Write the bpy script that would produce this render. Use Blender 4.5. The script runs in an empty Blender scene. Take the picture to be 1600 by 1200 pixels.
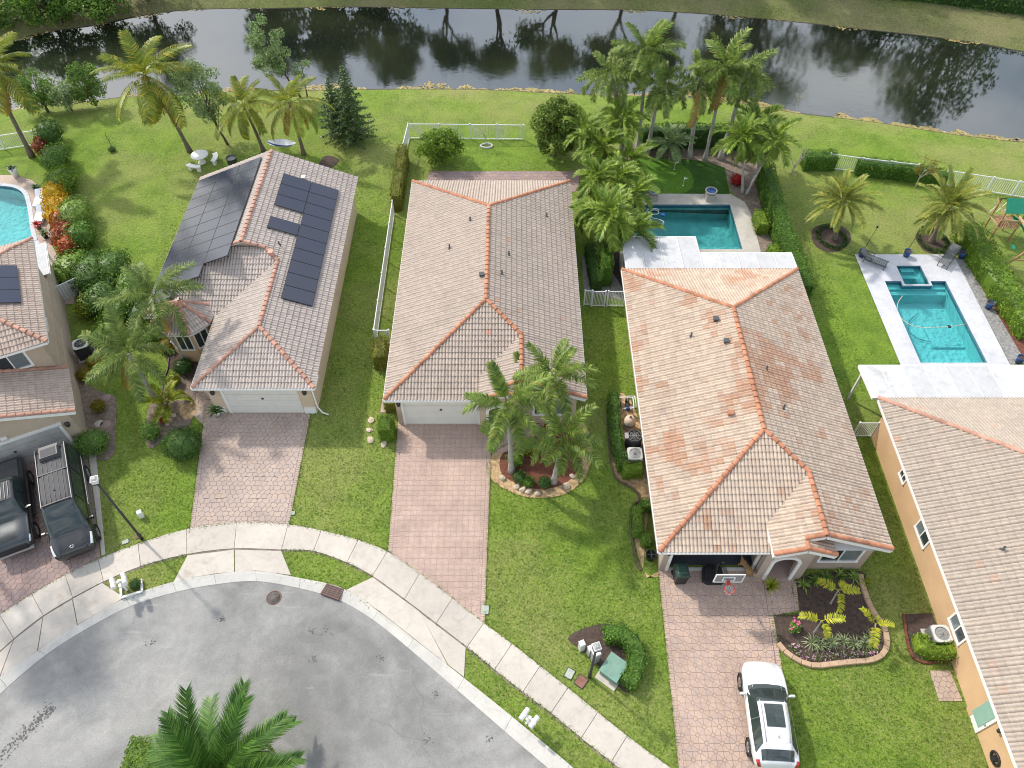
import bpy, bmesh, math, random
import numpy as np
from mathutils import Vector, Matrix, noise
from mathutils.geometry import tessellate_polygon, delaunay_2d_cdt

random.seed(7)
rng = np.random.default_rng(7)
sc = bpy.context.scene
col = sc.collection
R = math.radians

# ---------------------------------------------------------------- camera
cam_d = bpy.data.cameras.new("camera")
cam = bpy.data.objects.new("camera", cam_d)
col.objects.link(cam)
CAM = Vector((0.0, 0.0, 35.0))
cam.location = CAM
cam.rotation_euler = (R(90 - 51.25), 0, 0)
cam_d.sensor_width = 36.0
cam_d.lens = 36.0 * 1196 / 1600
cam_d.clip_start = 0.5
cam_d.clip_end = 2000
sc.camera = cam

# ---------------------------------------------------------------- sky and sun
SUN_TO = Vector((-4.75, 3.95, 5.75)).normalized()      # towards the sun
el = math.asin(SUN_TO.z)
az = math.atan2(SUN_TO.x, SUN_TO.y)
world = bpy.data.worlds.new("World")
sc.world = world
world.use_nodes = True
wn, wl = world.node_tree.nodes, world.node_tree.links
wn.clear()
w_out = wn.new('ShaderNodeOutputWorld')
w_bg = wn.new('ShaderNodeBackground')
w_sky = wn.new('ShaderNodeTexSky')
w_sky.sky_type = 'NISHITA'
w_sky.sun_disc = False
w_sky.sun_elevation = el
w_sky.sun_rotation = az
w_sky.air_density = 1.3
w_sky.dust_density = 2.0
w_bg.inputs['Strength'].default_value = 0.15
w_tc = wn.new('ShaderNodeTexCoord')
w_map = wn.new('ShaderNodeMapping')
w_map.inputs['Scale'].default_value = (1.0, 1.0, 2.2)
w_noise = wn.new('ShaderNodeTexNoise')
w_noise.inputs['Scale'].default_value = 2.6
w_noise.inputs['Detail'].default_value = 7
w_noise.inputs['Roughness'].default_value = 0.58
w_ramp = wn.new('ShaderNodeValToRGB')
w_ramp.color_ramp.elements[0].position = 0.42
w_ramp.color_ramp.elements[0].color = (0.12, 0.12, 0.12, 1)
w_ramp.color_ramp.elements[1].position = 0.66
w_ramp.color_ramp.elements[1].color = (0.85, 0.85, 0.85, 1)
w_mix = wn.new('ShaderNodeMixRGB')
w_mix.inputs['Color2'].default_value = (8.6, 8.8, 9.0, 1)
wl.new(w_tc.outputs['Generated'], w_map.inputs['Vector'])
wl.new(w_map.outputs['Vector'], w_noise.inputs['Vector'])
wl.new(w_noise.outputs['Fac'], w_ramp.inputs['Fac'])
wl.new(w_ramp.outputs['Color'], w_mix.inputs['Fac'])
wl.new(w_sky.outputs['Color'], w_mix.inputs['Color1'])
wl.new(w_mix.outputs['Color'], w_bg.inputs['Color'])
wl.new(w_bg.outputs['Background'], w_out.inputs['Surface'])

sun_d = bpy.data.lights.new("sun", 'SUN')
sun_d.energy = 2.75
sun_d.angle = R(2.2)
sun_d.color = (1.0, 0.94, 0.84)
sun = bpy.data.objects.new("sun", sun_d)
sun.rotation_euler = (-SUN_TO).to_track_quat('-Z', 'Y').to_euler()
sun.location = (-40, 34, 60)
col.objects.link(sun)

vs = sc.view_settings
vs.view_transform = 'Standard'
vs.look = 'None'
vs.gamma = 1
vs.exposure = 0.5
vs.use_curve_mapping = False
sc.cycles.filter_width = 1.05
sc.cycles.max_bounces = 8
sc.cycles.transparent_max_bounces = 16

# ---------------------------------------------------------------- materials
class N:
    """small helper round a node tree"""
    def __init__(s, name):
        s.m = bpy.data.materials.new(name)
        s.m.use_nodes = True
        s.t = s.m.node_tree
        s.t.nodes.clear()
        s.out = s.new('ShaderNodeOutputMaterial')
    def new(s, k, **kw):
        n = s.t.nodes.new(k)
        for a, b in kw.items():
            setattr(n, a, b)
        return n
    def link(s, a, b):
        s.t.links.new(a, b)
    def pos(s):
        if not hasattr(s, '_p'):
            s._p = s.new('ShaderNodeNewGeometry')
        return s._p.outputs['Position']
    def noise(s, scale, detail=3, rough=0.55, vec=None, dist=0):
        n = s.new('ShaderNodeTexNoise')
        n.inputs['Scale'].default_value = scale
        n.inputs['Detail'].default_value = detail
        n.inputs['Roughness'].default_value = rough
        n.inputs['Distortion'].default_value = dist
        s.link(vec or s.pos(), n.inputs['Vector'])
        return n.outputs['Fac']
    def ramp(s, fac, stops):
        r = s.new('ShaderNodeValToRGB')
        e = r.color_ramp.elements
        while len(e) < len(stops):
            e.new(0.5)
        for k, (p, c) in enumerate(stops):
            e[k].position = p
            e[k].color = (c[0], c[1], c[2], 1) if hasattr(c, '__len__') else (c, c, c, 1)
        s.link(fac, r.inputs['Fac'])
        return r.outputs['Color']
    def mix(s, a, b, fac, mode='MIX'):
        n = s.new('ShaderNodeMixRGB', blend_type=mode)
        for sock, v in ((n.inputs['Color1'], a), (n.inputs['Color2'], b), (n.inputs['Fac'], fac)):
            if hasattr(v, 'is_linked'):
                s.link(v, sock)
            elif hasattr(v, '__len__'):
                sock.default_value = (v[0], v[1], v[2], 1)
            else:
                sock.default_value = v
        return n.outputs['Color']
    def math(s, op, a, b=0.0):
        n = s.new('ShaderNodeMath', operation=op)
        for sock, v in ((n.inputs[0], a), (n.inputs[1], b)):
            if hasattr(v, 'is_linked'):
                s.link(v, sock)
            else:
                sock.default_value = v
        return n.outputs[0]
    def bump(s, h, strength=0.4, dist=0.02):
        b = s.new('ShaderNodeBump')
        if hasattr(strength, 'is_linked'):
            s.link(strength, b.inputs['Strength'])
        else:
            b.inputs['Strength'].default_value = strength
        b.inputs['Distance'].default_value = dist
        s.link(h, b.inputs['Height'])
        return b.outputs['Normal']
    def principled(s, color, rough=0.7, metal=0.0, spec=0.4, normal=None, **kw):
        p = s.new('ShaderNodeBsdfPrincipled')
        if hasattr(color, 'is_linked'):
            s.link(color, p.inputs['Base Color'])
        else:
            p.inputs['Base Color'].default_value = (*color, 1)
        if hasattr(rough, 'is_linked'):
            s.link(rough, p.inputs['Roughness'])
        else:
            p.inputs['Roughness'].default_value = rough
        p.inputs['Metallic'].default_value = metal
        p.inputs['Specular IOR Level'].default_value = spec
        if normal is not None:
            s.link(normal, p.inputs['Normal'])
        for k, v in kw.items():
            p.inputs[k.replace('_', ' ')].default_value = v
        s.link(p.outputs[0], s.out.inputs['Surface'])
        return p

def simple(name, rgb, rough=0.7, var=0.18, scale=3.0, fine=40.0, bump=0.15, metal=0.0, spec=0.4, island=0.0, **kw):
    n = N(name)
    c1 = tuple(max(0, x * (1 - var)) for x in rgb)
    c2 = tuple(min(1, x * (1 + var)) for x in rgb)
    c = n.ramp(n.noise(scale, 5), [(0.3, c1), (0.7, c2)])
    f = n.noise(fine, 3)
    c = n.mix(c, n.ramp(f, [(0.25, 0.78), (0.75, 1.2)]), min(1, var * 2.0), 'MULTIPLY')
    if island:
        r = n.new('ShaderNodeObjectInfo').outputs['Random']
        g = n.new('ShaderNodeNewGeometry').outputs['Random Per Island']
        q = n.math('FRACT', n.math('ADD', r, g))
        c = n.mix(c, n.ramp(q, [(0, 1 - island), (1, 1 + island)]), 1.0, 'MULTIPLY')
    n.principled(c, rough, metal, spec, n.bump(f, bump, 0.01) if bump else None, **kw)
    return n.m

def leaf(name, dark, light, tip=None, trans=0.3, gloss=0.3, rough=0.45):
    """foliage: hue and value vary per leaf, some light passes through"""
    n = N(name)
    g = n.new('ShaderNodeNewGeometry')
    o = n.new('ShaderNodeObjectInfo')
    q = n.math('FRACT', n.math('ADD', g.outputs['Random Per Island'], o.outputs['Random']))
    stops = [(0.0, dark), (0.75, light)]
    if tip:
        stops.append((1.0, tip))
    c = n.ramp(q, stops)
    c = n.mix(c, n.ramp(n.noise(1.2, 3), [(0.3, 0.75), (0.7, 1.25)]), 1.0, 'MULTIPLY')
    p = n.principled(c, rough, 0.0, gloss)
    t = n.new('ShaderNodeBsdfTranslucent')
    n.link(n.mix(c, (1.0, 1.1, 0.5), 0.4, 'MULTIPLY'), t.inputs['Color'])
    m = n.new('ShaderNodeMixShader')
    m.inputs['Fac'].default_value = trans
    n.link(p.outputs[0], m.inputs[1])
    n.link(t.outputs[0], m.inputs[2])
    n.link(m.outputs[0], n.out.inputs['Surface'])
    return n.m

M = {}

def grass(name, lush, bright, dry, dryness=0.45):
    n = N(name)
    big = n.noise(0.11, 3, 0.6)
    mid = n.noise(0.75, 5, 0.65, dist=0.6)
    sm = n.noise(5.0, 4, 0.7)
    fine = n.noise(9.5, 5, 0.8)
    c = n.ramp(mid, [(0.34, lush), (0.62, bright)])
    c = n.mix(c, n.ramp(sm, [(0.3, lush), (0.7, bright)]), 0.45)
    c = n.mix(c, dry, n.ramp(n.math('ADD', n.math('MULTIPLY', big, 0.6), n.math('MULTIPLY', sm, 0.4)), [(dryness, 0), (dryness + 0.2, 0.75)]))
    c = n.mix(c, n.ramp(fine, [(0.32, 0.55), (0.5, 1.0), (0.68, 1.4)]), 1.0, 'MULTIPLY')
    h = n.math('ADD', n.math('MULTIPLY', sm, 0.6), fine)
    n.principled(c, 0.85, 0, 0.15, n.bump(h, 0.9, 0.10))
    return n.m

M['grass'] = grass('grass', (0.086, 0.160, 0.021), (0.212, 0.315, 0.040), (0.315, 0.290, 0.118), 0.44)
M['far_grass'] = grass('far_grass', (0.085, 0.115, 0.03), (0.165, 0.195, 0.055), (0.25, 0.215, 0.12), 0.40)
M['green'] = grass('putting_turf', (0.085, 0.195, 0.022), (0.12, 0.245, 0.03), (0.08, 0.17, 0.02), 0.9)
M['green_dark'] = grass('fringe_turf', (0.035, 0.09, 0.015), (0.055, 0.125, 0.02), (0.05, 0.11, 0.02), 0.9)

def asphalt():
    n = N('asphalt')
    base = n.ramp(n.noise(0.16, 5, 0.6, dist=0.8), [(0.3, (0.205, 0.203, 0.198)), (0.5, (0.25, 0.247, 0.237)), (0.72, (0.30, 0.292, 0.277))])
    base = n.mix(base, n.ramp(n.noise(1.1, 6, 0.7, dist=1.2), [(0.35, 0.86), (0.65, 1.1)]), 0.8, 'MULTIPLY')
    stain = n.ramp(n.noise(2.1, 6, 0.75), [(0.70, 0), (0.80, 0.35)])
    base = n.mix(base, (0.05, 0.05, 0.05), stain)
    spots = n.ramp(n.noise(6.0, 3, 0.6), [(0.72, 0), (0.78, 0.5)])
    base = n.mix(base, (0.06, 0.06, 0.06), n.math('MULTIPLY', spots, n.ramp(n.noise(0.5, 3, 0.6), [(0.48, 0), (0.6, 1)])))
    base = n.mix(base, n.ramp(n.noise(0.085, 4, 0.7, dist=1.5), [(0.38, 0.76), (0.54, 1.10)]), 0.95, 'MULTIPLY')
    st = n.new('ShaderNodeMapping')
    st.inputs['Rotation'].default_value = (0, 0, R(38))
    st.inputs['Scale'].default_value = (0.25, 2.6, 1)
    n.link(n.pos(), st.inputs['Vector'])
    base = n.mix(base, (0.36, 0.355, 0.34), n.ramp(n.noise(1.0, 5, 0.7, vec=st.outputs[0]), [(0.62, 0), (0.72, 0.5)]))
    v = n.new('ShaderNodeTexVoronoi', feature='DISTANCE_TO_EDGE')
    v.inputs['Scale'].default_value = 0.17
    wv = n.new('ShaderNodeMixRGB')
    wv.inputs['Fac'].default_value = 0.5
    nz = n.new('ShaderNodeTexNoise')
    nz.inputs['Scale'].default_value = 0.9
    nz.inputs['Detail'].default_value = 6
    n.link(n.pos(), nz.inputs['Vector'])
    n.link(n.pos(), wv.inputs['Color1'])
    vm = n.new('ShaderNodeVectorMath', operation='ADD')
    n.link(n.pos(), vm.inputs[0])
    n.link(nz.outputs['Color'], vm.inputs[1])
    n.link(vm.outputs[0], v.inputs['Vector'])
    crack = n.ramp(v.outputs['Distance'], [(0.0, 0.32), (0.006, 0)])
    base = n.mix(base, (0.07, 0.07, 0.07), n.math('MULTIPLY', crack, n.ramp(n.noise(0.35, 2), [(0.5, 0), (0.6, 1)])))
    fine = n.noise(30, 4, 0.8)
    base = n.mix(base, n.ramp(fine, [(0.3, 0.72), (0.7, 1.28)]), 1.0, 'MULTIPLY')
    n.principled(base, 0.9, 0, 0.25, n.bump(fine, 0.3, 0.01))
    return n.m
M['asphalt'] = asphalt()

def concrete(name, rgb, stain=(0.55, 0.5, 0.45)):
    n = N(name)
    c = n.ramp(n.noise(0.5, 5, 0.65), [(0.3, tuple(x * 0.9 for x in rgb)), (0.7, tuple(min(1, x * 1.07) for x in rgb))])
    c = n.mix(c, n.ramp(n.noise(2.6, 6, 0.7, dist=0.8), [(0.32, 0.82), (0.5, 1.0), (0.7, 1.05)]), 0.75, 'MULTIPLY')
    c = n.mix(c, tuple(a * b for a, b in zip(rgb, stain)), n.ramp(n.noise(0.42, 6, 0.7), [(0.6, 0), (0.72, 0.55)]))
    g = n.new('ShaderNodeNewGeometry')
    o = n.new('ShaderNodeObjectInfo')
    q = n.math('FRACT', n.math('ADD', g.outputs['Random Per Island'], o.outputs['Random']))
    c = n.mix(c, n.ramp(q, [(0, 0.93), (1, 1.05)]), 1.0, 'MULTIPLY')
    f = n.noise(45, 3)
    c = n.mix(c, n.ramp(f, [(0.3, 0.92), (0.7, 1.06)]), 1.0, 'MULTIPLY')
    n.principled(c, 0.85, 0, 0.3, n.bump(f, 0.15, 0.008))
    return n.m
M['concrete'] = concrete('concrete', (0.50, 0.455, 0.40))
M['curb'] = concrete('curb_concrete', (0.52, 0.50, 0.46), (0.7, 0.68, 0.64))
M['pool_deck'] = concrete('pale_deck_concrete', (0.46, 0.43, 0.38), (0.75, 0.7, 0.65))
M['marble'] = concrete('pale_stone_deck', (0.52, 0.525, 0.555), (0.84, 0.84, 0.87))

def paver(name, cols):
    n = N(name)
    g = n.new('ShaderNodeNewGeometry')
    o = n.new('ShaderNodeObjectInfo')
    q = n.math('FRACT', n.math('ADD', g.outputs['Random Per Island'], o.outputs['Random']))
    c = n.ramp(q, [(k / (len(cols) - 1), x) for k, x in enumerate(cols)])
    c = n.mix(c, n.ramp(n.noise(0.45, 5, 0.65, dist=0.7), [(0.3, 0.82), (0.7, 1.12)]), 1.0, 'MULTIPLY')
    f = n.noise(50, 3)
    c = n.mix(c, n.ramp(f, [(0.3, 0.88), (0.7, 1.1)]), 1.0, 'MULTIPLY')
    n.principled(c, 0.85, 0, 0.3, n.bump(f, 0.2, 0.008))
    return n.m
M['paver_pink'] = paver('pink_paver', [(0.455, 0.335, 0.275), (0.485, 0.36, 0.30), (0.435, 0.32, 0.275), (0.47, 0.345, 0.28)])
M['paver_tan'] = paver('rose_paver', [(0.435, 0.32, 0.255), (0.47, 0.345, 0.275), (0.40, 0.305, 0.265), (0.455, 0.33, 0.26)])
M['paver_grey'] = paver('grey_rose_paver', [(0.42, 0.335, 0.285), (0.39, 0.315, 0.28), (0.44, 0.345, 0.285), (0.41, 0.33, 0.295), (0.435, 0.325, 0.265)])
M['paver_red'] = paver('red_paver', [(0.31, 0.225, 0.20), (0.28, 0.215, 0.205), (0.34, 0.24, 0.205), (0.265, 0.205, 0.20)])
M['paver_sand'] = paver('sand_paver', [(0.45, 0.35, 0.28), (0.40, 0.31, 0.26), (0.48, 0.38, 0.31)])
M['joint'] = simple('joint_sand', (0.22, 0.178, 0.152), 0.95, 0.2, 4, 30, 0.1)

def tile_mat():
    n = N('roof_tile_clay')
    a = n.new('ShaderNodeAttribute', attribute_name='tcol', attribute_type='GEOMETRY')
    b = n.new('ShaderNodeAttribute', attribute_name='tcol', attribute_type='OBJECT')
    c = n.mix(a.outputs['Color'], b.outputs['Color'], 1.0, 'ADD')
    c = n.mix(c, n.ramp(n.noise(5.0, 5, 0.7), [(0.3, 0.84), (0.7, 1.12)]), 1.0, 'MULTIPLY')
    c = n.mix(c, n.ramp(n.noise(0.45, 6, 0.75, dist=0.6), [(0.34, 0.90), (0.52, 1.03)]), 0.8, 'MULTIPLY')
    c = n.mix(c, (0.10, 0.085, 0.075), n.ramp(n.noise(2.4, 6, 0.75), [(0.66, 0), (0.76, 0.35)]))
    f = n.noise(35, 3)
    c = n.mix(c, n.ramp(f, [(0.3, 0.9), (0.7, 1.08)]), 1.0, 'MULTIPLY')
    n.principled(c, 0.8, 0, 0.3, n.bump(f, 0.15, 0.008))
    return n.m
M['tile'] = tile_mat()
M['underlay'] = simple('roof_underlay', (0.12, 0.105, 0.095), 0.95)
M['cap'] = simple('terracotta_cap', (0.41, 0.180, 0.102), 0.8, 0.28, 1.5, 25, 0.1, island=0.14)
M['cap_pale'] = simple('faded_terracotta_cap', (0.44, 0.24, 0.175), 0.8, 0.28, 1.5, 25, 0.1, island=0.18)
M['stucco_tan'] = simple('tan_stucco', (0.55, 0.375, 0.215), 0.9, 0.09, 0.7, 22, 0.35)
M['stucco_taupe'] = simple('taupe_stucco', (0.40, 0.325, 0.27), 0.9, 0.09, 0.7, 22, 0.35)
M['stucco_cream'] = simple('cream_stucco', (0.60, 0.47, 0.34), 0.9, 0.09, 0.7, 22, 0.35)
M['stucco_orange'] = simple('apricot_stucco', (0.57, 0.375, 0.215), 0.9, 0.09, 0.7, 22, 0.35)
M['stucco_beige'] = simple('beige_stucco', (0.47, 0.375, 0.285), 0.9, 0.09, 0.7, 22, 0.35)
M['white'] = simple('white_paint', (0.78, 0.77, 0.74), 0.5, 0.04, 2, 40, 0.03)
M['door_grey'] = simple('shaded_door_paint', (0.45, 0.445, 0.42), 0.6, 0.10, 1.5, 30, 0.03)  # greyer than the other doors: the shade on this front is mixed into the paint
M['offwhite'] = simple('offwhite_door_paint', (0.70, 0.68, 0.62), 0.5, 0.04, 2, 40, 0.03)
M['gutter'] = simple('white_gutter_metal', (0.74, 0.73, 0.70), 0.4, 0.05, 2, 40, 0.0)
M['patio_white'] = concrete('white_roof_panel', (0.49, 0.495, 0.505), (0.55, 0.52, 0.48))
M['fence'] = simple('white_aluminium', (0.72, 0.73, 0.74), 0.4, 0.04, 2, 40, 0.0)
M['black'] = simple('black_plastic', (0.022, 0.022, 0.024), 0.5, 0.2, 5, 40, 0.05)
M['darkgrey'] = simple('dark_grey_metal', (0.07, 0.072, 0.075), 0.5, 0.15, 5, 40, 0.05)
M['grey'] = simple('grey_metal', (0.32, 0.32, 0.31), 0.5, 0.1, 5, 40, 0.05)
M['lightgrey'] = simple('light_grey_metal', (0.58, 0.58, 0.55), 0.5, 0.08, 5, 40, 0.03)
M['bronze'] = simple('dark_bronze_post', (0.035, 0.035, 0.034), 0.45, 0.15, 5, 40, 0.0)
M['rubber'] = simple('tyre_rubber', (0.02, 0.02, 0.02), 0.8, 0.15, 8, 40, 0.1)
M['rim'] = simple('alloy_rim', (0.55, 0.55, 0.56), 0.3, 0.05, 5, 40, 0.0, metal=0.9)
M['chrome'] = simple('chrome', (0.75, 0.75, 0.76), 0.15, 0.03, 5, 40, 0.0, metal=1.0)
M['blue_pot'] = simple('cobalt_glaze', (0.025, 0.075, 0.22), 0.25, 0.2, 4, 20, 0.0)
M['mulch'] = simple('dark_mulch', (0.072, 0.050, 0.040), 0.95, 0.35, 6, 35, 0.8)
M['mulch_red'] = simple('red_mulch', (0.15, 0.055, 0.035), 0.95, 0.35, 6, 35, 0.8)
M['mulch_grey'] = simple('grey_brown_mulch', (0.20, 0.155, 0.125), 0.95, 0.35, 5, 30, 0.8)
M['chips'] = simple('tan_wood_chips', (0.42, 0.29, 0.16), 0.95, 0.45, 5, 22, 0.8)
M['gravel'] = simple('grey_gravel', (0.24, 0.235, 0.23), 0.95, 0.4, 6, 28, 0.8)
M['edging'] = concrete('tan_edging', (0.47, 0.33, 0.22), (0.8, 0.75, 0.7))
M['wood'] = simple('cedar_wood', (0.36, 0.21, 0.11), 0.8, 0.25, 6, 40, 0.2)
M['wood_pale'] = simple('pale_timber', (0.50, 0.37, 0.20), 0.8, 0.2, 6, 40, 0.2)
M['bark'] = simple('brown_bark', (0.115, 0.085, 0.06), 0.95, 0.3, 6, 25, 0.7)
M['bark_grey'] = simple('grey_palm_bark', (0.36, 0.34, 0.31), 0.9, 0.2, 5, 18, 0.5)
M['bark_palm'] = simple('brown_palm_bark', (0.165, 0.135, 0.10), 0.95, 0.3, 6, 20, 0.7)
M['twig'] = simple('pale_dead_twig', (0.42, 0.38, 0.34), 0.9, 0.15, 6, 30, 0.1)
M['rock'] = simple('pale_rock', (0.50, 0.41, 0.31), 0.9, 0.25, 3, 20, 0.6)
M['slate'] = simple('dark_epoxy_floor', (0.055, 0.062, 0.075), 0.4, 0.12, 2, 40, 0.0)
M['dirt'] = simple('canal_bed', (0.06, 0.05, 0.035), 0.95)
M['utility_green'] = simple('faded_green_paint', (0.155, 0.275, 0.215), 0.55, 0.14, 2.2, 30, 0.05)
M['play_green'] = simple('green_plastic', (0.012, 0.20, 0.12), 0.45, 0.1, 3, 30, 0.0)
M['red_cover'] = simple('rust_brown_cover', (0.22, 0.105, 0.08), 0.8, 0.2, 4, 30, 0.1)
M['cover_grey'] = simple('pale_green_cover', (0.36, 0.40, 0.34), 0.8, 0.12, 4, 30, 0.1)
M['iron'] = simple('cast_iron', (0.12, 0.105, 0.095), 0.7, 0.25, 8, 30, 0.3)
M['rust'] = simple('rusty_grate', (0.15, 0.085, 0.07), 0.8, 0.3, 8, 30, 0.3)
M['glass_dark'] = simple('dark_window_glass', (0.030, 0.038, 0.045), 0.06, 0.1, 1.5, 20, 0.0, spec=0.9)
M['glass_green'] = simple('pale_green_frosted_glass', (0.26, 0.42, 0.36), 0.25, 0.06, 1.5, 20, 0.0, spec=0.6)
M['glass_grey'] = simple('grey_shaded_glass', (0.15, 0.18, 0.19), 0.08, 0.1, 1.5, 20, 0.0, spec=0.8)
M['tinted'] = simple('tinted_car_glass', (0.030, 0.042, 0.040), 0.04, 0.1, 1.5, 20, 0.0, spec=0.8)
M['car_white'] = simple('white_car_paint', (0.64, 0.65, 0.655), 0.25, 0.02, 2, 40, 0.0, spec=0.5, Coat_Weight=0.6, Coat_Roughness=0.05)
M['car_black'] = simple('black_car_paint', (0.010, 0.011, 0.012), 0.3, 0.05, 2, 40, 0.0, spec=0.5, Coat_Weight=0.7, Coat_Roughness=0.06)
M['car_roof'] = simple('satin_grey_roof', (0.075, 0.075, 0.082), 0.65, 0.05, 2, 40, 0.0, spec=0.25)
M['car_slate'] = simple('dark_slate_car_paint', (0.035, 0.042, 0.048), 0.28, 0.05, 2, 40, 0.0, metal=0.5, Coat_Weight=0.7, Coat_Roughness=0.06)
M['lamp_glass'] = simple('headlamp_glass', (0.62, 0.64, 0.65), 0.1, 0.05, 5, 40, 0.0, spec=0.8)
M['tail_red'] = simple('tail_lamp_red', (0.42, 0.015, 0.015), 0.2, 0.05, 5, 40, 0.0, spec=0.7)
M['red_paint'] = simple('red_hoop_paint', (0.50, 0.05, 0.03), 0.5, 0.05, 5, 40, 0.0)
M['orange'] = simple('orange_ball', (0.55, 0.18, 0.04), 0.6, 0.1, 5, 40, 0.0)
M['cloth_white'] = simple('white_cloth', (0.74, 0.76, 0.78), 0.9, 0.06, 3, 40, 0.05)
M['cloth_blue'] = simple('navy_cloth', (0.025, 0.05, 0.16), 0.9, 0.1, 3, 40, 0.05)
M['sling'] = simple('grey_sling_fabric', (0.155, 0.165, 0.165), 0.8, 0.15, 3, 60, 0.1)
M['cushion'] = simple('pale_blue_cushion', (0.62, 0.68, 0.76), 0.9, 0.06, 3, 40, 0.05)
M['dog'] = simple('tan_fur', (0.36, 0.22, 0.10), 0.9, 0.2, 9, 60, 0.3)
M['pink'] = leaf('pink_petals', (0.55, 0.10, 0.20), (0.70, 0.22, 0.33), None, 0.2)
M['mauve'] = leaf('mauve_petals', (0.45, 0.16, 0.36), (0.62, 0.36, 0.52), (0.7, 0.6, 0.62), 0.2)

def solar(name, rgb, rough):
    n = N(name)
    c = n.mix(rgb, tuple(x * 1.25 for x in rgb), n.noise(1.5, 2))
    p = n.principled(c, rough, 0.0, 0.6, None)
    p.inputs['IOR'].default_value = 1.55
    return n.m
M['solar'] = solar('solar_cells', (0.016, 0.020, 0.040), 0.14)
M['solar_frame'] = simple('solar_frame', (0.02, 0.02, 0.025), 0.4, 0.1, 3, 40, 0.0)

def water():
    n = N('canal_water')
    w1 = n.noise(0.9, 4, 0.6)
    w2 = n.noise(5.5, 3, 0.6)
    h = n.math('ADD', w1, n.math('MULTIPLY', w2, 0.35))
    c = n.ramp(n.noise(0.12, 4), [(0.35, (0.010, 0.013, 0.010)), (0.65, (0.022, 0.026, 0.014))])
    p = n.principled(c, 0.035, 0, 0.5, n.bump(h, n.ramp(n.noise(0.06, 3), [(0.4, 0.03), (0.62, 0.22)]), 0.05))
    p.inputs['IOR'].default_value = 2.4
    return n.m
M['water'] = water()

def pool_water(name, tint, rip=0.5):
    n = N(name)
    h = n.noise(3.5, 3, 0.55)
    nb = n.bump(h, rip, 0.05)
    tr = n.new('ShaderNodeBsdfTransparent')
    tr.inputs['Color'].default_value = (*tint, 1)
    gl = n.new('ShaderNodeBsdfGlossy')
    gl.inputs['Roughness'].default_value = 0.03
    n.link(nb, gl.inputs['Normal'])
    fr = n.new('ShaderNodeFresnel')
    fr.inputs['IOR'].default_value = 1.33
    n.link(nb, fr.inputs['Normal'])
    m = n.new('ShaderNodeMixShader')
    n.link(fr.outputs[0], m.inputs['Fac'])
    n.link(tr.outputs[0], m.inputs[1])
    n.link(gl.outputs[0], m.inputs[2])
    n.link(m.outputs[0], n.out.inputs['Surface'])
    return n.m
M['pool_water'] = pool_water('clear_pool_water', (0.52, 0.91, 0.91))
M['pool_water_deep'] = pool_water('teal_pool_water', (0.50, 0.88, 0.88))
M['plaster'] = simple('aqua_plaster', (0.36, 0.64, 0.66), 0.8, 0.10, 0.5, 3, 0.0)
M['plaster_teal'] = simple('teal_plaster', (0.30, 0.52, 0.52), 0.8, 0.22, 0.45, 3, 0.0)
M['pool_tile'] = simple('blue_waterline_tile', (0.10, 0.19, 0.26), 0.3, 0.15, 6, 30, 0.0)

M['l_coconut'] = leaf('coconut_frond', (0.103, 0.158, 0.024), (0.261, 0.303, 0.034), (0.495, 0.372, 0.048))
M['l_coconut_dry'] = leaf('yellowing_frond', (0.260, 0.200, 0.035), (0.360, 0.240, 0.050), (0.300, 0.170, 0.060))
M['l_queen'] = leaf('queen_frond', (0.083, 0.146, 0.034), (0.212, 0.285, 0.069), (0.314, 0.354, 0.092))
M['l_royal'] = leaf('royal_frond', (0.074, 0.139, 0.025), (0.197, 0.279, 0.048), (0.329, 0.362, 0.071))
M['l_foxtail'] = leaf('foxtail_frond', (0.105, 0.179, 0.041), (0.264, 0.341, 0.089), (0.420, 0.454, 0.130))
M['l_manila'] = leaf('manila_frond', (0.091, 0.168, 0.022), (0.229, 0.328, 0.044), (0.377, 0.438, 0.072))
M['l_date'] = leaf('date_frond', (0.148, 0.216, 0.046), (0.337, 0.360, 0.072), (0.535, 0.468, 0.108))
M['l_island'] = leaf('island_palm_frond', (0.031, 0.094, 0.015), (0.094, 0.201, 0.031), (0.152, 0.265, 0.051))
M['l_gold'] = leaf('golden_palm_frond', (0.264, 0.312, 0.018), (0.480, 0.492, 0.036), (0.600, 0.504, 0.048))
M['l_hedge'] = leaf('hedge_leaf', (0.051, 0.123, 0.017), (0.123, 0.239, 0.032), (0.232, 0.334, 0.043))
M['l_hedge_bright'] = leaf('bright_hedge_leaf', (0.081, 0.163, 0.015), (0.181, 0.294, 0.027), (0.288, 0.375, 0.050))
M['l_hedge_olive'] = leaf('olive_hedge_leaf', (0.120, 0.144, 0.022), (0.228, 0.240, 0.036), (0.324, 0.264, 0.060))
M['l_dark'] = leaf('dark_leaf', (0.030, 0.074, 0.016), (0.074, 0.155, 0.030), (0.135, 0.230, 0.054))
M['l_mid'] = leaf('mid_green_leaf', (0.074, 0.155, 0.029), (0.184, 0.303, 0.054), (0.311, 0.422, 0.091))
M['l_grey'] = leaf('grey_green_leaf', (0.129, 0.209, 0.080), (0.298, 0.398, 0.169), (0.479, 0.578, 0.279))
M['l_round'] = leaf('broad_tree_leaf', (0.074, 0.142, 0.024), (0.189, 0.270, 0.047), (0.324, 0.351, 0.088))
M['l_pine'] = leaf('pine_needle', (0.026, 0.067, 0.018), (0.075, 0.141, 0.033), (0.133, 0.223, 0.045), trans=0.12)
M['l_yellow'] = leaf('yellow_croton_leaf', (0.462, 0.242, 0.011), (0.605, 0.396, 0.017), (0.638, 0.462, 0.033))
M['l_orange'] = leaf('orange_croton_leaf', (0.115, 0.040, 0.023), (0.437, 0.098, 0.029), (0.517, 0.184, 0.034))
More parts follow.
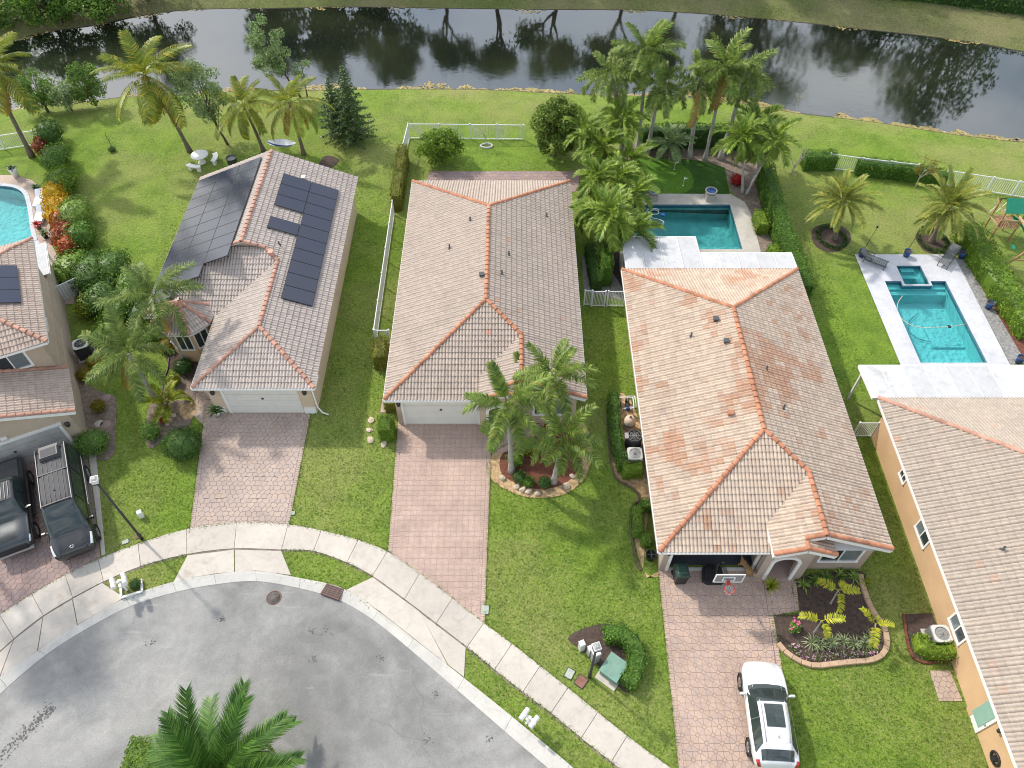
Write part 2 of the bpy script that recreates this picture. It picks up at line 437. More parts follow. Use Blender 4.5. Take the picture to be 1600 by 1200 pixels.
M['l_red'] = leaf('red_cordyline_leaf', (0.150, 0.012, 0.012), (0.420, 0.025, 0.020), None)
M['l_croton'] = leaf('mixed_croton_leaf', (0.130, 0.120, 0.012), (0.260, 0.210, 0.015), (0.360, 0.160, 0.020))
M['l_lime'] = leaf('lime_leaf', (0.150, 0.200, 0.012), (0.280, 0.320, 0.020), (0.380, 0.400, 0.030))
M['l_liriope'] = leaf('striped_grass_leaf', (0.130, 0.190, 0.060), (0.320, 0.380, 0.200), (0.450, 0.480, 0.300))
M['l_grass'] = leaf('grass_blade', (0.085, 0.165, 0.016), (0.210, 0.318, 0.038), (0.330, 0.315, 0.115), trans=0.25, gloss=0.15, rough=0.7)
M['l_scum'] = leaf('algae', (0.260, 0.210, 0.070), (0.400, 0.320, 0.130), (0.300, 0.250, 0.100), trans=0.0)

# ---------------------------------------------------------------- building helpers
def link(o, parent=None):
    col.objects.link(o)
    if parent is not None:
        o.parent = parent
    return o

def tag(o, label=None, cat=None, group=None, kind=None):
    if label: o['label'] = label
    if cat: o['category'] = cat
    if group: o['group'] = group
    if kind: o['kind'] = kind
    return o

def thing(name, label, cat, loc=(0, 0, 0), rz=0.0, group=None):
    o = bpy.data.objects.new(name, None)
    o.empty_display_size = 0.3
    o.location = (loc[0], loc[1], loc[2] if len(loc) > 2 else 0)
    o.rotation_euler = (0, 0, rz)
    link(o)
    return tag(o, label, cat, group)

class MB:
    """gathers faces, then becomes ONE mesh object"""
    def __init__(s):
        s.v, s.f, s.mi, s.sm = [], [], [], []
    def add(s, vs, fs, mi=0, smooth=False):
        b = len(s.v)
        s.v.extend([tuple(v) for v in vs])
        for f in fs:
            s.f.append([i + b for i in f])
            s.mi.append(mi)
            s.sm.append(smooth)
        return s
    def box(s, c, d, rz=0.0, mi=0, taper=1.0):
        """centre, size; taper scales the top"""
        x, y, z = d[0] / 2, d[1] / 2, d[2] / 2
        cs, sn = math.cos(rz), math.sin(rz)
        vs = []
        for k in (-1, 1):
            t = taper if k > 0 else 1.0
            for a, b in ((-1, -1), (1, -1), (1, 1), (-1, 1)):
                px, py = a * x * t, b * y * t
                vs.append((c[0] + px * cs - py * sn, c[1] + px * sn + py * cs, c[2] + k * z))
        return s.add(vs, [(3, 2, 1, 0), (4, 5, 6, 7), (0, 1, 5, 4), (1, 2, 6, 5), (2, 3, 7, 6), (3, 0, 4, 7)], mi)
    def bar(s, p, q, w, h=None, mi=0, up=(0, 0, 1)):
        """square bar from p to q"""
        p, q = Vector(p), Vector(q)
        h = h or w
        d = (q - p).normalized()
        u = Vector(up)
        if abs(d.dot(u)) > 0.98:
            u = Vector((1, 0, 0))
        a = d.cross(u).normalized()
        b = a.cross(d).normalized()
        vs = []
        for e in (p, q):
            for i, j in ((-1, -1), (1, -1), (1, 1), (-1, 1)):
                vs.append(e + a * (i * w / 2) + b * (j * h / 2))
        return s.add(vs, [(3, 2, 1, 0), (4, 5, 6, 7), (0, 1, 5, 4), (1, 2, 6, 5), (2, 3, 7, 6), (3, 0, 4, 7)], mi)
    def tube(s, pts, rad, n=8, mi=0, cap=True, smooth=True):
        pts = [Vector(p) for p in pts]
        if not hasattr(rad, '__len__'):
            rad = [rad] * len(pts)
        vs, fs = [], []
        ref = None
        for i, p in enumerate(pts):
            d = (pts[min(i + 1, len(pts) - 1)] - pts[max(i - 1, 0)])
            d = d.normalized() if d.length > 1e-9 else Vector((0, 0, 1))
            if ref is None:
                ref = Vector((1, 0, 0)) if abs(d.x) < 0.9 else Vector((0, 1, 0))
            a = (ref - d * ref.dot(d)).normalized()
            ref = a
            b = d.cross(a)
            for k in range(n):
                t = 2 * math.pi * k / n
                vs.append(p + (a * math.cos(t) + b * math.sin(t)) * rad[i])
        for i in range(len(pts) - 1):
            for k in range(n):
                k2 = (k + 1) % n
                fs.append((i * n + k, i * n + k2, (i + 1) * n + k2, (i + 1) * n + k))
        s.add(vs, fs, mi, smooth)
        if cap:
            b = len(s.v) - len(vs)
            for ring in (list(range(n))[::-1], [(len(pts) - 1) * n + k for k in range(n)]):
                s.f.append([i + b for i in ring]); s.mi.append(mi); s.sm.append(False)
        return s
    def lathe(s, prof, c=(0, 0, 0), n=16, mi=0, smooth=True):
        """profile of (radius, z) round a vertical axis"""
        vs, fs = [], []
        for r, z in prof:
            for k in range(n):
                t = 2 * math.pi * k / n
                vs.append((c[0] + r * math.cos(t), c[1] + r * math.sin(t), c[2] + z))
        for i in range(len(prof) - 1):
            for k in range(n):
                k2 = (k + 1) % n
                fs.append((i * n + k, i * n + k2, (i + 1) * n + k2, (i + 1) * n + k))
        return s.add(vs, fs, mi, smooth)
    def prism(s, poly, z0, z1, mi=0, bottom=False):
        """upright prism over a 2-D outline"""
        n = len(poly)
        area = sum(poly[i][0] * poly[(i + 1) % n][1] - poly[(i + 1) % n][0] * poly[i][1] for i in range(n))
        if area < 0:
            poly = poly[::-1]
        vs = [(p[0], p[1], z0) for p in poly] + [(p[0], p[1], z1) for p in poly]
        fs = [(i, (i + 1) % n, n + (i + 1) % n, n + i) for i in range(n)]
        if n <= 4:
            fs.append(tuple(range(n, 2 * n)))
        else:
            for t in tessellate_polygon([[Vector((p[0], p[1], 0)) for p in poly]]):
                a, b, c = (Vector((*poly[i], 0)) for i in t)
                if (b - a).cross(c - a).z < 0:
                    t = t[::-1]
                fs.append(tuple(i + n for i in t))
        if bottom:
            fs.append(tuple(range(n))[::-1])
        return s.add(vs, fs, mi)
    def poly3(s, pts, mi=0):
        return s.add(pts, [tuple(range(len(pts)))], mi)
    def mesh(s, name, mats):
        me = bpy.data.meshes.new(name)
        me.from_pydata(s.v, [], s.f)
        for m in (mats if isinstance(mats, (list, tuple)) else [mats]):
            me.materials.append(m)
        me.polygons.foreach_set('material_index', s.mi)
        me.polygons.foreach_set('use_smooth', s.sm)
        me.update()
        return me
    def build(s, name, mats, parent=None, loc=None, rz=0.0):
        o = bpy.data.objects.new(name, s.mesh(name, mats))
        if loc is not None:
            o.location = loc
        if rz:
            o.rotation_euler = (0, 0, rz)
        return link(o, parent)

def inst(name, me, parent=None, loc=(0, 0, 0), rot=(0, 0, 0), scale=None):
    o = bpy.data.objects.new(name, me)
    o.location = loc
    o.rotation_euler = rot
    if scale is not None:
        o.scale = scale if hasattr(scale, '__len__') else (scale,) * 3
    return link(o, parent)

def copy_tree(o, parent=None):
    c = o.copy()
    col.objects.link(c)
    if parent is not None:
        c.parent = parent
    for ch in list(o.children):
        copy_tree(ch, c)
    return c

SHEETS = [0]
def sheet(name, pts, z, mat, kind='structure', parent=None):
    """flat irregular sheet; sheets laid on the lawn differ a little in height"""
    if 0 < z < 0.02:
        SHEETS[0] += 1
        z = z * 0.5 + 0.0006 * SHEETS[0]
    m = MB()
    ps = [Vector((p[0], p[1], 0)) for p in pts]
    for t in tessellate_polygon([ps]):
        a, b, c = (ps[i] for i in t)
        if (b - a).cross(c - a).z < 0:
            t = t[::-1]
        m.add([(ps[i].x, ps[i].y, z) for i in t], [(0, 1, 2)])
    o = m.build(name, mat, parent)
    if parent is None and kind:
        o['kind'] = kind
    return o

def smooth(pts, n=6, closed=False):
    """Catmull-Rom through 2-D or 3-D points"""
    P = [Vector(p) for p in pts]
    out = []
    k = len(P)
    rng_ = range(k if closed else k - 1)
    for i in rng_:
        if closed:
            a, b, c, d = P[i - 1], P[i], P[(i + 1) % k], P[(i + 2) % k]
        else:
            a, b, c, d = P[max(i - 1, 0)], P[i], P[i + 1], P[min(i + 2, k - 1)]
        for j in range(n):
            t = j / n
            out.append(0.5 * ((2 * b) + (c - a) * t + (2 * a - 5 * b + 4 * c - d) * t * t + (3 * b - a - 3 * c + d) * t ** 3))
    if not closed:
        out.append(P[-1])
    return [tuple(p) for p in out]

def resample(pts, step):
    P = [Vector(p) for p in pts]
    out, acc = [P[0].copy()], 0.0
    for a, b in zip(P, P[1:]):
        L = (b - a).length
        t = step - acc
        while t <= L:
            out.append(a + (b - a) * (t / L))
            t += step
        acc = (acc + L) % step if L else acc
    if (out[-1] - P[-1]).length > step * 0.3:
        out.append(P[-1].copy())
    return out

def inside(p, poly):
    x, y = p[0], p[1]
    c = False
    n = len(poly)
    for i in range(n):
        x1, y1 = poly[i][0], poly[i][1]
        x2, y2 = poly[(i + 1) % n][0], poly[(i + 1) % n][1]
        if (y1 > y) != (y2 > y) and x < (x2 - x1) * (y - y1) / (y2 - y1) + x1:
            c = not c
    return c

def clip(poly, conv):
    """Sutherland-Hodgman against a convex counter-clockwise outline"""
    out = [tuple(p) for p in poly]
    n = len(conv)
    for i in range(n):
        a, b = conv[i], conv[(i + 1) % n]
        ex, ey = b[0] - a[0], b[1] - a[1]
        src, out = out, []
        for j in range(len(src)):
            p, q = src[j - 1], src[j]
            dp = ex * (p[1] - a[1]) - ey * (p[0] - a[0])
            dq = ex * (q[1] - a[1]) - ey * (q[0] - a[0])
            if (dp >= 0) != (dq >= 0):
                t = dp / (dp - dq)
                out.append((p[0] + (q[0] - p[0]) * t, p[1] + (q[1] - p[1]) * t))
            if dq >= 0:
                out.append(q)
        if not out:
            return []
    return out

def area2(p):
    return sum(p[i - 1][0] * p[i][1] - p[i][0] * p[i - 1][1] for i in range(len(p))) / 2

def in_view(p, pad=0.06):
    """is a world point inside the photograph's frame"""
    d = Vector(p) - CAM
    sp, cp = math.sin(R(51.25)), math.cos(R(51.25))
    z = d.y * cp - d.z * sp
    if z < 1:
        return False
    u = d.x / z * 1196 / 800
    v = (d.y * sp + d.z * cp) / z * 1196 / 600
    return abs(u) < 1 + pad and abs(v) < 1 + pad

def sheet_holes(name, outer, holes, z, mat, parent=None, kind='structure'):
    vs, es = [], []
    for loop in [outer] + holes:
        b = len(vs)
        vs += [Vector((p[0], p[1])) for p in loop]
        es += [(b + i, b + (i + 1) % len(loop)) for i in range(len(loop))]
    v2, _, f2, _, _, _ = delaunay_2d_cdt(vs, es, [], 0, 1e-5)
    m = MB()
    for f in f2:
        c = sum((v2[i] for i in f), Vector((0, 0))) / len(f)
        if inside(c, outer) and not any(inside(c, h) for h in holes):
            ps = [v2[i] for i in f]
            if area2(ps) < 0:
                ps = ps[::-1]
            m.add([(p.x, p.y, z) for p in ps], [tuple(range(len(ps)))])
    o = m.build(name, mat, parent)
    if parent is None and kind:
        o['kind'] = kind
    return o

# ================================================================ GROUND, ROAD, WATER
CURB_B = [(-23.98, 9.68), (-22.94, 11.18), (-21.70, 12.41), (-20.30, 13.61), (-18.47, 14.93), (-16.46, 15.74), (-14.54, 16.14), (-12.54, 16.31), (-10.28, 15.94), (-8.16, 15.42), (-6.30, 14.26), (-4.53, 12.95), (-2.15, 11.18), (0.00, 9.54), (2.41, 7.63), (4.17, 6.20), (6.30, 4.52)]
CURB_A = [(-23.50, 9.23), (-22.50, 10.82), (-21.32, 12.27), (-19.99, 13.40), (-18.18, 14.58), (-16.18, 15.29), (-14.37, 15.68), (-12.45, 15.84), (-10.30, 15.48), (-8.33, 14.90), (-6.56, 13.92), (-4.79, 12.59), (-2.44, 10.70), (-0.33, 8.99), (2.07, 7.07), (3.79, 5.62), (5.87, 3.92)]
SHORE = [(-90, 55.0), (-60, 56.5)] + [(-44.31, 56.68), (-42.36, 57.06), (-39.63, 58.21), (-36.08, 58.80), (-32.56, 59.58), (-27.24, 59.98), (-22.99, 60.49), (-18.08, 60.59), (-13.16, 60.69), (-8.23, 60.79), (-2.19, 60.69), (3.27, 60.19), (8.70, 59.78), (14.11, 59.58), (18.31, 58.80), (21.34, 57.82), (23.83, 57.06), (26.83, 56.40), (29.79, 55.75), (32.16, 55.02), (35.92, 53.94), (38.75, 53.32), (40.64, 52.97)] + [(60, 50.5), (95, 47.0)]
SHORE = smooth(SHORE, 3)
FAR = [(-95, 73.5)] + [(-51.08, 69.39), (-44.51, 70.83), (-39.61, 72.32), (-36.19, 74.10), (-31.27, 75.41), (-23.82, 75.68), (-15.08, 75.94), (-6.27, 75.68), (3.75, 75.41), (10.01, 75.41), (16.19, 74.88), (23.43, 73.72), (28.12, 72.70), (33.83, 71.33), (39.41, 69.99), (43.68, 68.68), (47.65, 66.94)] + [(60, 63.0), (95, 55.0)]
FAR = smooth(FAR, 3)

POOL3 = [(8.6, 39.85), (15.72, 39.85), (15.72, 44.65), (8.6, 44.65)]
pa, pb = (24.47, 36.71), (28.46, 29.69)
P4X0, P4X1, P4Y0, P4Y1 = pa[0], pb[0], pb[1], pa[1]
sa, sb = (25.73, 38.19), (27.23, 36.32)
POOL4 = [(P4X0, P4Y0), (P4X1, P4Y0), (P4X1, P4Y1), (P4X1 - 1.0, P4Y1), (P4X1 - 1.0, P4Y1 - 0.42), (P4X0 + 1.05, P4Y1 - 0.42), (P4X0 + 1.05, P4Y1), (P4X0, P4Y1)]
SPA4 = [(P4X0 + 1.22, P4Y1 - 0.30), (P4X1 - 1.16, P4Y1 - 0.30), (P4X1 - 1.16, sa[1]), (P4X0 + 1.22, sa[1])]
POOL0 = smooth([(-40.92, 47.31), (-37.87, 46.85), (-36.74, 46.62), (-35.80, 45.94), (-34.83, 44.32), (-33.90, 42.41), (-32.98, 40.64), (-32.07, 39.21), (-37.27, 39.21)], 4, True)

land = list(SHORE)
inner = [(p[0], p[1] - 2.6) for p in SHORE]
road_n = smooth(CURB_B, 4)
left_ext = [(-27.6, 6.5), (-28.6, 2.0), (-28.6, -14)]
lawn_outer = [(-90, -14)] + left_ext[::-1] + road_n + [(16, -8), (20, -14), (90, -14)] + inner[::-1]
lawn = sheet_holes('lawn', lawn_outer, [POOL3, POOL4, SPA4, POOL0], 0.0, M['grass'])
m = MB()
for i in range(len(SHORE) - 1):
    a, b = inner[i], inner[i + 1]
    c, d = SHORE[i + 1], SHORE[i]
    m.add([(a[0], a[1], 0), (b[0], b[1], 0), (c[0], c[1], -0.38), (d[0], d[1], -0.38)], [(0, 1, 2, 3)], 0, True)
    e, f = (c[0], c[1] + 4), (d[0], d[1] + 4)
    m.add([(d[0], d[1], -0.38), (c[0], c[1], -0.38), (e[0], e[1], -1.6), (f[0], f[1], -1.6)], [(0, 1, 2, 3)], 1, True)
tag(m.build('canal_bank', [M['grass'], M['dirt']]), kind='structure')

sheet('canal_water', [(-95, 50), (95, 40), (95, 72), (-95, 80)], -0.46, M['water'])
sheet('canal_bed', [(-96, 50), (96, 40), (96, 75), (-96, 84)], -1.65, M['dirt'])
m = MB()
for i in range(len(FAR) - 1):
    a, b = FAR[i], FAR[i + 1]
    rows = [(-2.5, -1.6), (0, -0.42), (1.2, 0.1), (6, 0.7), (60, 1.0), (700, 1.0)]
    for (d0, z0), (d1, z1) in zip(rows, rows[1:]):
        k = 2.2 if d1 > 100 else 1.0
        m.add([(a[0], a[1] + d0, z0), (b[0], b[1] + d0, z0), (b[0] * k, b[1] + d1, z1), (a[0] * k, a[1] + d1, z1)], [(0, 1, 2, 3)], 1 if d1 <= 0 else 0, True)
tag(m.build('far_bank', [M['far_grass'], M['dirt']]), kind='structure')

# the road lies a step below the lawn; the kerb is laid in segments
sheet('road', [(-40, -14), (24, -14)] + [(p[0] + 0.05, p[1] + 0.12) for p in CURB_A[::-1]] + [(-28.4, 6.5), (-40, 5.0)], -0.085, M['asphalt'])

def band(name, A, B, step, zA, zB, mat, thick, piece, gap=0.012, sub=3):
    """a strip between two edge lines laid as separate slabs"""
    root = thing(name, None, None)
    root['kind'] = 'structure'
    a, b = smooth(A, sub), smooth(B, sub)
    if step:
        a, b = smooth(A, 8), smooth(B, 8)
        keys = list(range(0, len(a), step))
    else:
        keys = list(range(0, len(a), sub))
    for k, k2 in zip(keys, keys[1:]):
        pa_ = [Vector(p) for p in a[k:k2 + 1]]
        pb_ = [Vector(p) for p in b[k:k2 + 1]]
        for P in (pa_, pb_):
            d = (P[1] - P[0]).normalized()
            P[0] = P[0] + d * gap
            d = (P[-2] - P[-1]).normalized()
            P[-1] = P[-1] + d * gap
        m = MB()
        n = len(pa_)
        vs = [(p.x, p.y, zA) for p in pa_] + [(p.x, p.y, zB) for p in pb_] + [(p.x, p.y, zA - thick) for p in pa_] + [(p.x, p.y, zB - thick) for p in pb_]
        fs = []
        for i in range(n - 1):
            fs.append((i, i + 1, n + i + 1, n + i))
            fs.append((2 * n + i, 2 * n + i + 1, i + 1, i))
            fs.append((n + i, n + i + 1, 3 * n + i + 1, 3 * n + i))
        fs.append((0, n, 3 * n, 2 * n))
        fs.append((n - 1, 2 * n + n - 1, 3 * n + n - 1, 2 * n - 1))
        m.add(vs, fs)
        me = m.mesh(piece, mat)
        bm = bmesh.new(); bm.from_mesh(me)
        bmesh.ops.recalc_face_normals(bm, faces=bm.faces)
        bm.to_mesh(me); bm.free()
        o = bpy.data.objects.new(piece, me)
        link(o, root)
    return root
CURB_M = [((a[0] + b[0]) / 2 * 0.5 + b[0] * 0.5, (a[1] + b[1]) / 2 * 0.5 + b[1] * 0.5) for a, b in zip(CURB_A, CURB_B)]
band('kerb', CURB_B, CURB_M, 8, 0.055, 0.03, M['curb'], 0.16, 'kerb_stone', 0.006)
band('gutter', CURB_M, CURB_A, 8, 0.028, -0.07, M['curb'], 0.10, 'gutter_stone', 0.006)

SW_L = [(-25.60, 12.62), (-24.17, 14.11), (-23.05, 15.12), (-21.81, 16.11), (-20.48, 16.95), (-18.77, 17.79), (-16.54, 18.61), (-14.08, 18.98), (-11.44, 18.87), (-9.69, 18.54), (-7.74, 18.00), (-6.22, 17.37), (-4.51, 16.21), (-2.85, 14.93), (-1.32, 13.71), (0.00, 12.74), (1.27, 11.72), (2.48, 10.76), (3.74, 9.73), (4.93, 8.76), (6.61, 7.51), (8.11, 6.38)]
SW_R = [(-24.15, 11.32), (-23.04, 12.98), (-22.10, 14.08), (-21.03, 14.96), (-19.83, 15.78), (-18.27, 16.58), (-16.17, 17.23), (-13.89, 17.54), (-11.51, 17.47), (-9.90, 17.40), (-8.15, 16.78), (-6.81, 16.08), (-5.14, 14.90), (-3.54, 13.71), (-2.06, 12.59), (-0.78, 11.57), (0.48, 10.59), (1.70, 9.70), (2.96, 8.68), (4.17, 7.75), (5.78, 6.55), (7.31, 5.40)]
SW_RO = [(b[0] + (b[0] - a[0]) * 0.07, b[1] + (b[1] - a[1]) * 0.07) for a, b in zip(SW_L, SW_R)]
sheet('sidewalk_bed', smooth(SW_L, 3) + smooth(SW_RO, 3)[::-1], 0.004, M['joint'])
band('sidewalk', SW_L, SW_R, 0, 0.035, 0.03, M['concrete'], 0.05, 'slab', 0.012)

# concrete aprons between sidewalk and kerb, in slabs
def slabs(name, polys, z, mat, piece='slab'):
    root = thing(name, None, None)
    root['kind'] = 'structure'
    for p in polys:
        c = (sum(q[0] for q in p) / len(p), sum(q[1] for q in p) / len(p))
        q = []
        for v in p:
            d = Vector((c[0] - v[0], c[1] - v[1]))
            q.append((v[0] + d.x / d.length * 0.010, v[1] + d.y / d.length * 0.010))
        sheet('joint_bed', p, 0.006, M['joint'], None, root)
        MB().prism(q, -0.02, z).build(piece, mat, root)
    return root
APRONS = [
    [(-16.12, 17.16), (-13.87, 17.47), (-13.60, 16.28), (-14.55, 16.18), (-15.59, 15.98), (-16.43, 15.74)],
    [(-13.84, 17.47), (-11.50, 17.40), (-10.78, 16.11), (-12.55, 16.34), (-13.57, 16.28)],
    [(-6.80, 16.01), (-4.36, 14.26), (-2.90, 11.75), (-4.53, 12.98), (-6.30, 14.30), (-7.99, 15.35)],
    [(-4.36, 14.23), (-2.12, 12.56), (-2.15, 11.23), (-2.87, 11.75)],
    [(-21.01, 14.90), (-19.87, 15.71), (-18.55, 14.96), (-20.32, 13.64)],
    [(-22.08, 14.01), (-21.02, 14.87), (-20.33, 13.61), (-21.71, 12.44)],
    [(-23.02, 12.92), (-22.09, 13.98), (-21.73, 12.41), (-22.95, 11.21)],
    [(-24.13, 11.29), (-23.03, 12.89), (-22.97, 11.18), (-23.99, 9.70)],
]
slabs('driveway_apron', APRONS, 0.032, M['concrete'])

# ---------------------------------------------------------------- paved driveways
def star_pattern(poly, a, rot=0.0):
    """diamonds on a staggered lattice, the squares between them cut in four"""
    xs = [p[0] for p in poly]; ys = [p[1] for p in poly]
    out = []
    d = a * 0.32
    x0, y0 = min(xs), min(ys)
    for i in range(-1, int((max(xs) - x0) / a) + 3):
        for j in range(-1, int((max(ys) - y0) / a) + 3):
            cx, cy = x0 + i * a, y0 + j * a
            if (i + j) % 2 == 0:
                out.append([(cx + d, cy), (cx, cy + d), (cx - d, cy), (cx, cy - d)])
            else:
                for sx, sy in ((1, 1), (-1, 1), (-1, -1), (1, -1)):
                    p = [(cx, cy), (cx + sx * (a - d), cy), (cx + sx * (a - d / 2), cy + sy * d / 2), (cx + sx * d / 2, cy + sy * (a - d / 2)), (cx, cy + sy * (a - d))]
                    out.append(p if sx * sy > 0 else p[::-1])
    return out

def flag_pattern(poly, a, seed=1, jit=0.34):
    """irregular flagstones: a jittered honeycomb"""
    xs = [p[0] for p in poly]; ys = [p[1] for p in poly]
    cx, cy = sum(xs) / len(xs), sum(ys) / len(ys)
    rr = random.Random(seed)
    J = {}
    def J_(p):
        k = (round(p[0], 2), round(p[1], 2))
        if k not in J:
            J[k] = (p[0] + rr.uniform(-jit, jit) * a, p[1] + rr.uniform(-jit, jit) * a)
        return J[k]
    out = []
    w = a * math.sqrt(3)
    for j in range(-2, int((max(ys) - min(ys)) / (1.5 * a)) + 3):
        for i in range(-2, int((max(xs) - min(xs)) / w) + 3):
            x = min(xs) + i * w + (j % 2) * w / 2
            y = min(ys) + j * 1.5 * a
            out.append([J_((x + a * math.cos(R(30 + 60 * k)), y + a * math.sin(R(30 + 60 * k)))) for k in range(6)])
    return out

def brick_pattern(poly, w, h):
    xs = [p[0] for p in poly]; ys = [p[1] for p in poly]
    out = []
    for j in range(int((max(ys) - min(ys)) / h) + 2):
        for i in range(-1, int((max(xs) - min(xs)) / w) + 2):
            x = min(xs) + i * w + (j % 2) * w / 2
            y = min(ys) + j * h
            out.append([(x, y), (x + w, y), (x + w, y + h), (x, y + h)])
    return out

def paving(root, poly, pieces, mat, ztop=0.031, gap=0.011, keep=300, border=(), bmat=None, piece='paver', base=True):
    """individual stones: the nearest are parts of their own, the rest one joined part"""
    if area2(poly) < 0:
        poly = poly[::-1]
        border = [(len(poly) - 2 - e) % len(poly) for e in border]
    if base:
        sheet('joint_bed', poly, 0.012, M['joint'], None, root)
    rest = MB()
    got = []
    # border course along the named edges
    for e in border:
        a, b = Vector(poly[e]), Vector(poly[(e + 1) % len(poly)])
        d = (b - a); L = d.length; d.normalize()
        nrm = Vector((-d.y, d.x))
        k = 0.0
        while k + 0.11 < L:
            q = [a + d * (k + 0.005), a + d * (k + 0.107), a + d * (k + 0.107) + nrm * 0.21, a + d * (k + 0.005) + nrm * 0.21]
            rest.prism([tuple(v) for v in q], 0.008, ztop + random.uniform(-0.002, 0.002))
            k += 0.115
    core = poly
    for e in border:
        a, b = Vector(poly[e]), Vector(poly[(e + 1) % len(poly)])
        d = (b - a).normalized()
        nrm = Vector((-d.y, d.x))
        a2, b2 = a + nrm * 0.22 - d * 50, b + nrm * 0.22 + d * 50
        core = clip(core, [tuple(a2), tuple(b2), tuple(b2 + nrm * 90), tuple(a2 + nrm * 90)])
    for p in pieces:
        q = clip(p, core)
        if len(q) < 3 or area2(q) < 0.004:
            continue
        c = Vector((sum(v[0] for v in q) / len(q), sum(v[1] for v in q) / len(q)))
        r = []
        for v in q:
            d = c - Vector(v)
            r.append(tuple(Vector(v) + d * min(0.4, gap / max(d.length, 1e-4))))
        got.append((c, r))
    got.sort(key=lambda g: (not in_view((g[0].x, g[0].y, 0), 0.0), g[0].y * g[0].y + g[0].x * g[0].x))
    cache = {}
    for k, (c, r) in enumerate(got):
        z = ztop + random.uniform(-0.003, 0.003)
        if k < keep:
            key = tuple((round(v[0] - c.x, 3), round(v[1] - c.y, 3)) for v in r)
            if key not in cache:
                cache[key] = MB().prism([(a, b) for a, b in key], 0.008, ztop).mesh(piece, mat)
            inst(piece, cache[key], root, (c.x, c.y, z - ztop))
        else:
            rest.prism(r, 0.008, z)
    if rest.f:
        o = rest.build(piece + 's', mat, root)
        o['kind'] = 'stuff'
    return root

def drive(name):
    r = thing(name, None, None)
    r['kind'] = 'structure'
    return r
d1 = [(-17.54, 26.49), (-11.45, 26.49), (-11.38, 18.72), (-16.36, 18.43)]
r = drive('driveway')
paving(r, d1, flag_pattern(d1, 0.175, 3), M['paver_grey'], border=(1, 3))
w1 = [(-18.38, 27.76), (-16.97, 27.66), (-16.69, 26.49), (-17.19, 24.96), (-18.04, 25.76)]
paving(drive('entry_path'), w1, flag_pattern(w1, 0.175, 5), M['paver_sand'], keep=120, ztop=0.027)
d2 = [(-6.42, 25.32), (-1.12, 25.32), (-1.29, 13.68), (-6.18, 17.30)]
paving(drive('driveway'), d2, star_pattern(d2, 0.30), M['paver_pink'], border=(1, 3))
w2 = [(-1.05, 25.54), (1.82, 26.13), (1.77, 24.01), (-1.08, 23.08)]
paving(drive('entry_path'), w2, star_pattern(w2, 0.30), M['paver_pink'], keep=60, ztop=0.027)
d3 = [(7.18, 16.55), (12.50, 16.55), (12.32, 14.08), (11.95, 7.14), (6.96, 7.14)]
paving(drive('driveway'), d3, star_pattern(d3, 0.33), M['paver_tan'], border=(1, 2, 4))
w3 = [(12.51, 16.55), (13.90, 16.75), (13.61, 14.30), (12.33, 14.08)]
paving(drive('entry_path'), w3, star_pattern(w3, 0.33), M['paver_tan'], keep=60, border=(1,), ztop=0.027)
d0 = [(-30.15, 23.37), (-23.28, 23.37), (-20.35, 16.95), (-25.36, 12.74)]
paving(drive('driveway'), d0, flag_pattern(d0, 0.185, 9), M['paver_red'], border=())
s0 = [(-23.21, 23.37), (-22.79, 23.37), (-20.22, 17.23), (-20.37, 17.13)]
slabs('concrete_strip', [s0], 0.03, M['concrete'])
p4 = [(18.81, 11.52), (19.73, 11.52), (19.82, 10.19), (18.78, 10.19)]
paving(drive('side_door_pad'), p4, flag_pattern(p4, 0.16, 11), M['paver_sand'], keep=60)
p2 = [(-6.18, 48.64), (5.07, 48.64), (4.93, 46.16), (-6.58, 46.16)]
paving(drive('rear_patio'), p2, flag_pattern(p2, 0.22, 12), M['paver_red'], keep=150)
p2b = [(-7.35, 31.10), (-6.88, 31.10), (-7.07, 25.99), (-7.50, 25.99)]
paving(drive('side_path'), p2b, brick_pattern(p2b, 0.4, 0.4), M['paver_pink'], keep=40)

# ---------------------------------------------------------------- pools
def basin(pool, outline, depth, water_z, mats, steps=()):
    """plaster shell with a tiled water line, then the water sheet"""
    if area2(outline) < 0:
        outline = outline[::-1]
    n = len(outline)
    m = MB()
    for i in range(n):
        a, b = outline[i], outline[(i + 1) % n]
        for z0, z1, mi in ((0.045, -0.26, 1), (-0.26, -depth, 0)):
            m.add([(a[0], a[1], z0), (b[0], b[1], z0), (b[0], b[1], z1), (a[0], a[1], z1)], [(0, 1, 2, 3)], mi)
    ps = [Vector((p[0], p[1], 0)) for p in outline]
    for t in tessellate_polygon([ps]):
        m.add([(ps[i].x, ps[i].y, -depth) for i in t], [(0, 1, 2)])
    for (x0, y0, x1, y1, z) in steps:
        m.box(((x0 + x1) / 2, (y0 + y1) / 2, (z - depth) / 2), (x1 - x0, y1 - y0, depth + z))
    m.build('shell', [mats[0], M['pool_tile']], pool)
    sheet('water', outline, water_z, mats[1], None, pool)

pool = thing('swimming_pool', 'teal rectangular pool beside the putting green, a hose floating in it', 'swimming pool')
basin(pool, POOL3, 1.25, -0.10, (M['plaster_teal'], M['pool_water_deep']),
      [(8.6, 39.85, 15.72, 40.45, -0.30), (8.6, 44.1, 10.0, 44.65, -0.5)])
deck3 = [(7.87, 45.94), (16.01, 45.86), (16.83, 44.97), (17.04, 43.67), (16.92, 39.72), (16.84, 37.63), (7.14, 37.63)]
sheet_holes('pool_deck', deck3, [POOL3], 0.05, M['pool_deck'])

